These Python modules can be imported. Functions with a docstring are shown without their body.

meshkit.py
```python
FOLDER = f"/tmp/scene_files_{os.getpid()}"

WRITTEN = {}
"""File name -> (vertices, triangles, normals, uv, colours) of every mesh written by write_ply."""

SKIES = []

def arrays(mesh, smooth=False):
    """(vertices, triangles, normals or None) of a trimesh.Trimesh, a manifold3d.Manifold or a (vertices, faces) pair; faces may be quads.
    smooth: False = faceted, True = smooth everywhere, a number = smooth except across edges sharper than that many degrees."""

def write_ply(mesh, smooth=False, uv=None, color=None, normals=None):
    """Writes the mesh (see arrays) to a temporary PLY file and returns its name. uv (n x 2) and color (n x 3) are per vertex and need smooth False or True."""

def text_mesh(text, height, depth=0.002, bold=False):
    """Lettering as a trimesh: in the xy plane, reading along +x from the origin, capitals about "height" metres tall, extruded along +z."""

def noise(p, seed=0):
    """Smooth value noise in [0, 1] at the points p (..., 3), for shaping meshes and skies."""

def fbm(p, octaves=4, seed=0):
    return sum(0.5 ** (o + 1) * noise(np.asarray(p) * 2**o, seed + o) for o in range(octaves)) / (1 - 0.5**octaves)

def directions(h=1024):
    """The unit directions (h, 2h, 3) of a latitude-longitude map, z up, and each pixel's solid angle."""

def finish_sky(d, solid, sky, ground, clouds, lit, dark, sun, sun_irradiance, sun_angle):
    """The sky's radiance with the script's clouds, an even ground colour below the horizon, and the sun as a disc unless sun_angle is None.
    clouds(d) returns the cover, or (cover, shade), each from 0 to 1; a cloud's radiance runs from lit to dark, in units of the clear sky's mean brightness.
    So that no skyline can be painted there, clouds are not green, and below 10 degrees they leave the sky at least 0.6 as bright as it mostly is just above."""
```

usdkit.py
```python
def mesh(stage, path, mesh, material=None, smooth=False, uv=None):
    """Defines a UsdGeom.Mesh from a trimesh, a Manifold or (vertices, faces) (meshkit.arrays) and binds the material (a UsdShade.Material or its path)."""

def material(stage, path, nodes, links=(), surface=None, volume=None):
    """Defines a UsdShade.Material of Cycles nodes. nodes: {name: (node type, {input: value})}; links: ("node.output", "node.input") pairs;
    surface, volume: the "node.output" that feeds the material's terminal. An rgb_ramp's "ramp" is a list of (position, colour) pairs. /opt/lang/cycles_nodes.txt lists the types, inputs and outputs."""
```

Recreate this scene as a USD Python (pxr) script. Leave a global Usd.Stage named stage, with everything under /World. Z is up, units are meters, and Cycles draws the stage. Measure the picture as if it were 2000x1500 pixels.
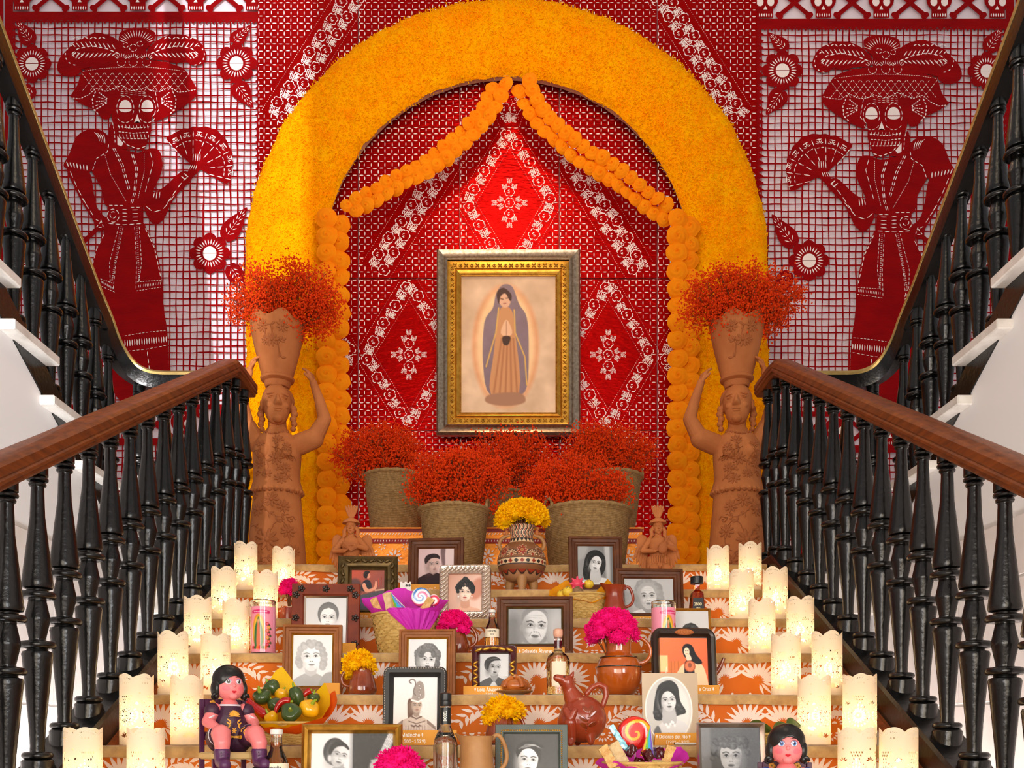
import math
import numpy as np, trimesh, manifold3d as m3, usdkit, meshkit
from pxr import Usd, UsdGeom, UsdLux, UsdShade, Gf, Sdf, Vt
from shapely.geometry import Polygon, LineString, Point, box as sbox
from shapely.ops import unary_union
from shapely import affinity
PI = math.pi
stage = Usd.Stage.CreateInMemory()
UsdGeom.Xform.Define(stage, '/World')
# ---------------------------------------------------------------- camera
F, CX, HY = 1764.0, 988.0, 1445.0            # focal length in pixels, axis of the stairs, horizon
ZC, ZL = 1.668, 2.475                        # eye height, landing height
D0, RISE, RUN = 4.15, 0.165, 0.30            # landing edge, central flight
cam = UsdGeom.Camera.Define(stage, '/World/camera')
cam.CreateHorizontalApertureAttr(36.0); cam.CreateVerticalApertureAttr(27.0)
cam.CreateFocalLengthAttr(F / 2000 * 36)
cam.CreateHorizontalApertureOffsetAttr((1000 - CX) / 2000 * 36)
cam.CreateVerticalApertureOffsetAttr((HY - 750) / 2000 * 36)
cam.AddTranslateOp().Set((0, 0, ZC)); cam.AddRotateXOp().Set(90)
cam.CreateExposureAttr(0.12)
# ---------------------------------------------------------------- light
dome = UsdLux.DomeLight.Define(stage, '/World/sky'); dome.CreateIntensityAttr(0.13); dome.CreateColorAttr((1.0, 0.95, 0.93))
def rect(name, loc, target, w, h, inten, col, cone=None):
    l = UsdLux.RectLight.Define(stage, '/World/' + name); l.CreateWidthAttr(w); l.CreateHeightAttr(h); l.CreateIntensityAttr(inten); l.CreateColorAttr(col)
    z = Gf.Vec3d(*loc) - Gf.Vec3d(*target); z.Normalize(); up = Gf.Vec3d(0, 0, 1); x = Gf.Cross(up, z); x.Normalize(); y = Gf.Cross(z, x)
    l.AddTransformOp().Set(Gf.Matrix4d(x[0], x[1], x[2], 0, y[0], y[1], y[2], 0, z[0], z[1], z[2], 0, *loc, 1))
rect('entrance_daylight', (-0.5, -3.3, 2.3), (-0.1, 4.0, 2.0), 3.2, 2.6, 5.6, (1.0, 0.86, 0.66))
rect('right_hall_window', (2.6, -3.5, 2.6), (-1.7, 3.2, 2.3), 1.4, 2.6, 12.0, (0.97, 0.98, 1.0))
rect('left_hall_window', (-2.6, -3.5, 2.6), (1.7, 3.2, 2.3), 1.4, 2.6, 8.0, (1.0, 0.97, 0.96))
rect('left_well_lamp', (-1.40, 3.0, 0.75), (-1.72, 3.0, 2.6), 2.2, 0.14, 38.0, (0.97, 0.98, 1.0))
rect('right_well_lamp', (1.40, 3.0, 0.75), (1.72, 3.0, 2.6), 2.2, 0.14, 26.0, (1.0, 0.93, 0.9))
rect('slit_window_daylight', (-1.0, -9.0, 3.2), (-1.3, 0, 3.3), 0.05, 0.5, 20000.0, (1.0, 0.96, 0.98))
rect('hall_chandelier', (0.3, 1.4, 6.4), (0, 5.4, 3.2), 1.2, 1.2, 3.6, (1.0, 0.80, 0.55))
rect('picture_lamp', (0.0, 4.3, 5.9), (0, 5.8, 3.4), 0.5, 0.2, 34.0, (1.0, 0.66, 0.34))
LANTERN = 9.5                              # flame strength of each paper lantern
# ---------------------------------------------------------------- helpers
rng = np.random.default_rng(7)
def lin(c):
    c = np.asarray(c, float) / 255.0
    return tuple(np.where(c < 0.04045, c / 12.92, ((c + 0.055) / 1.055) ** 2.4))
LOOK = {}
UsdGeom.Scope.Define(stage, '/World/Looks')
def mat(name, col, rough=0.6, metal=0.0, bump=0.0, bscale=60.0, bdist=0.002, var=0.0, vscale=8.0, col2=None, coat=0.0, trans=0.0, sss=0.0, spec=0.5, sheen=0.0, stretch=None, translucent=0.0, attr=None, detail=4, isl=False):
    """principled material: col mixed to col2 by object-space noise, relief by noise; translucent mixes a translucent lobe; attr takes the colour from a primvar"""
    if name in LOOK: return LOOK[name]
    c = lin(col); n = {'p': ('principled_bsdf', {'base_color': c, 'roughness': rough, 'metallic': metal, 'coat_weight': coat, 'transmission_weight': trans, 'specular_ior_level': spec, 'sheen_weight': sheen})}
    L = []
    if bump or var or col2:
        n['tc'] = ('texture_coordinate', {}); src = 'tc.object'
        if stretch: n['mp'] = ('mapping', {'scale': stretch}); L.append(('tc.object', 'mp.vector')); src = 'mp.vector'
    if col2 is not None and not attr:
        if isl:
            n['gi'] = ('geometry', {}); n['rp'] = ('rgb_ramp', {'ramp': [(0, c), (1, lin(col2))]}); L += [('gi.random_per_island', 'rp.fac'), ('rp.color', 'p.base_color')]
        else:
            n['nz'] = ('noise_texture', {'scale': vscale, 'detail': float(detail), 'roughness': 0.6}); L.append((src, 'nz.vector'))
            n['rp'] = ('rgb_ramp', {'ramp': [(0.32, c), (0.68, lin(col2))]}); L += [('nz.fac', 'rp.fac'), ('rp.color', 'p.base_color')]
    if attr:
        n['at'] = ('attribute', {'attribute': attr}); L.append(('at.color', 'p.base_color'))
    if bump:
        n['bn'] = ('noise_texture', {'scale': bscale, 'detail': 4.0}); n['bp'] = ('bump', {'strength': bump, 'distance': bdist})
        L += [(src, 'bn.vector'), ('bn.fac', 'bp.height'), ('bp.normal', 'p.normal')]
    surf = 'p.BSDF'
    if translucent:
        n['tl'] = ('translucent_bsdf', {'color': c}); n['mx'] = ('mix_closure', {'fac': translucent}); L += [('p.BSDF', 'mx.closure1'), ('tl.BSDF', 'mx.closure2')]; surf = 'mx.closure'
        if col2 is not None or attr: L.append(('at.color' if attr else 'rp.color', 'tl.color'))
    LOOK[name] = usdkit.material(stage, '/World/Looks/' + name, n, L, surface=surf)
    return LOOK[name]
USED = {}
def numbered(parent, name):
    k = (str(parent), name); i = USED.get(k, 0); USED[k] = i + 1
    return f'{parent}/{name}' + (f'_{i:03d}' if i else '')
def tag(prim, label=None, cat=None, group=None, kind=None):
    for k, v in (('label', label), ('category', cat), ('group', group), ('kind', kind)):
        if v: prim.SetCustomDataByKey(k, v)
LASTMESH = {}
def T(name, label, cat, loc=(0, 0, 0), rz=0.0, group=None, kind=None):
    x = UsdGeom.Xform.Define(stage, numbered('/World', name)); x.AddTranslateOp().Set(Gf.Vec3d(*map(float, loc))); x.AddRotateZOp().Set(float(rz))
    tag(x.GetPrim(), label, cat, group, kind); return str(x.GetPath())
def P(name, mesh, m, parent='/World', smooth=35, label=None, kind=None, cat=None, group=None):
    if isinstance(mesh, (list,)): mesh = cat_(mesh)
    path = numbered(parent, name); g = usdkit.mesh(stage, path, mesh, m, smooth=smooth); tag(g.GetPrim(), label, cat, group, kind); return path
def COPY(src, label, loc, rz=0.0, name=None, group=None):
    base = name or src.split('/')[-1]
    x = UsdGeom.Xform.Define(stage, numbered('/World', base)); x.GetPrim().GetReferences().AddInternalReference(src)
    x.ClearXformOpOrder(); x.GetPrim().GetAttribute('xformOp:translate').Set(Gf.Vec3d(*map(float, loc))); x.GetPrim().GetAttribute('xformOp:rotateZ').Set(float(rz))
    x.SetXformOpOrder([UsdGeom.XformOp(x.GetPrim().GetAttribute('xformOp:translate')), UsdGeom.XformOp(x.GetPrim().GetAttribute('xformOp:rotateZ'))])
    tag(x.GetPrim(), label, None, group); x.GetPrim().SetInstanceable(True); return str(x.GetPath())
def PX(px, py, Y): return np.array([(px - CX) / F * Y, Y, ZC + (HY - py) / F * Y])
def TM(v, f): return trimesh.Trimesh(np.asarray(v, float), np.asarray(f), process=False)
def cat_(ms): return trimesh.util.concatenate([m if isinstance(m, trimesh.Trimesh) else tm(m) for m in ms])
def tm(man):
    if isinstance(man, trimesh.Trimesh): return man
    q = man.to_mesh(); return TM(q.vert_properties[:, :3], q.tri_verts)
def mv(m, t=(0, 0, 0), s=None, rx=0, ry=0, rz=0):
    m = m.copy(); A = np.eye(4)
    if s is not None: A = np.diag(list(np.broadcast_to(s, 3)) + [1.0])
    R = trimesh.transformations.euler_matrix(math.radians(rx), math.radians(ry), math.radians(rz)); A = R @ A; A[:3, 3] = t
    m.apply_transform(A); return m
def bx(x0, x1, y0, y1, z0, z1, c=0.0):
    if c <= 0:
        m = trimesh.creation.box([x1 - x0, y1 - y0, z1 - z0]); m.apply_translation([(x0 + x1) / 2, (y0 + y1) / 2, (z0 + z1) / 2]); return TM(m.vertices, m.faces)
    pts = []
    for x, sx in ((x0, 1), (x1, -1)):
        for y, sy in ((y0, 1), (y1, -1)):
            for z, sz in ((z0, 1), (z1, -1)): pts += [(x + sx * c, y + sy * c, z), (x + sx * c, y, z + sz * c), (x, y + sy * c, z + sz * c)]
    return hull(pts)
def hull(pts): return tm(m3.Manifold.hull_points(np.asarray(pts, float)))
def lathe(prof, n=28, flute=None):
    """prof: (r, z) from bottom to top; flute: (count, amount, z0, z1)"""
    p = np.asarray(prof, float); a = np.arange(n) * 2 * PI / n; k = len(p)
    r = np.repeat(p[:, :1], n, 1)
    if flute:
        w = ((p[:, 1] > flute[2]) & (p[:, 1] < flute[3]))[:, None]; r = r * (1 + w * flute[1] * np.cos(flute[0] * a)[None])
    v = np.stack([r * np.cos(a), r * np.sin(a), np.repeat(p[:, 1:], n, 1)], -1).reshape(-1, 3)
    i, j = np.meshgrid(np.arange(k - 1), np.arange(n), indexing='ij'); j2 = (j + 1) % n
    q = np.stack([i * n + j, i * n + j2, (i + 1) * n + j2, (i + 1) * n + j], -1).reshape(-1, 4)
    f = np.vstack([q[:, [0, 1, 2]], q[:, [0, 2, 3]]])
    c0, c1 = len(v), len(v) + 1; v = np.vstack([v, [0, 0, p[0, 1]], [0, 0, p[-1, 1]]]); jj = np.arange(n)
    f = np.vstack([f, np.stack([np.full(n, c0), (jj + 1) % n, jj], 1), np.stack([np.full(n, c1), (k - 1) * n + jj, (k - 1) * n + (jj + 1) % n], 1)])
    return TM(v, f)
def spline(pts, n=12):
    from scipy.interpolate import CubicSpline
    p = np.asarray(pts, float); d = np.r_[0, np.cumsum(np.linalg.norm(np.diff(p, axis=0), axis=1))]
    return CubicSpline(d, p)(np.linspace(0, d[-1], n))
def sweep(path, prof, up=(0, 0, 1), caps=True):
    """prof (a, b): a along the side axis (tangent x up), b along the frame's up"""
    p = np.asarray(path, float); t = np.gradient(p, axis=0); t /= np.linalg.norm(t, axis=1, keepdims=True)
    s = np.cross(t, np.asarray(up, float)); s /= np.linalg.norm(s, axis=1, keepdims=True); u = np.cross(s, t)
    q = np.asarray(prof, float); k, n = len(p), len(q)
    v = (p[:, None] + q[None, :, :1] * s[:, None] + q[None, :, 1:] * u[:, None]).reshape(-1, 3)
    i, j = np.meshgrid(np.arange(k - 1), np.arange(n), indexing='ij'); j2 = (j + 1) % n
    qd = np.stack([i * n + j, i * n + j2, (i + 1) * n + j2, (i + 1) * n + j], -1).reshape(-1, 4); f = [qd[:, [0, 1, 2]], qd[:, [0, 2, 3]]]
    if caps:
        tri = np.array([[0, a, a + 1] for a in range(1, n - 1)]); f += [tri[:, ::-1], tri + (k - 1) * n]
    m = TM(v, np.vstack(f)); m.fix_normals() if len(m.faces) < 4000 else None; return m
def tube(path, rad, n=10):
    p = np.asarray(path, float); t = np.gradient(p, axis=0); t /= np.linalg.norm(t, axis=1, keepdims=True) + 1e-12
    r = np.broadcast_to(np.asarray(rad, float), (len(p),)); a = np.arange(n) * 2 * PI / n
    s = np.cross(t, [0.13, 0.21, 0.97]); bad = np.linalg.norm(s, axis=1) < 0.2; s[bad] = np.cross(t[bad], [1, 0.1, 0]); s /= np.linalg.norm(s, axis=1, keepdims=True)
    for i in range(1, len(p)):
        s[i] = s[i - 1] - t[i] * np.dot(s[i - 1], t[i]); s[i] /= np.linalg.norm(s[i])
    u = np.cross(t, s); k = len(p)
    v = (p[:, None] + r[:, None, None] * (np.cos(a)[None, :, None] * s[:, None] + np.sin(a)[None, :, None] * u[:, None])).reshape(-1, 3)
    i, j = np.meshgrid(np.arange(k - 1), np.arange(n), indexing='ij'); j2 = (j + 1) % n
    q = np.stack([i * n + j, i * n + j2, (i + 1) * n + j2, (i + 1) * n + j], -1).reshape(-1, 4)
    c0 = len(v); v = np.vstack([v, p[0], p[-1]]); jj = np.arange(n)
    f = np.vstack([q[:, [0, 1, 2]], q[:, [0, 2, 3]], np.stack([np.full(n, c0), (jj + 1) % n, jj], 1), np.stack([np.full(n, c0 + 1), (k - 1) * n + jj, (k - 1) * n + (jj + 1) % n], 1)])
    return TM(v, f)
def ball(c, r, sub=2, rot=None):
    m = trimesh.creation.icosphere(sub, 1.0); m.apply_scale(np.broadcast_to(r, 3)) if np.ndim(r) else m.apply_scale(r)
    if rot is not None: m = mv(m, rx=rot[0], ry=rot[1], rz=rot[2])
    m.apply_translation(c); return TM(m.vertices, m.faces)
def limb(chain, seg=20):
    """manifold: hulls of consecutive spheres [(x,y,z,r)...]"""
    out = []
    S = [m3.Manifold.sphere(c[3], seg).translate(list(map(float, c[:3]))) for c in chain]
    if len(S) == 1: return S[0]
    return m3.Manifold.batch_boolean([m3.Manifold.batch_hull([S[i], S[i + 1]]) for i in range(len(S) - 1)], m3.OpType.Add)
def ell(c, r, seg=32, rot=(0, 0, 0)): return m3.Manifold.sphere(1.0, seg).scale(list(map(float, r))).rotate(list(map(float, rot))).translate(list(map(float, c)))
def union(ms): return m3.Manifold.batch_boolean(list(ms), m3.OpType.Add)
def skin(man, edge, it=8):
    """one continuous smoothed surface of a manifold"""
    q = tm(man.refine_to_length(edge)); q = trimesh.Trimesh(q.vertices, q.faces, process=True)
    trimesh.smoothing.filter_taubin(q, lamb=0.5, nu=0.51, iterations=it); return TM(q.vertices, q.faces)
def tri2d(poly):
    """triangles of a shapely (multi)polygon: (n,2), (m,3)"""
    V, Fc, o = [], [], 0
    for g in getattr(poly, 'geoms', [poly]):
        if g.is_empty or g.geom_type != 'Polygon' or g.area < 1e-9: continue
        v, f = trimesh.creation.triangulate_polygon(g, engine='earcut'); V.append(v); Fc.append(f + o); o += len(v)
    return np.vstack(V), np.vstack(Fc)
def on_wall(poly, Y, px=True, s=None):
    """flat paper shape facing the viewer's side (-y) at depth Y; poly in wall metres (x, z)"""
    v, f = tri2d(poly); m = TM(np.c_[v[:, 0], np.full(len(v), Y), v[:, 1]], f)
    n = m.face_normals[:, 1]; m.faces[n > 0] = m.faces[n > 0][:, ::-1]; return m
def ext(poly, y0, y1):
    """shapely polygon (x, z) extruded from y0 (front) to y1"""
    out = []
    for g in getattr(poly, 'geoms', [poly]):
        if g.is_empty: continue
        m = trimesh.creation.extrude_polygon(g, y1 - y0, engine='earcut'); v = m.vertices; out.append(TM(np.c_[v[:, 0], y1 - v[:, 2], v[:, 1]], m.faces))
    return cat_(out)
def frac_drop(x, y, a, l, w, n=5):
    """teardrop as (pts): round head at the far end"""
    t = np.linspace(0, 1, n); ww = w * np.sin(PI * t ** 0.7 * 0.97 + 0.03) ; L = np.r_[t, t[::-1]] * l; W = np.r_[ww, -ww[::-1]] * 0.5
    return np.c_[x + L * math.cos(a) - W * math.sin(a), y + L * math.sin(a) + W * math.cos(a)]
def fans(polys, Y, flip=False):
    """many small convex shapes (lists of (x, z)) as one flat mesh at depth Y (number or function)"""
    V, Fc, o = [], [], 0
    for p in polys:
        p = np.asarray(p); k = len(p); V.append(np.c_[p[:, 0], np.full(k, Y - 3e-5 * (len(V) % 23)), p[:, 1]])
        A = np.sum(p[:, 0] * np.roll(p[:, 1], -1) - p[:, 1] * np.roll(p[:, 0], -1)); tr = []
        for a in range((k - 1) // 2):
            b = k - 1 - a; tr.append((a, a + 1, b))
            if a + 1 < b - 1: tr.append((a + 1, b - 1, b))
        tr = np.array(tr) + o; Fc.append(tr if A > 0 else tr[:, ::-1]); o += k
    return TM(np.vstack(V), np.vstack(Fc))
def strip2d(pts, w):
    """thin ribbon around a polyline, list of quads"""
    p = np.asarray(pts, float); t = np.gradient(p, axis=0); t /= np.linalg.norm(t, axis=1, keepdims=True) + 1e-12; n = np.c_[-t[:, 1], t[:, 0]]
    w = np.broadcast_to(w, (len(p),))[:, None] / 2; a, b = p + n * w, p - n * w
    return [np.array([a[i], b[i], b[i + 1], a[i + 1]]) for i in range(len(p) - 1)]
# ---------------------------------------------------------------- materials
M_white = mat('white_plaster', (238, 236, 236), 0.75, bump=0.15, bscale=40, bdist=0.001)
M_stone = mat('painted_block', (234, 226, 222), 0.7, bump=0.3, bscale=30, bdist=0.002, col2=(222, 212, 207), vscale=5)
M_floor = mat('floor_stone', (205, 190, 178), 0.4, col2=(190, 172, 160), vscale=3)
M_slab = mat('tread_slab', (232, 228, 222), 0.5, bump=0.3, bscale=50, bdist=0.002, col2=(205, 198, 190), vscale=14)
M_black = mat('black_lacquer', (7, 7, 8), 0.24, bump=0.45, bscale=70, bdist=0.0025, col2=(13, 12, 12), vscale=9)
M_wood = mat('rail_wood', (92, 44, 17), 0.5, bump=0.2, bscale=30, bdist=0.001, col2=(136, 70, 27), vscale=9, coat=0.1, spec=0.3, stretch=(6, 0.7, 6))
M_brass = mat('brass', (206, 178, 112), 0.3, metal=0.7, col2=(168, 138, 80), vscale=16, bump=0.1, bscale=30)
M_paperw = mat('white_wall', (240, 226, 236), 0.8)
M_red = mat('red_foil_paper', (140, 0, 6), 0.36, metal=0.25, spec=0.1, bump=0.55, bscale=26, bdist=0.006, col2=(158, 2, 6), vscale=6, stretch=(1, 1, 2.6))
M_redsheet = mat('red_foil_sheet', (166, 2, 3), 0.3, metal=0.75, spec=0.1, bump=0.7, bscale=22, bdist=0.007, col2=(170, 4, 3), vscale=5, stretch=(1, 1, 3.2))
M_cut = mat('cut_outs', (250, 236, 232), 0.7)
# ================================================================ SETTING
def yk(k): return D0 - RUN * k
def zk(k): return ZL - RISE * k
XS = 1.20                                     # inner edge of the strings
P('floor', bx(-5, 5, -6, 6.2, -0.1, 0), M_floor, kind='structure', label='pale stone floor at the foot of the stairs')
P('wall_back', bx(-5, 5, 5.82, 6.0, 0, 7.2), M_paperw, kind='structure', label='white wall behind the cut paper banners')
P('ceiling', bx(-5, 5, 3.6, 6.0, 7.2, 7.4), M_white, kind='structure', label='upper floor slab above the landing')
P('landing', bx(-3.3, 3.3, D0 + 0.02, 5.82, ZL - 0.22, ZL - 0.003), M_slab, kind='structure', label='stair landing in front of the back wall')
P('wall_landing', bx(-1.7, 1.7, D0 + 0.10, D0 + 0.2, 0, ZL - 0.22), M_white, kind='structure', label='white wall below the landing')
M_burlap = mat('burlap', (212, 172, 112), 0.9, bump=0.6, bscale=420, bdist=0.0015, col2=(176, 136, 86), vscale=26, sheen=0.3)
M_orange = mat('orange_paper', (222, 116, 26), 0.6, col2=(214, 102, 20), vscale=3, spec=0.2)
M_print = mat('white_print', (247, 226, 214), 0.6)
def ornament(L, H, seed):
    """white painted-leaf print for one riser, length L, height H: pieces (x, z)"""
    out = []; n = 7; U = L / n
    def drop(x, z, a, l, w): out.append(frac_drop(x, z, a, l * 1.0, w * 1.15))
    def unit(f):
        o = len(out); s = H
        for q in range(10):                     # fan
            a = math.radians(151 - q * 17); drop(0.02 + 0.25 * s + 0.1 * s * math.cos(a), 0.42 * s + 0.1 * s * math.sin(a), a, s * (0.46 - 0.01 * q), 0.075 * s)
        for q in range(3): a = math.radians(-22 - q * 24); drop(0.02 + 0.25 * s + 0.12 * s * math.cos(a), 0.42 * s + 0.1 * s * math.sin(a), a, (0.4 - 0.06 * q) * s, 0.06 * s)
        P0, P1, P2 = np.array([0.98 * s, 0.36 * s]), np.array([1.4 * s, 1.08 * s]), np.array([U - 0.08 * s, 0.5 * s])
        for q in range(10):                     # feather along an arc
            t = q / 9; c = (1 - t) ** 2 * P0 + 2 * t * (1 - t) * P1 + t * t * P2; d = 2 * (1 - t) * (P1 - P0) + 2 * t * (P2 - P1); a = math.atan2(d[1], d[0])
            drop(*c, a + 0.75, s * (0.2 + 0.1 * math.sin(PI * t)), 0.066 * s); drop(*c, a - 0.85, s * (0.18 + 0.14 * math.sin(PI * t)), 0.072 * s)
            if q < 9: drop(*(c - 0.01), a, 0.13 * s, 0.025 * s)
        for cx, cz, r in ((1.42 * s, 0.44 * s, 0.17 * s), (0.92 * s, 0.24 * s, 0.18 * s), (1.32 * s, 0.24 * s, 0.18 * s), (U - 0.3 * s, 0.24 * s, 0.18 * s)):
            for q in range(9):
                a = PI * q / 8 * (1 if cz > 0.3 * s else -1); drop(cx + 0.62 * r * math.cos(a), cz + 0.62 * r * math.sin(a), a, 0.5 * r, 0.2 * r)
            a = np.linspace(0, PI, 7) + (0 if cz > 0.3 * s else PI); out.append(np.c_[cx + 0.32 * r * np.cos(a), cz + 0.32 * r * np.sin(a)])
        for cx in (0.2 * s, 1.1 * s, U - 0.12 * s):
            a = np.arange(8) * PI / 4; out.append(np.c_[cx + 0.03 * s * np.cos(a), 0.1 * s + 0.03 * s * np.sin(a)])
        return o
    for i in range(n):
        o = unit(i)
        for j in range(o, len(out)):
            p = out[j].copy(); p[:, 0] = p[:, 0] * 0.97
            if i % 2: p[:, 0] = U - p[:, 0]
            p[:, 0] += i * U - L / 2; out[j] = p
    return out
ST = T('staircase', 'central flight with burlap covered treads and orange printed risers', None, kind='structure')
r1 = np.random.default_rng(3)
for k in range(0, 15):
    y, z = yk(k), zk(k)
    P('step', bx(-XS - 0.1, XS + 0.1, y + 0.02, yk(k - 1) + 0.021 if k else D0 + 0.1, 0, z - 0.004), M_slab, ST)
    if k > 7: continue
    # burlap over tread and nosing: wavy lower fringe
    nx = 90; xs = np.linspace(-XS, XS, nx)
    back = (yk(k - 1) + 0.018) if k else D0 + 0.5
    prof = [(back, z + 0.001), (y + 0.012, z + 0.001), (y, z - 0.003), (y - 0.003, z - 0.018), (y - 0.001, z - 0.034)]
    wob = meshkit.fbm(np.c_[xs * 9, np.full(nx, k), np.zeros(nx)], 3, k) - 0.5
    V = []
    for j, (py, pz) in enumerate(prof):
        V.append(np.c_[xs, np.full(nx, py) - (0.004 * wob if j > 1 else 0), pz + wob * {0: 0.004, 1: 0.004, 4: 0.012}.get(j, 0.0)])
    V = np.vstack(V); i, j = np.meshgrid(np.arange(4), np.arange(nx - 1), indexing='ij')
    q = np.stack([i * nx + j, (i + 1) * nx + j, (i + 1) * nx + j + 1, i * nx + j + 1], -1).reshape(-1, 4)
    P('burlap_cover', TM(V, np.vstack([q[:, [0, 1, 2]], q[:, [0, 2, 3]]])), M_burlap, ST, smooth=60)
    H = RISE - 0.006
    rp = P('riser_paper', bx(-XS, XS, y + 0.012, y + 0.02, z - RISE + 0.002, z - 0.006), M_orange, ST, smooth=False)
    orn = [np.c_[p[:, 0], p[:, 1] * 0.92 + z - RISE + 0.004] for p in ornament(2 * XS - 0.02, RISE, k)]
    P('printed_leaves', fans(orn, y + 0.0112), M_print, rp, smooth=False, kind='stuff')
# ---------------- side walls under the upper flights, laid in large painted blocks
UR, UT, XU = 0.158, 0.27, 1.70
for sd, nm in ((-1, 'left'), (1, 'right')):
    w = T('wall_' + nm, f'white block wall under the {nm} upper flight', None, kind='structure')
    xi = XU + 0.03
    outline = [(0.2, 0), (D0 + 0.2, 0), (D0 + 0.2, ZL)]
    for s in range(1, 14):
        yy = D0 + 0.02 - UT * (s - 1); outline += [(yy, ZL + UR * (s - 1)), (yy, ZL + UR * s)]
    outline.append((0.2, ZL + UR * 13)); poly = Polygon(outline)
    m = trimesh.creation.extrude_polygon(poly, 0.2, engine='earcut'); v = m.vertices
    P('wall_core', TM(np.c_[sd * (xi + v[:, 2]), v[:, 0], v[:, 1]], m.faces if sd > 0 else m.faces[:, ::-1]), M_white, w, smooth=False)
    for row in range(7):
        z0 = 0.12 + row * 0.42; off = 0.42 if row % 2 else 0.0
        for c in range(7):
            y0 = 0.25 + off + c * 0.8; y1 = y0 + 0.8
            cell = sbox(max(y0, 0.25) + 0.004, z0 + 0.004, min(y1, D0 + 0.09) - 0.004, z0 + 0.416).intersection(sbox(0, 0, D0 + 0.09, min(ZL - 0.05, 9)))
            if cell.is_empty or cell.area < 0.02: continue
            a0, b0, a1, b1 = cell.bounds
            P('wall_block', bx(min(sd * (xi - 0.004), sd * (xi + 0.01)), max(sd * (xi - 0.004), sd * (xi + 0.01)), a0, a1, b0, b1, 0.002), M_stone, w, smooth=False)
    fl = T('upper_flight', f'white stone treads of the {nm} flight climbing back above the side wall', None, kind='structure')
    for s in range(1, 14):
        yn = D0 + 0.02 - UT * (s - 1); zt = ZL + UR * s
        x0, x1 = sd * (XU - 0.025), sd * 3.3
        P('tread_slab', bx(min(x0, x1), max(x0, x1), yn - UT - 0.01, yn + 0.035, zt - 0.036, zt, 0.004), M_slab, fl, smooth=False)
        P('riser', bx(min(sd * (XU + 0.05), x1), max(sd * (XU + 0.05), x1), yn - 0.02, yn, zt - UR, zt - 0.036), M_white, fl, smooth=False)
# ================================================================ BALUSTRADES
def baluster_mesh(extra):
    p = [(0.041, 0), (0.041, 0.058), (0.037, 0.062), (0.034, 0.064)]
    def tor(z, R, r, n=8): return [(R - r + r * math.cos(a), z + r * math.sin(a)) for a in np.linspace(-PI / 2, PI / 2, n)]
    p += tor(0.0735, 0.040, 0.0095) + [(0.019, 0.084), (0.0185, 0.10), (0.022, 0.16), (0.0385, 0.338), (0.040, 0.346), (0.037, 0.354), (0.027, 0.357), (0.026, 0.362)]
    p += tor(0.372, 0.047, 0.010) + [(0.022, 0.384), (0.021, 0.390), (0.031, 0.438), (0.0315, 0.446), (0.022, 0.492), (0.023, 0.496)]
    p += tor(0.506, 0.047, 0.010) + [(0.027, 0.518), (0.028, 0.522), (0.038, 0.526), (0.0405, 0.534), (0.039, 0.545), (0.019, 0.72), (0.0165, 0.796), (0.0175, 0.80)]
    p += tor(0.806, 0.0225, 0.006, 5) + tor(0.820, 0.028, 0.006, 5) + [(0.027, 0.83), (0.027, 0.83 + extra)]
    return lathe(p, 20, (8, 0.06, 0.386, 0.495))
BAL = baluster_mesh(0.07)
def balus(parent, x, y, z, rz=0):
    b = BAL.copy(); b.vertices = b.vertices + [x, y, z]; P('baluster', b, M_black, parent, smooth=40)
SL = RISE / RUN
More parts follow.
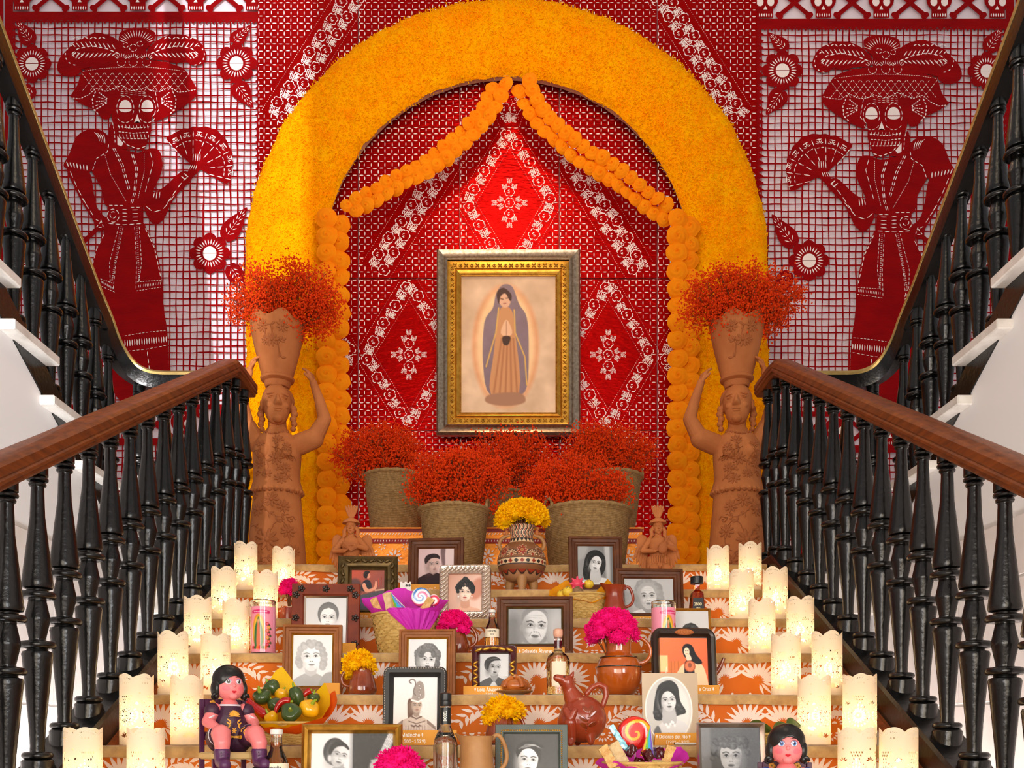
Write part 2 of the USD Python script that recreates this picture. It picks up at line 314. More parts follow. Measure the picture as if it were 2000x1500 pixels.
railp = [(-0.03, -0.036), (0.03, -0.036), (0.036, -0.029), (0.036, -0.022), (0.044, -0.017), (0.045, -0.009), (0.041, -0.004), (0.045, 0.002), (0.045, 0.022), (0.037, 0.031), (0.02, 0.036), (-0.02, 0.036), (-0.037, 0.031), (-0.045, 0.022), (-0.045, 0.002), (-0.041, -0.004), (-0.045, -0.009), (-0.044, -0.017), (-0.036, -0.022), (-0.036, -0.029)]
XB = 1.268
for sd, nm in ((-1, 'left'), (1, 'right')):
    b = T('balustrade', f'black turned balusters under a brown wooden handrail, {nm} of the central flight', 'railing')
    yb0, yb1, ye = 0.9, D0 - 0.03, D0 + 0.27
    zs = lambda y: ZL + 0.045 - max(D0 - y, 0) * SL                   # top of the string
    sp = [(sd * XB, yb0, zs(yb0) - 0.05), (sd * XB, D0, zs(D0) - 0.05), (sd * XB, ye + 0.03, zs(ye) - 0.05)]
    P('string', sweep(sp, [(-0.062, -0.05), (0.062, -0.05), (0.062, 0.04), (0.055, 0.05), (-0.055, 0.05), (-0.062, 0.04)]), M_black, b, smooth=False)
    P('string_edge', sweep([(sd * (XB - 0.068), p[1], p[2] - 0.05) for p in sp[:2]], [(-0.007, -0.03), (0.007, -0.03), (0.007, 0.012), (-0.007, 0.012)]), M_wood, b, smooth=False, label='worn wooden edge along the foot of the string')
    y = ye - 0.055
    while y > 1.3:
        balus(b, sd * XB, y, zs(y) - 0.03); y -= 0.15 if y < D0 else 0.135
    hz = lambda y: zs(y) - 0.03 + 0.83 + 0.062
    yt = D0 + 0.045
    pts = [(sd * XB, yb0, hz(yb0)), (sd * XB, 2.4, hz(2.4)), (sd * XB, yt - 0.04, hz(yt - 0.04)), (sd * XB, yt + 0.05, hz(yt) + 0.008), (sd * XB, ye + 0.03, hz(yt) + 0.008)]
    P('handrail', sweep(pts, railp), M_wood, b, smooth=25)
# upper balustrades: across the landing edge and up the side flights, brass capped
XR = 1.775
for sd, nm in ((-1, 'left'), (1, 'right')):
    b = T('balustrade', f'black turned balusters under a brass capped rail climbing the {nm} upper flight', 'railing')
    us = UR / UT
    zn = lambda y: ZL + UR + (D0 + 0.02 - y) * us                    # nosing line
    zst = lambda y: zn(y) - 0.02
    zr0 = ZL + 0.845
    P('string', sweep([(sd * XR, D0 - 0.02, zst(D0 - 0.02) - 0.06), (sd * XR, 0.9, zst(0.9) - 0.06)], [(-0.05, -0.06), (0.05, -0.06), (0.05, 0.05), (-0.05, 0.05)]), M_black, b, smooth=False)
    P('string', bx(min(sd * 1.36, sd * (XR + 0.05)), max(sd * 1.36, sd * (XR + 0.05)), D0 - 0.03, D0 + 0.06, ZL - 0.003, ZL + 0.05), M_black, b, smooth=False)
    hz = lambda y: zst(y) - 0.03 + 0.83 + 0.09
    ye = D0 - 0.04
    path = [(sd * 1.36, ye + 0.05, zr0), (sd * 1.44, ye + 0.05, zr0), (sd * 1.54, ye + 0.05, zr0), (sd * 1.63, ye + 0.045, zr0 + 0.005), (sd * 1.71, ye + 0.02, zr0 + 0.035), (sd * 1.755, ye - 0.035, zr0 + 0.09), (sd * XR, ye - 0.12, zr0 + 0.19)]
    ys = np.linspace(ye - 0.25, 0.9, 8); dz = zr0 + 0.19 - hz(ye - 0.12)
    path = spline(path, 22).tolist() + [(sd * XR, float(y), float(hz(y)) + dz * max(0, 1 - i / 2)) for i, y in enumerate(ys)]
    P('handrail', sweep(path, [(-0.03, -0.045), (0.03, -0.045), (0.034, -0.02), (0.036, 0.02), (-0.036, 0.02), (-0.034, -0.02)]), M_black, b, smooth=30)
    P('brass_cap', sweep([(p[0], p[1], p[2] + 0.001) for p in path], [(-0.038, 0.014), (0.038, 0.014), (0.041, 0.024), (0.034, 0.034), (0.0, 0.04), (-0.034, 0.034), (-0.041, 0.024)]), M_brass, b, smooth=40, label='worn brass cap of the rail')
    y = ye - 0.08
    while y > 2.0:
        balus(b, sd * XR, y, min(zst(y) - 0.03, hz(y) + dz * max(0, 1 - (ye - 0.12 - y) / 0.5) - 0.93) if y > ye - 0.3 else zst(y) - 0.03); y -= 0.1285
    for xx in (1.45, 1.57, 1.69): balus(b, sd * xx, ye + 0.05, ZL - 0.04)
# hall wall behind the viewer with the tall slit window
wf = T('wall_front', 'plain hall wall behind the viewer with a tall slit window', None, kind='structure')
for a, c, z0, z1 in ((-5, -1.426, 0, 7.2), (-1.0845, 5, 0, 7.2), (-1.426, -1.0845, 5.2, 7.2), (-1.426, -1.0845, 0, 3.0)): P('wall_panel', bx(a, c, -4.1, -4.0, z0, z1), M_white, wf, smooth=False)
# ================================================================ CUT PAPER BANNERS ON THE WALL
YW = 5.80; SW = F / YW
def W(p):
    p = np.asarray(p, float); return np.c_[(p[:, 0] - CX) / SW, ZC + (HY - p[:, 1]) / SW]
def wavy_line(x0, y0, x1, y1, w, seed, amp=1.1, n=26):
    t = np.linspace(0, 1, n); r = np.random.default_rng(seed); ph = r.random(3) * 6.28
    o = amp * (np.sin(t * 17 + ph[0]) * 0.5 + np.sin(t * 41 + ph[1]) * 0.35) + r.normal(0, 0.25, n)
    d = np.array([x1 - x0, y1 - y0]); L = np.hypot(*d); nn = np.array([-d[1], d[0]]) / L
    pts = np.array([x0, y0]) + t[:, None] * d + o[:, None] * nn; ww = w * (1 + 0.25 * np.sin(t * 29 + ph[2]))
    return [W(q) for q in strip2d(pts, ww)]
C1 = lambda pts: (np.asarray(pts, float) / 3.704)                       # crop to photo coordinates
C2 = lambda pts: (np.asarray(pts, float) / 3.704 + [0, 380])
def smooth_poly(pts, n=4):
    """closed Catmull-Rom through the points"""
    p = np.asarray(pts, float); out = []; k = len(p)
    for i in range(k):
        a, b, c, d = p[i - 1], p[i], p[(i + 1) % k], p[(i + 2) % k]
        for t in np.linspace(0, 1, n, endpoint=False):
            out.append(0.5 * (2 * b + (c - a) * t + (2 * a - 5 * b + 4 * c - d) * t * t + (3 * b - a - 3 * c + d) * t ** 3))
    return np.array(out)
def spoly(pts, n=4): return Polygon(smooth_poly(pts, n)).buffer(0)
def dashes(pts, n, w, gap=0.3):
    """a row of n lens-shaped cuts along a polyline (photo coordinates)"""
    p = np.asarray(pts, float); d = np.r_[0, np.cumsum(np.hypot(*np.diff(p, axis=0).T))]; out = []
    for i in range(n):
        s = np.linspace((i + gap / 2) / n, (i + 1 - gap / 2) / n, 4) * d[-1]; q = np.c_[np.interp(s, d, p[:, 0]), np.interp(s, d, p[:, 1])]
        t = np.gradient(q, axis=0); t /= np.linalg.norm(t, axis=1, keepdims=True) + 1e-9; nn = np.c_[-t[:, 1], t[:, 0]]; ww = np.array([0.35, 1, 1, 0.35])[:, None] * w / 2
        out.append(np.vstack([q + nn * ww, (q - nn * ww)[::-1]]))
    return out
def arcpts(cx, cy, rx, ry, a0, a1, n=14):
    a = np.radians(np.linspace(a0, a1, n)); return np.c_[cx + rx * np.cos(a), cy + ry * np.sin(a)]
def flower_shape(cx, cy, r):
    a = np.linspace(0, 2 * PI, 96, endpoint=False); rr = r * (0.80 + 0.2 * np.abs(np.cos(4 * a)) ** 0.7); return Polygon(np.c_[cx + rr * np.cos(a), cy + rr * np.sin(a)])
def flower_cuts(cx, cy, r):
    out = [arcpts(cx, cy, r * 0.33, r * 0.33, 180, 360, 12), arcpts(cx, cy + 1, r * 0.33, r * 0.33, 0, 180, 12)]
    for q in range(26):
        a = q * 2 * PI / 26; out.append(frac_drop(cx + 0.42 * r * math.cos(a), cy + 0.42 * r * math.sin(a), a, 0.27 * r, 0.062 * r, 4))
    return out
def leaf(base, tip, w):
    b, t = np.asarray(base, float), np.asarray(tip, float); d = t - b; n = np.array([-d[1], d[0]]) / np.hypot(*d); L = np.hypot(*d)
    prof = [(0.0, 0.0), (-0.06, 0.3), (0.05, 0.78), (0.25, 1.0), (0.5, 0.8), (0.75, 0.42), (1.0, 0.0)]
    pts = [b + d * s + n * w * q for s, q in prof] + [b + d * s - n * w * q for s, q in prof[-2:0:-1]]
    cuts = dashes([b + d * 0.08, b + d * 0.9], 5, 0.9)
    for s in np.linspace(0.12, 0.72, 5):
        for sg in (-1, 1): cuts += dashes([b + d * s + n * sg * w * 0.12, b + d * (s + 0.13) + n * sg * w * (0.62 - 0.5 * s)], 1, 1.5)
    return spoly(pts, 3), cuts
def skull_cuts(cx, cy, s):
    """teeth, eyes, nose and brow cuts of one small paper skull, s = half height"""
    o = [arcpts(cx - 0.36 * s, cy - 0.05 * s, 0.24 * s, 0.3 * s, 0, 359, 12), arcpts(cx + 0.36 * s, cy - 0.05 * s, 0.24 * s, 0.3 * s, 0, 359, 12), np.array([[cx, cy + 0.2 * s], [cx + 0.13 * s, cy + 0.46 * s], [cx - 0.13 * s, cy + 0.46 * s]])]
    for i in range(6): o.append(arcpts(cx + (i - 2.5) * 0.16 * s, cy + 0.84 * s, 0.045 * s, 0.13 * s, 0, 359, 6))
    for a in np.arange(8) * PI / 4: o.append(frac_drop(cx + 0.07 * s * math.cos(a), cy - 0.62 * s + 0.07 * s * math.sin(a), a, 0.1 * s, 0.05 * s, 3))
    return o
def skull_shape(cx, cy, s): return unary_union([Point(0, 0).buffer(1, 8), ]).__class__ and unary_union([affinity.translate(affinity.scale(Point(0, 0).buffer(1, 8), 0.86 * s, 0.78 * s), cx, cy - 0.2 * s), sbox(cx - 0.52 * s, cy + 0.3 * s, cx + 0.52 * s, cy + s)])
def bones(cx, cy, s):
    o = []
    for sg in (-1, 1):
        a, b = (cx - 0.95 * s, cy - 0.8 * s * sg), (cx + 0.95 * s, cy + 0.8 * s * sg); o.append(LineString([a, b]).buffer(0.15 * s, 3))
        for q in (a, b):
            o += [Point(q[0] + 0.12 * s * (1 if q[0] > cx else -1), q[1]).buffer(0.2 * s, 4), Point(q[0], q[1] + 0.12 * s * (1 if q[1] > cy else -1)).buffer(0.2 * s, 4)]
    return unary_union(o)
def skull_row(x0, x1, yc, s):
    sh, cu = [], []; x = x0 + s; i = 0
    while x < x1 - 0.4 * s:
        if i % 2 == 0: sh.append(skull_shape(x, yc, s)); cu += skull_cuts(x, yc, s); x += 1.95 * s
        else: sh.append(bones(x, yc, s)); x += 1.95 * s
        i += 1
    return unary_union(sh), cu
# ---- the lady with the fan: red shapes and white cuts, in the left banner's coordinates
def lady():
    A, K = {}, []
    plL = [(900, 380), (860, 300), (780, 255), (690, 240), (620, 270), (540, 310), (480, 370), (430, 430), (415, 500), (450, 545), (520, 560), (580, 530), (600, 500), (700, 480), (800, 450), (900, 430)]
    plR = [(1060, 380), (1120, 310), (1200, 265), (1290, 250), (1380, 270), (1450, 310), (1490, 380), (1490, 440), (1440, 475), (1380, 470), (1340, 440), (1280, 460), (1200, 440), (1080, 430)]
    crown = [(860, 300), (870, 240), (900, 222), (930, 213), (965, 203), (1000, 205), (1040, 206), (1080, 215), (1110, 228), (1125, 250), (1110, 310), (1060, 360), (1050, 440), (910, 440), (880, 360)]
    brim = [(590, 530), (640, 500), (700, 480), (850, 440), (1000, 430), (1150, 445), (1290, 480), (1350, 520), (1400, 600), (1425, 650), (1415, 700), (1350, 760), (1290, 800), (1240, 830), (1180, 860), (1110, 870), (1120, 700), (1000, 655), (870, 655), (820, 700), (800, 850), (740, 860), (690, 800), (600, 760), (520, 710), (515, 690), (560, 620)]
    hat = unary_union([spoly(C1(x)) for x in (plL, plR, crown, brim)]); A['hat'] = hat
    head = spoly(C1([(850, 650), (950, 640), (1060, 650), (1140, 700), (1142, 800), (1100, 850), (1095, 950), (1075, 1010), (1040, 1085), (960, 1075), (900, 1030), (850, 975), (820, 900), (805, 800), (815, 700)]))
    neck = spoly(C1([(800, 900), (850, 960), (900, 1030), (930, 1075), (870, 1080), (790, 1070)]))
    A['skull'] = unary_union([head, neck])
    torso = unary_union([spoly(C1([(790, 1055), (880, 1080), (1000, 1105), (1090, 1075), (1150, 1090), (1172, 1160), (1160, 1250), (1110, 1370), (1060, 1450), (1022, 1500), (780, 1500), (740, 1380), (700, 1300), (660, 1220), (700, 1140)])), Polygon(C2([(778, 70), (1025, 70), (1032, 215), (776, 215)]))])
    slv = spoly(C1([(560, 985), (620, 945), (700, 935), (770, 970), (792, 1030), (775, 1090), (700, 1150), (650, 1250), (560, 1235), (480, 1220), (462, 1190), (500, 1120), (530, 1040)]))
    arm1 = spoly(np.vstack([C1([(480, 1200), (640, 1235), (680, 1400), (705, 1500)]), C2([(745, 150), (800, 170), (860, 110), (870, 180), (800, 210), (760, 255), (690, 262), (680, 200), (620, 100), (565, 0)])]))
    stick = LineString(C2([(740, 215), (605, 345)])).buffer(4.5)
    arm2 = spoly(C1([(1120, 1090), (1172, 1160), (1165, 1260), (1110, 1390), (1200, 1345), (1320, 1240), (1395, 1285), (1290, 1400), (1230, 1490), (1190, 1580), (1130, 1625), (1080, 1590), (1040, 1480), (1060, 1300)]))
    hand = unary_union([spoly(C1([(1385, 1110), (1420, 1090), (1465, 1100), (1478, 1150), (1465, 1200), (1430, 1250), (1390, 1280), (1350, 1260), (1385, 1200)]))])
    A['dress'] = unary_union([torso, slv, arm1, stick, arm2, hand])
    fan = spoly(C1([(1208, 1012), (1245, 975), (1290, 950), (1325, 930), (1365, 930), (1400, 917), (1440, 922), (1490, 917), (1530, 930), (1570, 942), (1605, 980), (1640, 1015), (1655, 1060), (1680, 1100), (1678, 1145), (1688, 1185), (1672, 1230), (1668, 1280), (1640, 1330), (1540, 1280), (1440, 1215), (1380, 1190)]), 3); A['fan'] = fan
    skirt = spoly(C2([(780, 205), (900, 190), (1030, 200), (1065, 260), (1120, 380), (1155, 500), (1172, 650), (1190, 850), (1212, 1000), (1222, 1250), (1222, 1500), (880, 1500), (800, 1300), (740, 1000), (690, 750), (668, 520), (700, 400), (750, 280)]), 3); A['skirt'] = skirt
    d = lambda pts, n, w=1.6: K.extend(dashes(C1(pts), n, w)); e = lambda pts, n, w=1.6: K.extend(dashes(C2(pts), n, w))
    for cx, rx in ((908, 46), (1068, 44)):                                # eye holes with a bar
        K.append(arcpts(cx / 3.704, 212, rx / 3.704, 60 / 3.704, 180, 360)); K.append(arcpts(cx / 3.704, 214, rx / 3.704, 6, 0, 180)); d(arcpts(cx, 785, rx * 1.35, 88, 150, 395).tolist(), 8, 1.2); d(arcpts(cx, 790, rx * 1.65, 100, 40, 140).tolist(), 4, 1.2)
    K.append(C1([(995, 830), (1018, 890), (995, 880), (972, 890)]))
    for zz in (0, 1, 2): d([(870, 668 + zz * 14), (960, 660 + zz * 14), (1060, 672 + zz * 12)], 6, 0.9)
    for r, y in enumerate((915, 955, 1000)): d([(850 + 6 * r, y), (960, y + 18 - 6 * r), (1085 - 8 * r, y + 5)], 10 - r, 2.0)
    for i in range(9): x = 858 + i * 26; d([(x, 900), (x + 8, 938)], 1, 1.2); d([(x + 6, 968), (x + 12, 1005)], 1, 1.2)
    d([(860, 985), (920, 1050), (1000, 1080), (1060, 1060)], 6, 1.8); d([(815, 880), (830, 960), (835, 1040)], 5, 1.3)
    K.append(C1([(850, 985), (895, 1040), (880, 1062), (852, 1050)]))
    d([(600, 520), (720, 500), (880, 490), (1050, 488), (1200, 500), (1340, 520)], 44, 0.9)
    for i in range(15):                                                     # lace of the brim
        for sg in (-1, 1):
            x = 590 + i * 56; a, b = (x, 520), (x + sg * 110, 660); q = [(a[0] + (b[0] - a[0]) * t, a[1] + (b[1] - a[1]) * t + 8) for t in np.linspace(0, 0.95, 5)]
            if 560 < min(q[0][0], q[-1][0]) and max(q[0][0], q[-1][0]) < 1400: d(q, 6, 0.9)
    sc = []
    for i in range(7): sc += arcpts(600 + i * 128, 672 - 18 * abs(i - 3) * 0, 62, 26, 180 * -1, -360, 9).tolist()[::1]
    d([(525, 712), (580, 718), (640, 690), (700, 640), (770, 665), (830, 640), (885, 620), (950, 660), (1010, 650), (1050, 635), (1100, 660), (1160, 665), (1230, 630), (1290, 670), (1350, 665), (1420, 650)], 46, 1.7)
    for q in range(15): a = math.radians(200 + q * 10); K.append(frac_drop((990 + 85 * math.cos(a)) / 3.704, (330 + 60 * math.sin(a)) / 3.704, a, 14, 1.5, 4))
    for (cx, cy) in ((880, 455), (965, 455), (1060, 455)):
        d(arcpts(cx, cy, 30, 28, -30, 210).tolist(), 5, 1.2)
        for q in range(7): a = math.radians(215 + q * 19); K.append(frac_drop((cx + 30 * math.cos(a)) / 3.704, (cy - 14 + 24 * math.sin(a)) / 3.704, a, 8, 1.6, 4))
    d(arcpts(965, 350, 26, 26, 0, 330).tolist(), 5, 1.4); d(arcpts(1015, 320, 22, 18, 0, 330).tolist(), 4, 1.1); d(arcpts(912, 330, 20, 18, 0, 330).tolist(), 4, 1.1)
    for s in (-1, 1):                                                     # plume ribs, curls, ringlets
        m = lambda x: x if s > 0 else 1955 - x
        d([(m(1085), 395), (m(1180), 355), (m(1290), 335), (m(1390), 355), (m(1440), 400)], 9, 2.2)
        for i in range(10): x = 1110 + i * 32; d([(m(x), 385 - i * 1), (m(x + 42), 428 - abs(i - 5) * 3)], 1, 2.2); d([(m(x + 5), 365 - i * 2), (m(x + 40), 315 - (5 - abs(i - 5)) * 4)], 1, 1.8)
        d([(m(1390), 435), (m(1360), 400), (m(1400), 380), (m(1425), 405), (m(1405), 425), (m(1390), 410)], 6, 1.5)
        for a0 in range(6): d(arcpts(m(1400), 400, 80 * 1, 75, -70 + a0 * 28 if s > 0 else 250 - a0 * 28, -52 + a0 * 28 if s > 0 else 232 - a0 * 28, 4).tolist(), 1, 2.2)
        for i in range(4): x = 1215 + i * 62; d(arcpts(m(x), 300, 30, 26, 200, 330, 8).tolist(), 2, 1.8)
        hx = lambda x: x if s > 0 else 1945 - x
        for i in range(5): d([(hx(1165), 720 + i * 6), (hx(1230 + 10 * i), 670 + i * 34)], 3 if i % 2 else 5, 1.3 if i % 2 else 2.4)
        d([(hx(1250), 660), (hx(1275), 720), (hx(1268), 790), (hx(1230), 830)], 7, 2.2)
    d([(1125, 660), (1150, 800), (1100, 850)], 5, 1.2)
    d([(815, 1070), (880, 1200), (930, 1380)], 8); d([(828, 1068), (893, 1195), (943, 1375)], 8); d([(950, 1110), (985, 1220), (970, 1400), (945, 1480)], 8); d([(962, 1110), (997, 1220), (982, 1400), (957, 1480)], 8)
    d([(760, 1120), (800, 1260), (915, 1460)], 26, 0.9); d([(1045, 1110), (1045, 1250), (1000, 1440)], 22, 0.9); d([(1085, 1095), (1110, 1180), (1050, 1400)], 5, 1.3)
    d([(790, 1040), (780, 1100), (700, 1150), (670, 1240)], 6, 1.6)
    for i in range(4): d([(672 + i * 24, 948 + i * 5), (714 + i * 15, 985 + i * 6), (726 + i * 12, 1040 + i * 4)], 1, 1.6)
    for i in range(7): d([(480 + i * 25, 1165 + i * 4), (500 + i * 22, 1215 + i * 5)], 1, 2.2)
    d([(505, 1230), (560, 1360), (630, 1490)], 4, 1.4); e([(590, 20), (680, 160)], 3, 1.5); e([(690, 180), (730, 200), (700, 240), (750, 240), (730, 180)], 6, 1.6)
    d([(1140, 1370), (1130, 1450)], 1, 1.8); d([(1160, 1380), (1150, 1450)], 1, 1.8); d([(1120, 1390), (1110, 1440)], 1, 1.8)
    d([(1205, 1480), (1310, 1330), (1370, 1270)], 4, 1.6); e([(1050, 80), (1110, 130), (1180, 110), (1270, 0)], 4, 1.6); d([(1305, 1270), (1350, 1310)], 1, 2.2); d([(1325, 1250), (1370, 1290)], 1, 2.2)
    for i in range(4): d([(1402 + i * 16, 1105), (1396 + i * 17, 1180)], 1, 1.5); d([(1385 + i * 14, 1190), (1360 + i * 18, 1235)], 1, 1.4)
    ax, ay = 1395, 1235
    for q in range(8):                                                     # fan ribs and scallop flowers
        a = math.radians(-130 + q * 20.5); R = 325 - 35 * abs(q - 4.5) / 4.5
        d([(ax + 110 * math.cos(a), ay + 110 * math.sin(a)), (ax + (R - 15) * math.cos(a), ay + (R - 15) * math.sin(a))], 3, 1.6)
        if q < 7:
            b = a + math.radians(10); fx, fy = ax + (R - 60) * math.cos(b), ay + (R - 60) * math.sin(b)
            for w in range(5): c = b + math.radians(-70 + w * 35); K.append(frac_drop((fx + 8 * math.cos(c)) / 3.704, (fy + 8 * math.sin(c)) / 3.704, c, 6.5, 2, 3))
            d(arcpts(ax, ay, R - 25, R - 25, math.degrees(b) - 6, math.degrees(b) + 6, 5).tolist(), 1, 2.2); d(arcpts(ax, ay, R - 85, R - 85, math.degrees(b) - 8, math.degrees(b) + 8, 5).tolist(), 2, 1.4)
    e([(785, 80), (900, 82)], 3, 1.5); e([(940, 95), (1020, 95)], 2, 1.5); e([(780, 210), (900, 222), (1030, 212)], 5, 1.8)
    for i in range(4): e([(880, 110 + i * 26), (930, 112 + i * 26)], 1, 1.5); e([(950, 115 + i * 26), (1010, 112 + i * 26)], 1, 1.5)
    e(arcpts(820, 155, 44, 48, 0, 350).tolist(), 6, 1.6); e(arcpts(820, 150, 22, 24, 0, 320).tolist(), 3, 1.6)
    for (x0, x1, x2) in ((895, 830, 820), (975, 990, 985)):                    # embroidered apron edges
        sg = 1 if x0 > 940 else -1
        e([(x0, 230), (x1 + (10 if sg < 0 else 0), 500), (x2, 690)], 13, 1.1); e([(x0 + 34 * sg * -1 * -1, 230), (x1 + 36 * sg, 500), (x2 + 20 * sg, 640)], 13, 1.1)
        for i in range(30): t = i / 29; x = x0 + (x1 - x0) * t + 8 * sg; y = 235 + t * 390; e([(x, y), (x + 20 * sg, y + 3)], 1, 0.9)
    for i in range(14): e([(1005 + i * 12, 650 - i * 1.6), (1007 + i * 12, 680 - i * 1.6)], 1, 0.9); e([(735 + i * 7, 620 + i * 4), (735 + i * 7, 645 + i * 4)], 1, 0.9)
    e([(990, 635), (1170, 622)], 9, 1.1); e([(985, 700), (1175, 670)], 9, 1.1); e([(725, 610), (820, 645)], 5, 1.1); e([(735, 665), (835, 710)], 5, 1.1)
    e([(760, 280), (700, 400), (668, 520)], 5, 1.5); e([(1050, 240), (1120, 390), (1165, 600)], 9, 1.8)
    e([(900, 1025), (1050, 1000), (1205, 985)], 12, 1.1); e([(920, 1135), (1060, 1120), (1210, 1092)], 9, 1.1)
    for i in range(18): e([(905 + i * 17.5, 1045 - i * 1.5), (908 + i * 17.5, 1112 - i * 2)], 1, 2.0)
    e([(940, 1150), (945, 1260)], 2, 1.5); e([(1065, 1130), (1085, 1280)], 3, 1.6)
    return A, K
LA, LK = lady()
def wallpoly(poly, fn): return affinity.scale(poly, 1, 1) if fn is None else Polygon([(0, 0), (1, 0), (0, 1)])
def map_poly(poly, fx, dy):
    """photo coordinates to wall metres; fx mirrors where needed"""
    def one(g): return Polygon(W(np.c_[fx(np.array(g.exterior.coords)[:, 0]), np.array(g.exterior.coords)[:, 1] + dy]), [W(np.c_[fx(np.array(r.coords)[:, 0]), np.array(r.coords)[:, 1] + dy]) for r in g.interiors]).buffer(0)
    return unary_union([one(g) for g in getattr(poly, 'geoms', [poly]) if g.geom_type == 'Polygon'])
for nm, mir, dy, lab in (('left', False, 0, 'left red cut paper banner, skeleton lady in plumed hat with fan to the right'), ('right', True, 14, 'right red cut paper banner, skeleton lady in plumed hat with fan to the left')):
    fx = (lambda x: 1990 - np.asarray(x, float)) if mir else (lambda x: np.asarray(x, float))
    t = T('paper_banner', lab, 'paper banner', group=None)
    def Q(p): p = np.asarray(p, float); return W(np.c_[fx(p[:, 0]), p[:, 1] + dy])
    x0, x1, y0, y1 = 28, 508, 42, 790
    quads = []
    def wl(a, b, c, d, w, s, n=26):
        xs = fx([a, c]); quads.extend(wavy_line(xs[0], b + dy, xs[1], d + dy, w, s, n=n))
    for i in range(37): wl(x0 + 13.2 * i, y0, x0 + 13.2 * i, y1, 2.5, i + 100 * mir, 40)
    for i in range(57): wl(x0, y0 + 13.2 * i, x1, y0 + 13.2 * i, 2.5, 50 + i + 100 * mir, 30)
    for i in range(37): wl(x0 + 13.2 * i, 868, x0 + 13.2 * i, 1160, 2.6, 150 + i, 24)
    for i in range(23): wl(x0, 868 + 13.2 * i, x1, 868 + 13.2 * i, 2.6, 250 + i, 30)
    P('paper_grid', fans(quads, YW - 0.001), M_red, t, smooth=False, kind='stuff')
    bd = [sbox(20, 23, 518, 40), sbox(507, 23, 518, 872), sbox(10, 23, 26, 872), sbox(10, 790, 518, 800), sbox(10, 856, 518, 870), sbox(10, -70, 518, -60), sbox(507, -70, 518, 1165), sbox(10, -70, 26, 1165), sbox(10, 1155, 518, 1168)]
    for i in range(36): q = 34 + 13.2 * i; bd.append(Polygon([(q - 6.2, 39), (q + 6.2, 39), (q, 47)]))
    for i in range(58): q = 40 + 13.2 * i; bd += [Polygon([(508, q - 6.2), (508, q + 6.2), (498, q)]), Polygon([(25, q - 6.2), (25, q + 6.2), (35, q)])]
    P('paper_border', on_wall(map_poly(unary_union(bd), fx, dy), YW - 0.0018), M_red, t, smooth=False)
    cuts = []
    for (yc, s) in ((-8, 29), (829, 27), (-66, 29)):
        sh, cu = skull_row(14, 520, yc, s); P('skull_row', on_wall(map_poly(sh, fx, dy), YW - 0.0024), M_red, t, smooth=False); cuts += cu
    for k, nmz in (('hat', 'hat'), ('skull', 'skull'), ('dress', 'dress'), ('skirt', 'skirt'), ('fan', 'fan')):
        off = {'hat': 0.0034, 'skull': 0.0031, 'dress': 0.0028, 'skirt': 0.0025, 'fan': 0.0023}[k]
        P(nmz, on_wall(map_poly(LA[k], fx, dy), YW - off), M_red, t, smooth=False)
    cuts += LK
    for (cx, cy, r) in ((462, 124, 40), (63, 125, 38), (410, 495, 40), (70, 520, 40)):
        P('paper_flower', on_wall(map_poly(flower_shape(cx, cy, r), fx, dy), YW - 0.0026), M_red, t, smooth=False); cuts += flower_cuts(cx, cy, r)
    for b, tp, w in (((455, 84), (490, 50), 15), ((462, 165), (494, 211), 19), ((62, 85), (33, 40), 17), ((62, 170), (40, 205), 16), ((440, 465), (483, 405), 19), ((450, 520), (480, 572), 17), ((95, 480), (60, 425), 17)):
        pl, cu = leaf(b, tp, w); P('paper_leaf', on_wall(map_poly(pl, fx, dy), YW - 0.0029), M_red, t, smooth=False); cuts += cu
    P('cut_outs', fans([Q(c) for c in cuts], YW - 0.0037), M_cut, t, smooth=False, kind='stuff')
    # a narrow outer banner beyond it, mostly hidden by the stair rail
    t2 = T('paper_banner', f'outermost {nm} orange-red cut paper banner seen between the stair balusters', 'paper banner')
    quads = []
    for i in range(24): wl(-312 + 13.2 * i, 0, -312 + 13.2 * i, 1160, 2.6, 350 + i, 60)
    for i in range(88): wl(-312, 13.2 * i, 4, 13.2 * i, 2.6, 450 + i, 20)
    P('paper_grid', fans(quads, YW - 0.002), M_red, t2, smooth=False, kind='stuff')
    P('paper_border', on_wall(map_poly(unary_union([sbox(-4, -60, 7, 1165), sbox(-318, -60, -308, 1165), sbox(-318, -66, 7, -20)]), fx, dy), YW - 0.003), M_red, t2, smooth=False)
    cc = []
    for cx, cy in ((-80, 120), (-160, 330), (-70, 480), (-200, 620), (-90, 760), (-230, 160)):
        P('paper_flower', on_wall(map_poly(flower_shape(cx, cy, 44), fx, dy), YW - 0.004), M_red, t2, smooth=False); cc += flower_cuts(cx, cy, 44)
    P('cut_outs', fans([Q(c) for c in cc], YW - 0.0043), M_cut, t2, smooth=False, kind='stuff')
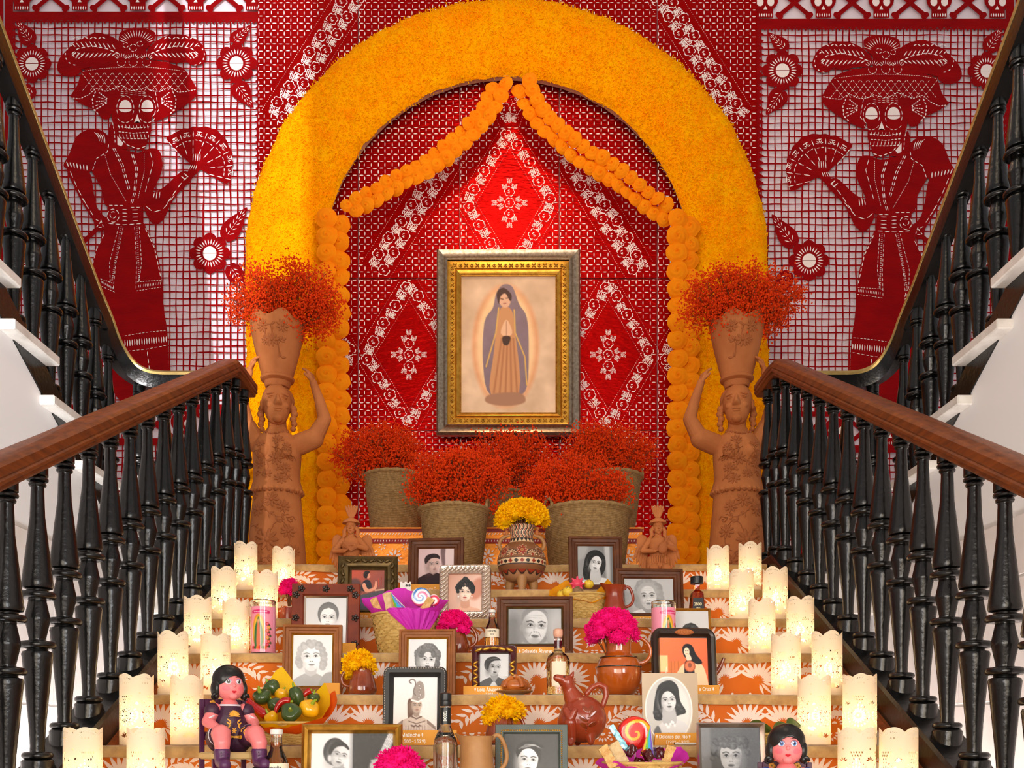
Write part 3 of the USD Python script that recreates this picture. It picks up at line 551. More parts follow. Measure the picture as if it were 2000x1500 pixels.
# ---- red foil sheets of the middle, lattice of small dashes, floral lozenges
def rose(cx, cy, s, r):
    o = []
    for q in range(6): a = q * 60 + r.uniform(0, 20); o += dashes(arcpts(cx + 0.62 * s * math.cos(math.radians(a)), cy + 0.62 * s * math.sin(math.radians(a)), 0.4 * s, 0.4 * s, a - 80, a + 80, 6), 1, 0.16 * s, 0.1)
    o += dashes(arcpts(cx, cy, 0.33 * s, 0.33 * s, r.uniform(0, 90), 300, 8), 2, 0.14 * s); o += dashes(arcpts(cx, cy, 0.13 * s, 0.13 * s, 0, 250, 6), 1, 0.12 * s)
    return o
def spray(cx, cy, s, a, r):
    o = dashes([(cx - s * math.cos(a), cy - s * math.sin(a)), (cx + s * math.cos(a), cy + s * math.sin(a))], 1, 0.2 * s)
    for q in range(3):
        for sg in (-1, 1):
            b = a + sg * (0.9 + 0.15 * q); x, y = cx + (q - 1) * 0.55 * s * math.cos(a), cy + (q - 1) * 0.55 * s * math.sin(a)
            ex, ey = x + 0.9 * s * math.cos(b), y + 0.9 * s * math.sin(b); nx, ny = -math.sin(b) * 0.2 * s, math.cos(b) * 0.2 * s
            for g in (-1, 1): o += dashes([(x + 0.25 * s * math.cos(b), y + 0.25 * s * math.sin(b)), ((x + ex) / 2 + g * nx, (y + ey) / 2 + g * ny), (ex, ey)], 1, 0.13 * s, 0.05)
    return o
def band(p0, p1, width, r):
    """floral garland band between two points with dotted edges"""
    p0, p1 = np.asarray(p0, float), np.asarray(p1, float); d = p1 - p0; L = np.hypot(*d); u = d / L; n = np.array([-u[1], u[0]]); a = math.atan2(u[1], u[0]); o = []
    for sg in (-1, 1):
        m = int(L / 4.5)
        for i in range(m): c = p0 + u * (i + 0.5) * 4.5 + n * sg * width / 2; o.append(np.array([c - u * 1.0, c - n * 0.6, c + u * 1.0, c + n * 0.6]))
    rows = max(1, int(round(width / 30))); st = 19.0
    for rr in range(rows):
        off = (rr - (rows - 1) / 2) * (width - 16) / rows; k = int(L / st)
        for i in range(k):
            c = p0 + u * (i + 0.5) * L / k + n * (off + r.uniform(-2, 2))
            o += rose(c[0], c[1], 11.5, r) if (i + rr) % 2 else spray(c[0], c[1], 11.5, a + r.uniform(-0.3, 0.3), r) + spray(c[0] + n[0] * 5, c[1] + n[1] * 5, 7, a + 1.3, r)
    return o
def sheet(xa, xb, ya, yb, label, kind, seed, Yoff=0.0):
    t = T('paper_sheet', label, 'paper sheet', group=None); r = np.random.default_rng(seed)
    P('foil', on_wall(Polygon(W([(xa + 0.6, ya + 0.6), (xb - 0.6, ya + 0.6), (xb - 0.6, yb - 0.6), (xa + 0.6, yb - 0.6)])), YW - 0.002 - Yoff), M_redsheet, t, smooth=False)
    w, h = xb - xa, yb - ya; cx, cy = (xa + xb) / 2, (ya + yb) / 2; o = []; keep = []
    if kind == 'lozenge': bands = [((cx, ya + 8), (xb - 12, cy)), ((xb - 12, cy), (cx, yb - 8)), ((cx, yb - 8), (xa + 12, cy)), ((xa + 12, cy), (cx, ya + 8))]; wid = 34
    elif kind == 'up': bands = [((xa + 34, yb - 16), (xb - 6, ya + 34))]; wid = 62
    elif kind == 'down': bands = [((xa + 6, ya + 34), (xb - 34, yb - 16))]; wid = 62
    elif kind == 'vee': bands = [((cx, yb - 6), (xa + 14, ya + 60)), ((cx, yb - 6), (xb - 14, ya + 60))]; wid = 40
    else: bands, wid = [], 0
    for a, b in bands: o += band(a, b, wid, r); keep.append(LineString([a, b]).buffer(wid / 2 + 5, cap_style=2))
    if kind == 'lozenge':
        keep.append(Polygon([(cx, ya + 8), (xb - 12, cy), (cx, yb - 8), (xa + 12, cy)]))
        for i in range(3): o += rose(cx, cy + (i - 1) * 22, 10, r)
        for dx, dy_ in ((-16, -6), (16, -6), (-16, 6), (16, 6), (0, -42), (0, 42), (-28, 0), (28, 0), (-9, -30), (9, -30), (-9, 30), (9, 30)): o += spray(cx + dx, cy + dy_, 7, math.atan2(dy_ * 1.6, dx), r)
    from shapely.prepared import prep
    kp = prep(unary_union(keep)) if keep else None
    nx, ny = int(round(w / 13.3)), int(round(h / 13.3)); px, py = w / nx, h / ny
    for i in range(nx + 1):
        for j in range(ny + 1):
            x, y = xa + i * px, ya + j * py
            for hz_ in (0, 1):
                c = (x + px / 2, y) if hz_ else (x, y + py / 2)
                if c[0] > xb - 2 or c[1] > yb - 2 or (kp and kp.contains(Point(c))): continue
                if not hz_ and i == 0: c = (x + 2.5, c[1])
                if hz_ and j == 0: c = (c[0], y + 2.5)
                l, ww = r.uniform(3.7, 4.6), r.uniform(0.75, 1.05); jx, jy = r.normal(0, 0.4, 2)
                q = np.array([[-l, 0], [-l * 0.4, -ww], [l * 0.4, -ww], [l, 0], [l * 0.4, ww], [-l * 0.4, ww]]); q = q if hz_ else q[:, ::-1]; o.append(q + [c[0] + jx, c[1] + jy])
    P('cut_outs', fans([W(p) for p in o], YW - 0.0024 - Yoff), M_cut, t, smooth=False, kind='stuff')
cols = [504, 700, 898, 1092, 1283, 1478]; rows_ = [-46, 250, 546, 842, 1138]
SPEC = {(0, 0): ('up', 'red foil sheet with a rising floral band, beside the arch crown on the left'), (0, 1): ('plain', 'red latticed foil sheet behind the left haunch of the arch'), (0, 2): ('vee', 'red foil sheet behind the arch crown above the top lozenge'), (0, 3): ('plain', 'red latticed foil sheet behind the right haunch of the arch'), (0, 4): ('down', 'red foil sheet with a falling floral band, beside the arch crown on the right'),
        (1, 1): ('up', 'red foil sheet with a wide rising floral band left of the top lozenge'), (1, 2): ('lozenge', 'red foil sheet with the top floral lozenge above the gold frame'), (1, 3): ('down', 'red foil sheet with a wide falling floral band right of the top lozenge'),
        (2, 1): ('lozenge', 'red foil sheet with a floral lozenge left of the gold frame'), (2, 2): ('plain', 'red latticed foil sheet behind the gold frame'), (2, 3): ('lozenge', 'red foil sheet with a floral lozenge right of the gold frame'),
        (3, 1): ('plain', 'red latticed foil sheet low on the wall behind the left basket'), (3, 2): ('plain', 'red latticed foil sheet low on the wall behind the middle flowers'), (3, 3): ('plain', 'red latticed foil sheet low on the wall behind the right basket'),
        (1, 0): ('plain', 'red foil sheet behind the left leg of the arch, upper'), (1, 4): ('plain', 'red foil sheet behind the right leg of the arch, upper'), (2, 0): ('lozenge', 'red foil sheet edge beside the left garland column'), (2, 4): ('lozenge', 'red foil sheet edge beside the right garland column'), (3, 0): ('plain', 'red foil sheet behind the left terracotta statue'), (3, 4): ('plain', 'red foil sheet behind the right terracotta statue')}
for (rr, cc), (kd, lb) in SPEC.items(): sheet(cols[cc], cols[cc + 1], rows_[rr], rows_[rr + 1], lb, kd, 11 * rr + cc, 0.008)
# ================================================================ ARCH OF MARIGOLD PETALS
YA = 5.70; SA = F / YA
arch = T('marigold_arch', 'tall yellow arch covered in marigold petals on the back wall', 'flower arch')
RO, RI = 511 / SA, 357 / SA; axc, azc = (990 - CX) / SA, ZC + (HY - 505) / SA
def arch_path(s):
    """s in metres along the centre line from the left foot: (x, z, nx, nz)"""
    Rm = (RO + RI) / 2; leg = azc - ZL; tot = 2 * leg + PI * Rm
    if s < leg: return axc - Rm, ZL + s, -1.0, 0.0
    if s > leg + PI * Rm: return axc + Rm, azc - (s - leg - PI * Rm), 1.0, 0.0
    a = PI - (s - leg) / Rm; return axc + Rm * math.cos(a), azc + Rm * math.sin(a), math.cos(a), math.sin(a)
Rm, WB = (RO + RI) / 2, RO - RI; TOT = 2 * (azc - ZL) + PI * Rm
ns, nw = 520, 64
sv = np.linspace(0, TOT, ns); C = np.array([arch_path(s) for s in sv])
outer = C[:, :2] + C[:, 2:] * (WB / 2 - 0.0); inner = C[:, :2] - C[:, 2:] * (WB / 2)
shape = Polygon(np.vstack([outer, inner[::-1]])).buffer(-0.012).simplify(0.004)
M_board = mat('arch_board', (196, 150, 122), 0.8)
P('backing_board', ext(shape, YA + 0.015, YA + 0.055), M_board, arch, smooth=False, label='pale board edge of the arch')
M_mari = mat('marigold_petals', (255, 184, 0), 0.85, bump=0.9, bscale=170, bdist=0.006, col2=(255, 152, 0), vscale=7, detail=5, spec=0.05)
th = np.linspace(-1.0, 1.0, nw)
S2, T2 = np.meshgrid(sv, th, indexing='ij'); Cx, Cz, Nx, Nz = (np.repeat(C[:, i:i + 1], nw, 1) for i in range(4))
edge = meshkit.fbm(np.c_[S2.ravel() * 7, np.sign(T2.ravel()) * 5, np.zeros(S2.size)], 3, 4).reshape(S2.shape) - 0.5
half = WB / 2 + 0.02 * edge * (np.abs(T2) > 0.9)
X, Z = Cx + Nx * T2 * half, Cz + Nz * T2 * half
n1 = meshkit.fbm(np.stack([X * 14, Z * 14, X * 0], -1), 3, 1); n2 = meshkit.fbm(np.stack([X * 48, Z * 48, X * 0 + 3], -1), 3, 2)
dep = 0.05 * (1 - np.abs(T2) ** 6) + 0.028 * (n1 - 0.5) + 0.022 * np.abs(n2 - 0.5)
V = np.stack([X, YA + 0.016 - np.maximum(dep, -0.005), Z], -1).reshape(-1, 3)
i, j = np.meshgrid(np.arange(ns - 1), np.arange(nw - 1), indexing='ij'); q = np.stack([i * nw + j, i * nw + j + 1, (i + 1) * nw + j + 1, (i + 1) * nw + j], -1).reshape(-1, 4)
P('petal_ground', TM(V, np.vstack([q[:, [0, 2, 1]], q[:, [0, 3, 2]]])), M_mari, arch, smooth=True)
M_pet = mat('marigold_petal_tufts', (255, 192, 0), 0.8, col2=(252, 140, 0), isl=True, translucent=0.25, spec=0.05)
rp = np.random.default_rng(21); N = 46000
ii = rp.integers(0, ns - 1, N); jj = rp.integers(0, nw - 1, N); base = V.reshape(ns, nw, 3)[ii, jj] + np.c_[rp.normal(0, 0.006, N), np.zeros(N), rp.normal(0, 0.006, N)]
dirs = rp.normal(0, 1, (N, 3)) * [1, 0.5, 1] + [0, -0.5, 0.1]; dirs /= np.linalg.norm(dirs, axis=1, keepdims=True)
sd_ = np.cross(dirs, rp.normal(0, 1, (N, 3))); sd_ /= np.linalg.norm(sd_, axis=1, keepdims=True); ln = rp.uniform(0.010, 0.02, N)[:, None]; wd = 0.0034
tv = np.stack([base - sd_ * wd * 0.4, base + sd_ * wd * 0.4, base + dirs * ln + sd_ * wd, base + dirs * ln - sd_ * wd], 1).reshape(-1, 3); k4 = np.arange(N)[:, None] * 4
P('petal_tufts', TM(tv, np.vstack([k4 + [0, 1, 2], k4 + [0, 2, 3]])), M_pet, arch, smooth=False, kind='stuff')
# ================================================================ PAPER FLOWER GARLANDS
M_ros = mat('paper_rosette', (255, 158, 16), 0.8, col2=(255, 140, 8), vscale=14, translucent=0.2, spec=0.1)
def rosette(r, seed):
    rr = np.random.default_rng(seed); n, m = 26, 9; a = np.arange(n) * 2 * PI / n; ph = rr.random(4) * 6.28; V = []
    for k in range(m):
        t = k / (m - 1); R = r * (0.04 + 0.98 * t) * (1 + 0.025 * t * np.cos(5 * a + ph[0]) + 0.02 * t * np.cos(9 * a + ph[1]))
        h = r * (0.42 * (1 - t ** 2.2) + 0.085 * np.sin(t * 15 + 1.0 * a * 2 + ph[2]) * (1 - 0.4 * t)); V.append(np.c_[R * np.cos(a), -h, R * np.sin(a)])
    V.append(np.c_[r * 0.9 * np.cos(a), np.full(n, 0.16 * r), r * 0.9 * np.sin(a)]); m += 1
    V = np.vstack(V); i, j = np.meshgrid(np.arange(m - 1), np.arange(n), indexing='ij'); j2 = (j + 1) % n; q = np.stack([i * n + j, i * n + j2, (i + 1) * n + j2, (i + 1) * n + j], -1).reshape(-1, 4)
    c = len(V); V = np.vstack([V, [0, -0.4 * r, 0]]); jx = np.arange(n)
    return TM(V, np.vstack([q[:, [0, 1, 2]], q[:, [0, 2, 3]], np.stack([np.full(n, c), (jx + 1) % n, jx], 1)]))
ROS = [rosette(1.0, s) for s in range(5)]
YG = 5.60; SG = F / YG
rg = np.random.default_rng(5)
for nm, diag, col_x in (('left', [(978, 158), (966, 190), (938, 235), (905, 268), (862, 305), (815, 335), (770, 360), (722, 388), (678, 412)], 651), ('right', [(1022, 158), (1032, 190), (1062, 235), (1098, 270), (1140, 303), (1185, 330), (1226, 360), (1268, 393), (1308, 420)], 1335)):
    g = T('flower_garland', f'garland of orange paper rosettes swagged to the {nm} and hanging down inside the arch', 'garland', group=None)
    p = spline(diag, 400); d = np.r_[0, np.cumsum(np.hypot(*np.diff(p, axis=0).T))]; n = int(d[-1] / 21.5)
    for i in range(n):
        s = (i + 0.5) / n * d[-1]; c = np.array([np.interp(s, d, p[:, 0]), np.interp(s, d, p[:, 1])]); s2 = min(s + 2, d[-1]); s1 = max(s - 2, 0); u = np.array([np.interp(s2, d, p[:, 0]) - np.interp(s1, d, p[:, 0]), np.interp(s2, d, p[:, 1]) - np.interp(s1, d, p[:, 1])]); u /= np.hypot(*u); nn = np.array([-u[1], u[0]])
        for sg in (-1, 1):
            c2 = c + nn * sg * 11.5 + u * sg * 5; m = ROS[rg.integers(5)].copy(); w = (c2 - [CX, HY]) / SG; R = rg.uniform(13.5, 16) / SG
            m = mv(m, (w[0], YG + (0.012 if sg > 0 else -0.012) + rg.uniform(-0.006, 0.006), ZC - w[1]), s=(R, R, R), rx=rg.uniform(-14, 14), rz=rg.uniform(-14, 14) + sg * 10)
            P('rosette', m, M_ros, g, smooth=50)
    y = 428.0
    while y < 1125:
        for sg in (-1, 1):
            c2 = np.array([col_x + sg * 12.5 + rg.uniform(-1, 1), y + (11 if sg > 0 else 0) + rg.uniform(-2, 2)]); w = (c2 - [CX, HY]) / SG; R = rg.uniform(19, 21.5) / SG
            if ZC - w[1] - R < ZL - 0.03: continue
            P('rosette', mv(ROS[rg.integers(5)], (w[0], YG + sg * 0.012, ZC - w[1]), s=(R, R * 0.8, R), rx=rg.uniform(-10, 10), rz=rg.uniform(-12, 12)), M_ros, g, smooth=50)
        y += 34
# ================================================================ TERRACOTTA STATUES
M_terra = mat('terracotta', (172, 100, 54), 0.72, bump=0.25, bscale=70, bdist=0.0015, col2=(192, 118, 68), vscale=7, spec=0.2)
M_terra2 = mat('terracotta_relief', (164, 94, 50), 0.75, bump=0.2, bscale=90, bdist=0.001, spec=0.3)
def man(m): return m3.Manifold(m3.Mesh(np.asarray(m.vertices, np.float32), np.asarray(m.faces, np.uint32)))
def ring_body(rows, n=40):
    """rows (z, rx, ry, cx, cy) as one closed body"""
    a = np.arange(n) * 2 * PI / n; r = np.asarray(rows, float); k = len(r)
    v = np.stack([r[:, 3:4] + r[:, 1:2] * np.cos(a), r[:, 4:5] + r[:, 2:3] * np.sin(a), np.repeat(r[:, :1], n, 1)], -1).reshape(-1, 3)
    i, j = np.meshgrid(np.arange(k - 1), np.arange(n), indexing='ij'); j2 = (j + 1) % n; q = np.stack([i * n + j, i * n + j2, (i + 1) * n + j2, (i + 1) * n + j], -1).reshape(-1, 4)
    c = len(v); v = np.vstack([v, [r[0, 3], r[0, 4], r[0, 0]], [r[-1, 3], r[-1, 4], r[-1, 0]]]); jj = np.arange(n)
    return TM(v, np.vstack([q[:, [0, 1, 2]], q[:, [0, 2, 3]], np.stack([np.full(n, c), (jj + 1) % n, jj], 1), np.stack([np.full(n, c + 1), (k - 1) * n + jj, (k - 1) * n + (jj + 1) % n], 1)]))
def face_head(c, s, yaw=0, pitch=0, hair=True):
    """head about 1 unit tall scaled by s, face towards -y; manifold"""
    P_ = [ell((0, 0.02, 0.08), (0.36, 0.40, 0.44)), ell((0, -0.06, -0.16), (0.29, 0.31, 0.36)), ell((0, -0.2, -0.42), (0.12, 0.12, 0.1))]
    P_ += [m3.Manifold.batch_hull([m3.Manifold.sphere(0.03, 12).translate([0, -0.36, 0.1]), m3.Manifold.sphere(0.05, 12).translate([0, -0.45, -0.09]), m3.Manifold.sphere(0.055, 12).translate([-0.05, -0.36, -0.12]), m3.Manifold.sphere(0.055, 12).translate([0.05, -0.36, -0.12])])]
    P_ += [ell((0, -0.335, -0.235), (0.11, 0.055, 0.028)), ell((0, -0.33, -0.285), (0.085, 0.05, 0.03))]
    for sx in (-1, 1):
        P_ += [ell((sx * 0.145, -0.32, 0.05), (0.085, 0.05, 0.035)), ell((sx * 0.15, -0.33, 0.125), (0.12, 0.05, 0.022), rot=(0, sx * 8, 0)), ell((sx * 0.36, 0.02, -0.02), (0.04, 0.09, 0.13)), ell((sx * 0.17, -0.25, -0.12), (0.1, 0.08, 0.09))]
    h = union(P_)
    for sx in (-1, 1): h = h - ell((sx * 0.145, -0.385, 0.05), (0.085, 0.04, 0.009))
    return h.scale([s, s, s]).rotate([pitch, 0, yaw]).translate(list(map(float, c)))
def hand(wrist, d, palm_n, s=0.1, curl=0.5, thumb=1):
    """five fingered hand from the wrist along d, palm facing palm_n, length s"""
    w = np.asarray(wrist, float); d = np.asarray(d, float); d = d / np.linalg.norm(d); n = np.asarray(palm_n, float); n = n - d * n.dot(d); n /= np.linalg.norm(n); a = np.cross(d, n)
    out = [m3.Manifold.batch_hull([m3.Manifold.sphere(0.11 * s, 10).translate(list(w + d * s * t + a * s * q)) for t, q in ((0.02, -0.13), (0.02, 0.13), (0.42, -0.2), (0.42, 0.2))])]
    for q, L in ((-0.19, 0.36), (-0.065, 0.44), (0.06, 0.46), (0.185, 0.34)):
        p = w + d * s * 0.42 + a * s * q; ch = [(*p, 0.075 * s)]; dr = d.copy()
        for k in range(3): dr = dr * math.cos(curl * 0.6) + n * math.sin(curl * 0.6); dr /= np.linalg.norm(dr); p = p + dr * s * L * (0.45, 0.32, 0.26)[k]; ch.append((*p, s * (0.068, 0.06, 0.05)[k]))
        out.append(limb(ch, 10))
    p = w + d * s * 0.1 + a * s * 0.15 * thumb; ch = [(*p, 0.09 * s)]
    for k in range(2): p = p + (d * 0.7 + a * thumb * (0.7 - 0.4 * k) + n * 0.3) * s * 0.22; ch.append((*p, s * (0.075, 0.06)[k]))
    out.append(limb(ch, 10)); return union(out)
class Skin:
    def __init__(s, m):
        from scipy.spatial import cKDTree
        n = m.vertex_normals; k = n[:, 1] < -0.12; s.v, s.n = m.vertices[k], n[k]; s.t = cKDTree(s.v[:, [0, 2]])
    def at(s, x, z):
        d, i = s.t.query([x, z], k=12); j = i[np.argmin(s.v[i, 1] + d * 0.5)]; return s.v[j], s.n[j]
def petal(p, n, ang, l, w, th):
    """raised leaf on a surface: flat ellipsoid leaving p along ang in the tangent plane"""
    n = n / np.linalg.norm(n); x = np.cross([0, 0, 1.0], n); x /= np.linalg.norm(x) + 1e-9; z = np.cross(n, x); x = -x if x[0] < 0 else x; d = x * math.cos(ang) + z * math.sin(ang); c = np.cross(n, d)
    b = ICO1.vertices * [l / 2, w / 2, th]; v = p + np.outer(b[:, 0] + l * 0.5, d) + np.outer(b[:, 1], c) + np.outer(b[:, 2], n); return TM(v, ICO1.faces)
ICO1 = trimesh.creation.icosphere(1, 1.0)
def daisy(sk, x, z, r, k=9):
    r *= 1.22; p, n = sk.at(x, z); o = [ball(p + n * 0.002, r * 0.26, 1)]
    for q in range(k): a = q * 2 * PI / k; o.append(petal(p + (n * 0.001), n, a, r, r * 0.36, r * 0.1))
    return o
def vine(sk, pts, r=0.003, leaves=True):
    c = spline(pts, 26); P3 = np.array([np.add(sk.at(*q)[0], sk.at(*q)[1] * 0.001) for q in c]); o = [tube(P3, r * 0.8, 6)]
    if leaves:
        for i in range(4, 25, 8):
            p, n = sk.at(*c[i]); t = c[i] - c[i - 1]; a = math.atan2(t[1], t[0])
            for sg in (-1, 1): o.append(petal(p, n, a + sg * 0.9, 0.026, 0.012, 0.0035))
    return o
def spiral(sk, x, z, r, sg=1):
    a = np.linspace(0, 4.2 * PI / 1.5, 20); rr = r * (1 - a / a[-1] * 0.85); return [tube(np.array([np.add(sk.at(x + rr[i] * math.cos(a[i]) * sg, z + rr[i] * math.sin(a[i]))[0], sk.at(x, z)[1] * 0.001) for i in range(20)]), 0.0032, 6)]
def scalloped_pot():
    n = 72; a = np.arange(n) * 2 * PI / n; rows = [(0.0, 0.062), (0.012, 0.085), (0.022, 0.088), (0.03, 0.080), (0.10, 0.098), (0.18, 0.118), (0.25, 0.133), (0.32, 0.142)]
    V = [np.c_[r * np.cos(a), r * np.sin(a), np.full(n, z) + (0.018 * np.cos(6 * a + 0.6) if z > 0.3 else 0)] for z, r in rows]; V += [np.c_[0.93 * r * np.cos(a), 0.93 * r * np.sin(a), np.full(n, z) + (0.018 * np.cos(6 * a + 0.6) if z > 0.3 else 0)] for z, r in rows[:3:-1]]
    V = np.vstack(V); m = len(V) // n; i, j = np.meshgrid(np.arange(m - 1), np.arange(n), indexing='ij'); j2 = (j + 1) % n; q = np.stack([i * n + j, i * n + j2, (i + 1) * n + j2, (i + 1) * n + j], -1).reshape(-1, 4)
    c = len(V); V = np.vstack([V, [0, 0, 0], [0, 0, 0.10]]); jj = np.arange(n)
    return TM(V, np.vstack([q[:, [0, 1, 2]], q[:, [0, 2, 3]], np.stack([np.full(n, c), (jj + 1) % n, jj], 1), np.stack([np.full(n, c + 1), (m - 1) * n + jj, (m - 1) * n + (jj + 1) % n], 1)]))
def statue(sgn, label, X, Y):
    t = T('terracotta_statue', label, 'statue', (X, Y, ZL), group=None)
    body = ring_body([(0.0, 0.158, 0.145, 0, 0), (0.05, 0.157, 0.143, 0, 0), (0.25, 0.143, 0.13, 0, 0), (0.42, 0.128, 0.115, 0, 0), (0.475, 0.124, 0.11, 0, 0), (0.486, 0.142, 0.125, 0, 0), (0.498, 0.138, 0.122, 0, 0), (0.55, 0.122, 0.103, 0, 0), (0.60, 0.122, 0.10, 0, 0), (0.68, 0.127, 0.105, 0, 0), (0.74, 0.122, 0.10, 0, 0.0), (0.785, 0.095, 0.085, 0, 0.005), (0.81, 0.062, 0.062, 0, 0.008), (0.835, 0.05, 0.05, 0, 0.008)])
    pc = [man(body), limb([(0, 0.01, 0.80, 0.05), (0, 0.005, 0.88, 0.046)])]
    pc += [ell((-0.052, -0.085, 0.69), (0.045, 0.035, 0.045)), ell((0.052, -0.085, 0.69), (0.045, 0.035, 0.045))]
    arms = {1: [(0.115, 0.0, 0.745, 0.05), (0.2, -0.01, 0.78, 0.046), (0.255, -0.02, 0.872, 0.034), (0.228, -0.03, 0.97, 0.026), (0.198, -0.035, 1.06, 0.019)], -1: [(-0.115, 0.0, 0.76, 0.05), (-0.16, -0.01, 0.84, 0.045), (-0.178, -0.02, 0.95, 0.035), (-0.158, -0.035, 1.05, 0.026), (-0.132, -0.04, 1.12, 0.019)]}
    for k, ch in arms.items():
        pc.append(limb(ch, 20)); w = np.array(ch[-1][:3]); pc.append(hand(w, (-k * 0.35, 0.02, 0.9), (-k, 0.25, 0.0), 0.105, 0.5, thumb=k))
        pc.append(m3.Manifold.batch_hull([m3.Manifold.sphere(0.052, 20).translate([ch[1][0] * 0.98, ch[1][1], ch[1][2] - 0.006]), m3.Manifold.sphere(0.055, 20).translate([ch[0][0], ch[0][1], ch[0][2]])]))
    pc.append(face_head((0.004, -0.02, 0.945), 0.215, yaw=18, pitch=-6))
    pc.append(ell((0, 0.03, 0.985), (0.083, 0.088, 0.082)))                                # hair
    pc.append(m3.Manifold.cylinder(0.03, 0.062, 0.07, 40).translate([0, 0.01, 1.045]))     # pad under the pot
    for sx in (-1, 1):
        for i in range(5): pc.append(m3.Manifold.sphere(0.021 - 0.0015 * i, 14).translate([sx * (0.082 + 0.006 * (i % 2)), 0.012, 0.935 - 0.026 * i]))
    m = skin(union(pc), 0.0084, 6)
    V = m.vertices; ang = np.arctan2(V[:, 1], V[:, 0]); rd = np.hypot(V[:, 0], V[:, 1])     # ruffles at waist and hem
    wv = np.clip(1 - np.abs(V[:, 2] - 0.488) / 0.014, 0, 1) * 0.005 * np.sin(ang * 26); V[:, :2] += (V[:, :2] / rd[:, None]) * wv[:, None]
    mir = np.diag([sgn, 1, 1]); fin = lambda mm: TM(mm.vertices @ mir, mm.faces if sgn > 0 else mm.faces[:, ::-1])
    P('figure', fin(m), M_terra, t, smooth=True)
    pot = mv(scalloped_pot(), (0, 0.01, 1.072)); P('pot', fin(pot), M_terra, t, smooth=40)
    sk, sp = Skin(trimesh.Trimesh(m.vertices, m.faces, process=False)), Skin(trimesh.Trimesh(pot.vertices, pot.faces, process=False))
    R = []
    for x, z, r in ((0.03, 0.74, 0.026), (0.02, 0.645, 0.032), (0.075, 0.60, 0.024), (-0.075, 0.62, 0.026), (0.045, 0.545, 0.03), (-0.03, 0.565, 0.024), (0.085, 0.70, 0.022), (-0.06, 0.72, 0.022), (0.0, 0.43, 0.034), (0.07, 0.40, 0.03), (-0.08, 0.38, 0.032), (-0.02, 0.22, 0.05), (0.09, 0.27, 0.034), (-0.1, 0.16, 0.036), (0.07, 0.1, 0.042), (-0.03, 0.06, 0.034), (0.12, 0.17, 0.028)): R += daisy(sk, x, z, r)
    for pts in ([(-0.06, 0.44), (-0.01, 0.36), (0.04, 0.34), (0.09, 0.36)], [(0.0, 0.27), (0.06, 0.32), (0.1, 0.22), (0.06, 0.16)], [(-0.12, 0.3), (-0.07, 0.27), (-0.09, 0.22)], [(-0.1, 0.05), (-0.04, 0.12), (0.02, 0.12)], [(0.0, 0.7), (0.05, 0.68), (0.08, 0.64)], [(-0.1, 0.68), (-0.05, 0.66), (-0.02, 0.6), (-0.06, 0.56)], [(0.1, 0.54), (0.06, 0.58), (0.03, 0.6)]): R += vine(sk, pts)
    for x, z, r in ((0.1, 0.33, 0.02), (-0.1, 0.45, 0.018), (0.03, 0.14, 0.024), (0.1, 0.65, 0.016), (-0.09, 0.57, 0.016)): R += spiral(sk, x, z, r)
    a = np.linspace(-1.9, -1.2, 13)
    for q in range(17): b = -PI / 2 + (q - 8) * 0.19; x = 0.07 * math.sin(b + PI / 2); p, n = sk.at(x, 0.815 - 0.03 * math.cos((q - 8) * 0.19)); R.append(ball(p + n * 0.001, 0.0065, 1))
    for q in range(26): x = -0.125 + q * 0.01; p, n = sk.at(x, 0.478 + 0.004 * math.sin(q * 2.1)); R.append(petal(p, n, -PI / 2, 0.016, 0.012, 0.006))
    for x, z, r in ((0.0, 1.22, 0.03), (0.07, 1.33, 0.028), (-0.06, 1.34, 0.028), (-0.04, 1.27, 0.022)): R += daisy(sp, x, z, r)
    for pts in ([(-0.06, 1.24), (-0.02, 1.29), (0.03, 1.27), (0.05, 1.2)], [(0.04, 1.16), (0.07, 1.24), (0.05, 1.3)]): R += vine(sp, pts, 0.004)
    P('flower_relief', fin(cat_(R)), M_terra2, t, smooth=60, label='raised clay daisies and vines')
    return t
YS = 4.75
statue(1, 'terracotta statue of a woman holding a pot on her head, left of the altar', (541 - CX) / F * YS, YS)
statue(-1, 'terracotta statue of a woman holding a pot on her head, right of the altar', (1440 - CX) / F * YS, YS)
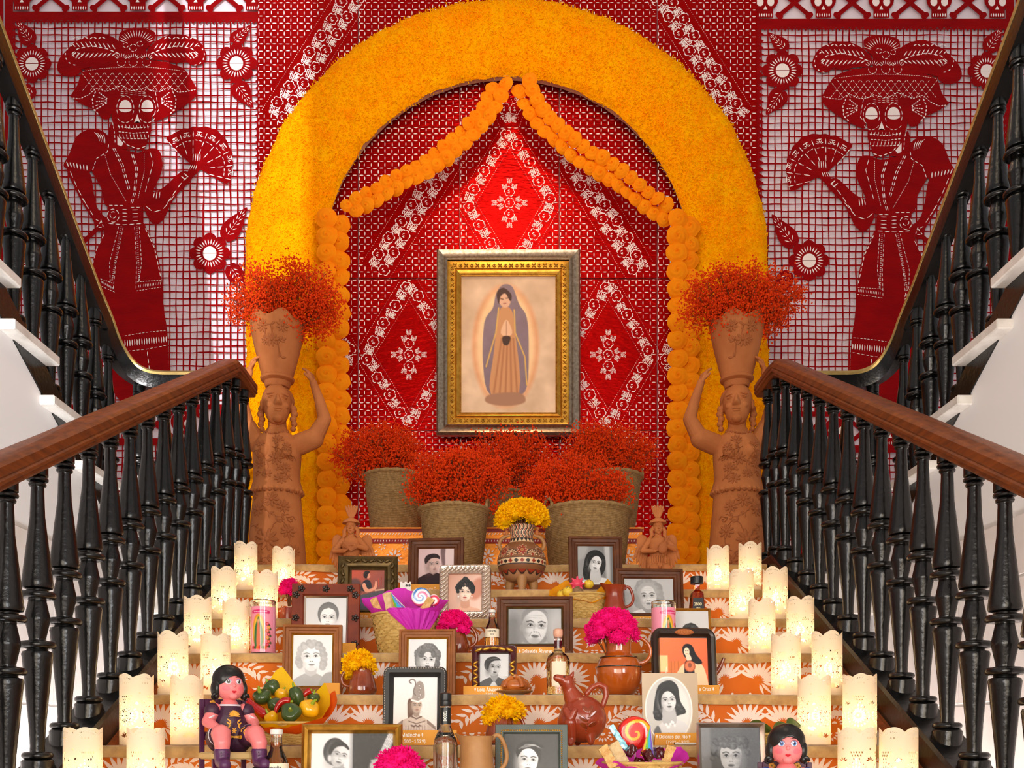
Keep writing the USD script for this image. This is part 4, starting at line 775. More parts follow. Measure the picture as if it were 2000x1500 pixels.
# ================================================================ RED BABY'S BREATH
M_bloom = mat('red_blooms', (226, 66, 16), 0.8, col2=(150, 22, 4), isl=True, spec=0.1)
M_stem = mat('dry_stems', (110, 62, 22), 0.8)
def bunch(label, box, Y, root, seed, n=6500, depth=0.5, base=None):
    """airy dome of tiny blooms filling the pixel box at depth Y, stems from root (world point)"""
    r = np.random.default_rng(seed); x0, y0, x1, y1 = box; a, b = PX(x0, y1, Y), PX(x1, y0, Y); c, h = (a + b) / 2, (b - a) / 2; h[1] = h[0] * depth
    t = T('flower_bunch', label, 'flowers', root, group=None); root = np.asarray(root, float)
    n = int(n * 1.18); k = n // 42; d = r.normal(0, 1, (k, 3)); d /= np.linalg.norm(d, axis=1, keepdims=True); cc = c + d * h * (r.uniform(0.12, 1, (k, 1)) ** 0.55) * 0.93
    pts = np.repeat(cc, 42, 0) + r.normal(0, 1, (k * 42, 3)) * 0.027; m = len(pts)
    rad = r.uniform(0.0038, 0.0067, m)
    o = np.array([[1, 0, 0], [-1, 0, 0], [0, 1, 0], [0, -1, 0], [0, 0, 1], [0, 0, -1]], float); f = np.array([[0, 2, 4], [2, 1, 4], [1, 3, 4], [3, 0, 4], [2, 0, 5], [1, 2, 5], [3, 1, 5], [0, 3, 5]])
    an = r.uniform(0, 6.28, m); ca, sa = np.cos(an), np.sin(an); R = np.zeros((m, 3, 3)); R[:, 0, 0] = ca; R[:, 0, 1] = -sa; R[:, 1, 0] = sa; R[:, 1, 1] = ca; R[:, 2, 2] = 1
    v = (np.einsum('mij,kj->mki', R, o) * rad[:, None, None] + pts[:, None]).reshape(-1, 3); fc = (np.arange(m)[:, None, None] * 6 + f).reshape(-1, 3)
    P('blooms', TM(v - root, fc), M_bloom, t, smooth=False, kind='stuff')
    st = []
    for i in range(0, k, 2):
        mid = root * 0.45 + cc[i] * 0.55 + np.r_[(cc[i] - root)[:2] * -0.12, 0.0]; q = np.array([root + r.normal(0, 0.012, 3) * [1, 1, 0.2], mid, cc[i]]); st.append(tube(spline(q, 5) - root, np.linspace(0.0018, 0.001, 5), 4))
        for w in range(3): e = cc[i] + r.normal(0, 0.03, 3); st.append(tube(np.array([mid * 0.3 + cc[i] * 0.7, (cc[i] + e) / 2 + [0, 0, 0.008], e]) - root, 0.0009, 3))
    P('stems', cat_(st), M_stem, t, smooth=60, kind='stuff')
def ptop(px, py, Y): return PX(px, py, Y)
bunch('red bunch of dried flowers in the pot of the left statue', (432, 514, 684, 664), YS, ptop(553, 660, YS), 1, 9500)
bunch('red bunch of dried flowers in the pot of the right statue', (1324, 522, 1580, 664), YS, ptop(1450, 660, YS), 2, 9500)
# ================================================================ PLATFORM AND BASKETS ON THE LANDING
M_opaper = mat('orange_cloth_paper', (248, 140, 30), 0.35, metal=0.4, bump=0.5, bscale=60, bdist=0.003, col2=(244, 150, 40), vscale=8)
M_dkred = mat('dark_red_paper', (150, 16, 6), 0.5)
pt = T('platform', 'low platform draped in orange cut paper behind the baskets', 'platform', (0, 4.98, ZL), kind=None)
P('core', bx(-0.80, 0.74, 0.0, 0.48, 0, 0.355), M_dkred, pt, smooth=False)
pc = []; rq = np.random.default_rng(8)
def flap(x0, x1, y, z0, z1):
    nx, nz = int((x1 - x0) / 0.02) + 2, 14; xs, zs_ = np.linspace(x0, x1, nx), np.linspace(z0, z1, nz); Xg, Zg = np.meshgrid(xs, zs_); w = 0.006 * np.sin(Xg * 30 + 3 * Zg) * (z1 - Zg) / (z1 - z0) + 0.004 * (meshkit.noise(np.stack([Xg * 40, Zg * 40, Xg * 0], -1), 3) - 0.5)
    i, j = np.meshgrid(np.arange(nz - 1), np.arange(nx - 1), indexing='ij'); q = np.stack([i * nx + j, i * nx + j + 1, (i + 1) * nx + j + 1, (i + 1) * nx + j], -1).reshape(-1, 4)
    return TM(np.stack([Xg, y - 0.008 - np.abs(w), Zg], -1).reshape(-1, 3), np.vstack([q[:, [0, 1, 2]], q[:, [0, 2, 3]]]))
P('paper_cloth', cat_([flap(-0.81, 0.75, 0, 0.02, 0.335), bx(-0.82, 0.76, -0.012, 0.5, 0.355, 0.362)]), M_opaper, pt, smooth=60)
P('paper_border', cat_([flap(-0.815, 0.755, -0.006, 0.272, 0.30)]), M_dkred, pt, smooth=60, label='dark red strip of the paper cloth')
cu = []
for i in range(12):
    cx = -0.74 + i * 0.128
    for cz, s in ((0.2, 1.0), (0.09, 1.0)):
        for q in range(6): a = q * PI / 3 + 0.3; x = cx + (0.06 if cz < 0.1 else 0); cu.append(frac_drop(x + 0.008 * math.cos(a), cz + 0.008 * math.sin(a), a, 0.034, 0.014)); cu.append(frac_drop(x + 0.03 * math.cos(a + 0.52), cz + 0.03 * math.sin(a + 0.52), a + 0.52, 0.018, 0.008)); cu.append(frac_drop(x + 0.062 + 0.01 * math.cos(a), cz + 0.055 + 0.01 * math.sin(a), a, 0.012, 0.006))
    for q in range(8): cu.append(frac_drop(cx - 0.06 + q * 0.016, 0.318, 0.9, 0.016, 0.005)); cu.append(frac_drop(cx - 0.06 + q * 0.016, 0.28, 1.4, 0.012, 0.005)); cu.append(frac_drop(cx - 0.06 + q * 0.016, 0.145, 0.7, 0.016, 0.005)); cu.append(frac_drop(cx - 0.06 + q * 0.016, 0.04, 2.2, 0.016, 0.005))
P('cut_outs', fans(cu, -0.0225), M_cut, pt, smooth=False, kind='stuff')
M_grass = mat('seagrass', (170, 136, 86), 0.85, bump=0.5, bscale=300, bdist=0.002, col2=(128, 98, 58), vscale=60)
def basket_mesh(r0, r1, h, rows=20, amp=0.0035, n=220, lip=True):
    k = rows * 3; a = np.arange(n) * 2 * PI / n; V = []
    for i in range(k + 1):
        t = i / k; z = t * h; row = t * rows; R = r0 + (r1 - r0) * t ** 0.8 + (0.012 * max(0, (t - 0.93) / 0.07) if lip else 0)
        ph = (int(row) % 2) * PI; R = R + amp * np.abs(np.sin(PI * row)) * (0.75 + 0.35 * np.sin(a * 52 + ph + 2.2 * (row % 1))); V.append(np.c_[R * np.cos(a), R * np.sin(a), np.full(n, z)])
    for i in range(6): t = 1 - i / 5 * 0.9; R = (r0 + (r1 - r0) * t) - 0.012; V.append(np.c_[R * np.cos(a), R * np.sin(a), np.full(n, h * t)])
    m = len(V); V = np.vstack(V); i, j = np.meshgrid(np.arange(m - 1), np.arange(n), indexing='ij'); j2 = (j + 1) % n; q = np.stack([i * n + j, i * n + j2, (i + 1) * n + j2, (i + 1) * n + j], -1).reshape(-1, 4)
    c = len(V); V = np.vstack([V, [0, 0, 0], [0, 0, h * 0.1]]); jj = np.arange(n)
    return TM(V, np.vstack([q[:, [0, 1, 2]], q[:, [0, 2, 3]], np.stack([np.full(n, c), (jj + 1) % n, jj], 1), np.stack([np.full(n, c + 1), (m - 1) * n + jj, (m - 1) * n + (jj + 1) % n], 1)]))
def loop_handle(r, R, z, ang, h=0.05):
    a = np.linspace(0, PI, 12); c, s = math.cos(ang), math.sin(ang); pts = np.array([[R * c - s * r * math.cos(q), R * s + c * r * math.cos(q), z + h * math.sin(q)] for q in a]); return tube(pts, 0.008 + 0.002 * np.sin(np.arange(12) * 2.0), 8)
def basket(label, X, Y, z, r0, r1, h, seed, rows, handles=(0.0, PI)):
    t = T('seagrass_basket', label, 'basket', (X, Y, z), seed * 37 % 360)
    P('body', basket_mesh(r0, r1, h, rows), M_grass, t, smooth=50)
    P('rim', tube(np.array([[(r1 + 0.006) * math.cos(a), (r1 + 0.006) * math.sin(a), h] for a in np.linspace(0, 2 * PI, 60)]), 0.011 + 0.002 * np.sin(np.arange(60) * 2.1), 8), M_grass, t, smooth=60)
    for a in handles: P('handle', loop_handle(0.045, r1 + 0.004, h, math.radians(a)), M_grass, t, smooth=60)
def bk(label, cx, Y, zb, top_py, r1, r0, seed, rows, handles=(0, 180)):
    X = (cx - CX) / F * Y; h = ZC + (HY - top_py) / F * Y - zb; basket(label, X, Y, zb, r0, r1, h, seed, rows, [q - seed * 37 % 360 for q in handles]); return np.array([X, Y, zb + h * 0.8])
PLZ = ZL + 0.3635
q1 = bk('tall seagrass basket on the platform, leftmost of the baskets', 772, 5.2, PLZ, 935, 0.175, 0.13, 1, 36)
q4 = bk('seagrass basket on the platform, rightmost and mostly hidden by flowers', 1192, 5.2, PLZ, 935, 0.175, 0.13, 2, 36)
q3 = bk('seagrass basket behind the middle flowers on the platform', 985, 5.27, PLZ, 968, 0.13, 0.10, 5, 18, ())
q2 = bk('seagrass basket on the landing left of the painted vase', 887, 4.62, ZL, 1000, 0.172, 0.128, 3, 44, (165, 350))
q5 = bk('wide seagrass basket with a loop handle, right of the painted vase', 1146, 4.66, ZL, 1003, 0.222, 0.18, 4, 44, (205, 20))
bunch('dark red dried flowers in the leftmost basket on the platform', (644, 828, 836, 950), 5.2, q1, 3, 8000)
bunch('dark red dried flowers in the middle, against the foot of the gold frame', (880, 836, 1092, 965), 5.25, q3, 4, 6500)
bunch('dark red dried flowers in the rightmost basket on the platform', (1084, 824, 1288, 955), 5.2, q4, 5, 8000)
bunch('bright red dried flowers in the front basket left of the painted vase', (784, 876, 1004, 1012), 4.62, q2, 6, 9000)
bunch('bright red dried flowers in the front basket right of the painted vase', (1012, 892, 1244, 1035), 4.66, q5, 7, 9500)
# ================================================================ FLAT PRINTS: colours painted per vertex
class Paint:
    def __init__(s, w, h, n=104):
        s.w, s.h = w, h; s.nx = n; s.ny = int(round(n * h / w)); s.asp = h / w
        u, v = np.meshgrid(np.linspace(0, 1, s.nx), np.linspace(0, s.asp, s.ny)); s.u, s.v = u, v; s.c = np.zeros((s.ny, s.nx, 3)); s.e = 0.6 / n
    def _c(s, c): return np.full(3, c, float) if np.ndim(c) == 0 else np.asarray(c, float)
    def put(s, m, c): s.c[:] = s.c * (1 - m[..., None]) + s._c(c) * m[..., None]
    def grad(s, c0, c1, ang=90): a = math.radians(ang); t = (s.u * math.cos(a) + s.v / s.asp * math.sin(a)); t = np.clip((t - t.min()) / np.ptp(t), 0, 1)[..., None]; s.c[:] = s._c(c0) * (1 - t) + s._c(c1) * t
    def ell(s, x, y, rx, ry, c, rot=0, soft=1.0, a=1.0):
        q = math.radians(rot); dx, dy = s.u - x, s.v - y; X, Y = dx * math.cos(q) + dy * math.sin(q), -dx * math.sin(q) + dy * math.cos(q); d = (np.sqrt((X / rx) ** 2 + (Y / ry) ** 2 + 1e-9) - 1) * min(rx, ry)
        s.put(a * np.clip(0.5 - d / (s.e * soft * 2), 0, 1), c)
    def poly(s, pts, c, soft=1.0, a=1.0, curve=True):
        p = smooth_poly(pts, 4) if curve else np.asarray(pts, float); k = len(p); ins = np.zeros(s.u.shape, bool); d2 = np.full(s.u.shape, 1e9)
        for i in range(k):
            (x0, y0), (x1, y1) = p[i - 1], p[i]; ex, ey = x1 - x0, y1 - y0; px, py = s.u - x0, s.v - y0; t = np.clip((px * ex + py * ey) / (ex * ex + ey * ey + 1e-12), 0, 1); d2 = np.minimum(d2, (px - ex * t) ** 2 + (py - ey * t) ** 2)
            if y0 != y1: ins ^= ((y0 > s.v) != (y1 > s.v)) & (s.u < (x1 - x0) * (s.v - y0) / (y1 - y0) + x0)
        d = np.sqrt(d2) * np.where(ins, -1, 1); s.put(a * np.clip(0.5 - d / (s.e * soft * 2), 0, 1), c)
    def line(s, pts, w, c, a=1.0, soft=1.0):
        p = np.asarray(pts, float); d2 = np.full(s.u.shape, 1e9)
        for i in range(1, len(p)):
            (x0, y0), (x1, y1) = p[i - 1], p[i]; ex, ey = x1 - x0, y1 - y0; px, py = s.u - x0, s.v - y0; t = np.clip((px * ex + py * ey) / (ex * ex + ey * ey + 1e-12), 0, 1); d2 = np.minimum(d2, (px - ex * t) ** 2 + (py - ey * t) ** 2)
        s.put(a * np.clip(0.5 - (np.sqrt(d2) - w / 2) / (s.e * soft * 2), 0, 1), c)
    def noise(s, amp, sc=20, seed=0): s.c[:] = s.c + amp * (meshkit.fbm(np.stack([s.u * sc, s.v * sc, s.u * 0], -1), 3, seed) - 0.5)[..., None]
    def mesh(s):
        x = (s.u - 0.5) * s.w; z = (s.asp - s.v) * s.w; V = np.stack([x, x * 0, z], -1).reshape(-1, 3); i, j = np.meshgrid(np.arange(s.ny - 1), np.arange(s.nx - 1), indexing='ij')
        q = np.stack([i * s.nx + j, (i + 1) * s.nx + j, (i + 1) * s.nx + j + 1, i * s.nx + j + 1], -1).reshape(-1, 4); return TM(V, np.vstack([q[:, [0, 1, 2]], q[:, [0, 2, 3]]]))
    def colors(s): c = np.clip(128 + (s.c - 128) * 1.12, 0, 255) / 255.0; return np.where(c < 0.04045, c / 12.92, ((c + 0.055) / 1.055) ** 2.4).reshape(-1, 3)
M_photo = mat('printed_photograph', (128, 128, 128), 0.45, attr='col', spec=0.3)
M_vcol = mat('painted_surface', (128, 128, 128), 0.45, attr='col', spec=0.4)
def PC(name, mesh, colors, parent, m=None, smooth=False, label=None):
    """a part with a colour per vertex"""
    path = numbered(parent, name); g = usdkit.mesh(stage, path, mesh, m or M_photo, smooth=smooth); UsdGeom.PrimvarsAPI(g).CreatePrimvar('col', Sdf.ValueTypeNames.Color3fArray, 'vertex').Set(Vt.Vec3fArray.FromNumpy(np.asarray(colors, np.float32))); tag(g.GetPrim(), label); return path
def face(p, x, y, r, skin=205, dark=50, turn=0.0, tilt=0.0, lips=95, shade=0.25, eye=1.0, smile=0.0, age=0.0, nose=1.0):
    """a face of half width r about (x, y) in tones"""
    A = math.radians(tilt); R = lambda a, b: (x + r * (a * math.cos(A) - b * math.sin(A)), y + r * (a * math.sin(A) + b * math.cos(A))); k = p._c(skin); lo = k * (1 - shade); T_ = lambda t: turn * t
    p.poly([R(a, b) for a, b in ((-0.93, -0.55), (-0.6, -1.1), (0, -1.3), (0.6, -1.1), (0.93, -0.55), (0.92, 0.1), (0.78, 0.7), (0.4, 1.2), (0 + T_(0.1), 1.34), (-0.4, 1.2), (-0.78, 0.7), (-0.92, 0.1))], k)
    sg = -1 if turn > 0 else 1
    p.ell(*R(sg * 0.85, 0.25), r * 0.42, r * 1.0, lo, tilt, 9, 0.8); p.ell(*R(T_(0.3), 1.15), r * 0.5, r * 0.2, lo, tilt, 5, 0.5)
    for s_ in (-1, 1):
        ex = s_ * 0.42 + T_(0.32); ew = 0.175 * (1 - 0.25 * max(0, s_ * turn))
        p.ell(*R(ex, -0.12), r * 0.34, r * 0.2, lo, tilt, 4, 0.6); p.ell(*R(ex, -0.1), r * ew, r * 0.082 * eye, np.minimum(k * 1.03, 235), tilt, 0.8); p.ell(*R(ex + T_(0.04), -0.11), r * 0.085, r * 0.088 * eye, dark * 0.5, tilt, 0.7)
        p.line([R(ex - ew * 1.05, -0.1), R(ex - 0.4 * ew, -0.22), R(ex + 0.4 * ew, -0.22), R(ex + ew * 1.05, -0.1)], r * 0.055, dark * 0.6, 0.9, 0.6)
        p.line([R(ex - s_ * 0.24, -0.36), R(ex, -0.46), R(ex + s_ * 0.3, -0.36)], r * 0.085, dark, 0.8, 0.8); p.ell(*R(ex + s_ * 0.06, 0.3), r * 0.25, r * 0.18, np.minimum(k * 1.06, 250), tilt, 4, 0.5)
        if age: p.line([R(T_(0.3) + s_ * 0.26, 0.4), R(T_(0.3) + s_ * 0.46, 0.75)], r * 0.04, lo * 0.9, age, 1.2); p.line([R(ex - 0.2, 0.08), R(ex + 0.2, 0.09)], r * 0.04, lo * 0.9, age, 1.2); p.line([R(-0.5, -0.8 - 0.1 * s_), R(0.5, -0.8 - 0.1 * s_)], r * 0.03, lo, age * 0.7, 1.2)
    nx = T_(0.42); p.line([R(nx - sg * -0.12 * 0 + sg * 0.1, -0.2), R(nx + sg * 0.14, 0.26)], r * 0.1, lo, 0.5, 2.5); p.ell(*R(nx, 0.3), r * 0.17 * nose, r * 0.1, np.minimum(k * 1.05, 250), tilt, 1.5, 0.7)
    for s_ in (-1, 1): p.ell(*R(nx + s_ * 0.1, 0.38), r * 0.055, r * 0.04, lo * 0.55, tilt, 0.8, 0.9)
    m = T_(0.34); p.ell(*R(m, 0.69), r * 0.25, r * 0.07, lips, tilt, 0.9); p.ell(*R(m, 0.8), r * 0.22, r * 0.075, p._c(lips) * 1.15, tilt, 1.0); p.line([R(m - 0.27, 0.725 - smile * 0.08), R(m, 0.735), R(m + 0.27, 0.725 - smile * 0.08)], r * 0.04, p._c(lips) * 0.45, 0.9, 0.7); p.ell(*R(m, 0.95), r * 0.2, r * 0.06, lo, tilt, 3, 0.5)
    return R
def neckbust(p, x, y, r, skin, cloth, w=2.6, drop=2.1, neck=0.52, vee=0.0, soft=1.0):
    k = p._c(skin); p.poly([(x - neck * r, y + 0.7 * r), (x + neck * r, y + 0.7 * r), (x + neck * 1.05 * r, y + drop * r), (x + neck * 2 * r, y + (drop + 0.5) * r), (x - neck * 2 * r, y + (drop + 0.5) * r), (x - neck * 1.05 * r, y + drop * r)], k * 0.86)
    b = p.asp + 0.2; p.poly([(x - w * r * 1.15, b), (x - w * r, y + (drop + 0.7) * r), (x - w * 0.62 * r, y + (drop + 0.15) * r), (x - neck * 1.15 * r, y + (drop - 0.2) * r), (x, y + (drop + 0.1 + vee) * r), (x + neck * 1.15 * r, y + (drop - 0.2) * r), (x + w * 0.62 * r, y + (drop + 0.15) * r), (x + w * r, y + (drop + 0.7) * r), (x + w * r * 1.15, b)], cloth, soft, curve=False)
def curls(p, x, y, r, pts, size, tone, seed, var=30):
    q = np.random.default_rng(seed)
    for a, b in pts: s_ = q.uniform(0.8, 1.2) * size * r; p.ell(x + a * r, y + b * r, s_, s_ * 0.9, tone + q.uniform(-var, var) * 0.4, q.uniform(0, 90), 1.2); p.ell(x + a * r - 0.2 * s_, y + b * r - 0.25 * s_, s_ * 0.4, s_ * 0.25, tone + var, q.uniform(0, 90), 3, 0.6)
def hairarc(a0, a1, n, rx, ry, cy=-0.2): return [(rx * math.cos(math.radians(t)), cy + ry * math.sin(math.radians(t))) for t in np.linspace(a0, a1, n)]
# ---------------------------------------------------------------- frames
def rloop(w, h, r, m=5):
    r = max(r, 0.0005); o = []
    for cx, cz, a0 in ((w / 2 - r, h - r, 0), (-w / 2 + r, h - r, 90), (-w / 2 + r, r, 180), (w / 2 - r, r, 270)):
        for a in np.linspace(a0, a0 + 90, m): o.append((cx + r * math.cos(math.radians(a)), cz + r * math.sin(math.radians(a))))
    return np.array(o)
def moulding(w, h, prof, r=0.0, arch=0.0):
    """prof (d, f): distance inwards from the outer edge, height towards the viewer; closed from the back"""
    pr = [(prof[0][0], 0.0)] + list(prof) + [(prof[-1][0], 0.0)]; L = []
    for d, f in pr:
        q = rloop(w - 2 * d, h - 2 * d, r - d) + [0, d]
        if arch: q[:, 1] += arch * (1 - (2 * q[:, 0] / w) ** 2) * np.clip((q[:, 1] - 0.5 * h) / (0.5 * h), 0, 1)
        L.append(np.c_[q[:, 0], np.full(len(q), -f), q[:, 1]])
    n = len(L[0]); V = np.vstack(L); m = len(L); i, j = np.meshgrid(np.arange(m), np.arange(n), indexing='ij'); i2, j2 = (i + 1) % m, (j + 1) % n
    q = np.stack([i * n + j, i2 * n + j, i2 * n + j2, i * n + j2], -1).reshape(-1, 4); return TM(V, np.vstack([q[:, [0, 2, 1]], q[:, [0, 3, 2]]]))
M_glass = usdkit.material(stage, '/World/Looks/frame_glass', {'f': ('fresnel', {'IOR': 1.1}), 't': ('transparent_bsdf', {}), 'g': ('glossy_bsdf', {'roughness': 0.08, 'color': (0.8, 0.8, 0.8)}), 'm': ('mix_closure', {})}, [('f.fac', 'm.fac'), ('t.BSDF', 'm.closure1'), ('g.BSDF', 'm.closure2')], surface='m.closure')
M_brown = mat('brown_wood_frame', (74, 36, 14), 0.45, bump=0.2, bscale=40, bdist=0.001, col2=(104, 56, 24), vscale=14, spec=0.3)
M_tan = mat('light_wood_frame', (132, 76, 34), 0.5, bump=0.2, bscale=60, bdist=0.001, col2=(158, 96, 48), vscale=16, spec=0.3)
M_gold = mat('gold_leaf', (214, 160, 62), 0.3, metal=0.85, bump=0.25, bscale=120, bdist=0.001, col2=(176, 122, 40), vscale=30)
M_dgold = mat('dark_gilt', (104, 82, 42), 0.38, metal=0.6, bump=0.3, bscale=90, bdist=0.001, col2=(70, 54, 28), vscale=30)
M_silver = mat('silver_frame', (206, 190, 176), 0.22, metal=0.95)
M_redwood = mat('red_wood_frame', (104, 36, 14), 0.45, bump=0.2, bscale=40, bdist=0.001, col2=(138, 56, 24), vscale=12, spec=0.3)
M_maroon = mat('maroon_lacquer', (70, 10, 16), 0.25, coat=0.5)
M_leather = mat('black_leather', (34, 32, 31), 0.5, bump=0.4, bscale=200, bdist=0.001)
M_green = mat('grey_green_frame', (82, 92, 86), 0.5, col2=(70, 80, 74), vscale=20)
M_dark = mat('dark_brown_frame', (42, 28, 20), 0.35, coat=0.2)
M_card = mat('card_board', (206, 196, 180), 0.7)
M_ochre = mat('ochre_card', (224, 152, 40), 0.6)
M_text = mat('white_lettering', (252, 246, 232), 0.6)
def frame(label, box, k, Y, bw, prof, m, paint, tilt=7, r=0.0, arch=0.0, trim=None, rz=0, base=None, glass=True, n=104, extra=None, cat='picture frame', name='picture_frame', group=None):
    """box: pixel extents (x0, y0, x1, y1 - lower edge extended to the tread where hidden); k: stair tread it stands on"""
    x0, y0, x1, y1 = box; s = F / Y; w = (x1 - x0) / s; zb = (zk(k) + 0.003) if base is None else base; h = (ZC + (HY - y0) / s - zb) / math.cos(math.radians(tilt)); X = ((x0 + x1) / 2 - CX) / s
    t = T(name, label, cat, (X, Y, zb), rz, group); lean = lambda mm: mv(mm, rx=-tilt); b = bw / s
    P('moulding', lean(moulding(w, h, [(d * b, f) for d, f in prof], r, arch)), m, t, smooth=28)
    iw, ih = w - 2 * b, h - 2 * b; e = b * 0.12
    if trim: P('inner_trim', lean(mv(moulding(iw + 2 * e, ih + 2 * e, [(0, 0.006), (e * 0.6, 0.009), (e * 1.7, 0.005)], max(0, r - b)), (0, 0, b - e))), trim, t, smooth=28)
    P('back_panel', lean(bx(-w / 2 + 0.3 * b, w / 2 - 0.3 * b, -0.001, 0.005, 0.3 * b, h - 0.3 * b)), M_dark, t, smooth=False)
    p = Paint(iw + e, ih + e, n); paint(p); PC('print', lean(mv(p.mesh(), (0, -0.0025, b - e / 2))), p.colors(), t)
    if glass: P('glass', lean(bx(-iw / 2 - e / 2, iw / 2 + e / 2, -0.0045, -0.0038, b - e / 2, b + ih + e / 2)), M_glass, t, smooth=False)
    if extra: extra(t, w, h, b, lean)
    if base is None: P('strut', hull([(-0.012, 0.006, h * 0.55), (0.012, 0.006, h * 0.55), (-0.012, h * 0.22, 0), (0.012, h * 0.22, 0), (-0.012, h * 0.22 + 0.004, 0), (0.012, h * 0.12, h * 0.5), (-0.012, h * 0.12, h * 0.5)]) if False else tube(np.array([(0, 0.006 + math.sin(math.radians(tilt)) * h * 0.6, h * 0.6), (0, h * 0.24, 0.004)]), 0.004, 6), M_dark, t)
    return t
def card(label, box, k, Y, lines, rz=0, cap=None):
    """ochre name card standing on a tread; lines (text, x offset px, y px of baseline, cap height px)"""
    x0, y0, x1, y1 = box; s = F / Y; zb = zk(k) + 0.002; w = (x1 - x0) / s; h = ZC + (HY - y0) / s - zb; X = ((x0 + x1) / 2 - CX) / s
    t = T('name_card', label, 'name card', (X, Y, zb), rz); P('card', bx(-w / 2, w / 2, 0, 0.002, 0, h), M_ochre, t, smooth=False); P('foot', hull([(-w / 2, 0.002, h * 0.8), (w / 2, 0.002, h * 0.8), (-w / 2, 0.03, 0), (w / 2, 0.03, 0), (-w / 2, 0.002, 0), (w / 2, 0.002, 0)]), M_ochre, t, smooth=False)
    for tx, px, py, ch in lines:
        q = meshkit.text_mesh(tx, ch / s, 0.0006, bold=ch > 6.5); q = TM(q.vertices, q.faces); q.vertices[:, 0] *= 0.86; q = mv(q, ((px - (x0 + x1) / 2) / s, -0.0001, ZC + (HY - py) / s - zb), rx=90); P('lettering', q, M_text, t, smooth=False)
P_WOOD = [(0, 0.012), (0.05, 0.022), (0.3, 0.024), (0.36, 0.018), (0.62, 0.016), (0.68, 0.012), (0.86, 0.011), (1.0, 0.005)]
P_FLAT = [(0, 0.014), (0.06, 0.017), (0.85, 0.017), (0.93, 0.012), (1.0, 0.004)]
P_ROUND = [(0, 0.008), (0.15, 0.018), (0.4, 0.023), (0.7, 0.019), (0.9, 0.01), (1.0, 0.004)]
P_SCOOP = [(0, 0.02), (0.1, 0.026), (0.25, 0.022), (0.55, 0.012), (0.8, 0.012), (0.88, 0.016), (1.0, 0.005)]
# ---- the portraits
def ph_dark_sepia(p):
    p.grad((198, 170, 170), (214, 190, 188), 60); p.poly([(0.62, 0), (0.85, 0), (0.84, 0.5), (0.7, 0.62)], (120, 96, 98), 4); p.poly([(0.75, 0), (1, 0), (1, 0.9), (0.8, 0.9)], (208, 186, 184), 3)
    x, y, r = 0.42, 0.46, 0.175; neckbust(p, x, y, r, (190, 160, 155), (48, 18, 22), 2.4, 1.5); p.poly([(0.08, 1.3), (0.1, 0.95), (0.3, 0.78), (0.55, 0.78), (0.8, 0.95), (0.9, 1.3)], (46, 16, 20)); R = face(p, x, y, r, (198, 168, 160), 60, 0.5, -4, (130, 90, 90)); p.poly([R(a, b) for a, b in ((-1.2, -0.2), (-1.3, -1.0), (-0.8, -1.6), (0.2, -1.75), (0.95, -1.4), (1.05, -0.8), (0.5, -1.05), (-0.3, -1.0), (-0.85, -0.5))], (44, 24, 26)); p.ell(x - 1.0 * r, y + 0.1 * r, 0.16 * r, 0.28 * r, (180, 150, 145))
def ph_curly_short(p):
    p.grad((196, 150, 130), (240, 214, 200), 30); p.ell(0.85, 0.45, 0.2, 0.35, (190, 120, 96), 20, 6, 0.7); x, y, r = 0.5, 0.56, 0.2
    p.poly([(-0.1, 1.5), (0.02, 1.12), (0.3, 1.0), (0.42, 0.9), (0.58, 0.9), (0.7, 1.0), (0.96, 1.1), (1.1, 1.5)], (226, 180, 156), 2); p.poly([(0.4, 0.7), (0.6, 0.7), (0.62, 1.0), (0.38, 1.0)], (206, 158, 134), 3)
    R = face(p, x, y, r, (244, 214, 196), 48, 0.05, 4, (180, 96, 88)); curls(p, x, y, r, hairarc(160, 380, 15, 1.15, 1.15, -0.55) + hairarc(180, 360, 11, 0.75, 1.1, -0.75) + hairarc(190, 350, 7, 0.3, 1.2, -0.9), 0.34, 46, 3, 24)
    for s_ in (-1, 1): p.ell(x + s_ * 1.0 * r, y + 0.6 * r, 0.1 * r, 0.12 * r, 240)
def ph_centre_part(p):
    p.grad(206, 226, 80); x, y, r = 0.55, 0.52, 0.19; p.ell(x, y - 0.1, 0.24, 0.28, 120); neckbust(p, x, y, r, 226, 214, 2.4, 1.9); p.ell(x, y - 0.32, 0.09, 0.06, 120); R = face(p, x, y, r, 232, 120, -0.1, 2, 170, 0.14); p.poly([R(a, b) for a, b in ((0.0, -1.32), (-0.7, -1.0), (-1.0, -0.2), (-1.12, 0.1), (-1.2, -0.7), (-0.8, -1.5), (0, -1.7))], 126); p.poly([R(a, b) for a, b in ((0.0, -1.32), (0.7, -1.0), (1.0, -0.2), (1.12, 0.1), (1.2, -0.7), (0.8, -1.5), (0, -1.7))], 126); p.poly([(0, 0.75), (1, 0.55), (1, 0.8), (0, 1.0)], 240, 10, 0.35)
def ph_wavy_light(p):
    p.grad(222, 236, 90); x, y, r = 0.46, 0.58, 0.25; neckbust(p, x, y + 0.02, r, 232, 182, 2.0, 1.7); p.poly([(0.62, 1.5), (0.7, 1.12), (0.85, 0.95), (1.05, 1.0), (1.05, 1.5)], 170, 2); R = face(p, x, y, r, 236, 128, 0.12, -2, 172, 0.12, smile=0.4)
    curls(p, x, y, r, [(-1.15, 0.5), (-1.2, 0.1), (-1.15, -0.35), (-1.0, -0.8), (-0.7, -1.2), (-0.2, -1.42), (0.3, -1.42), (0.75, -1.2), (1.05, -0.8), (1.18, -0.3), (1.25, 0.15), (1.2, 0.6), (-1.05, 0.85), (1.1, 0.95)], 0.36, 178, 5, 22); curls(p, x, y, r, [(-0.6, -1.0), (0.0, -1.15), (0.6, -0.95)], 0.3, 188, 8, 18)
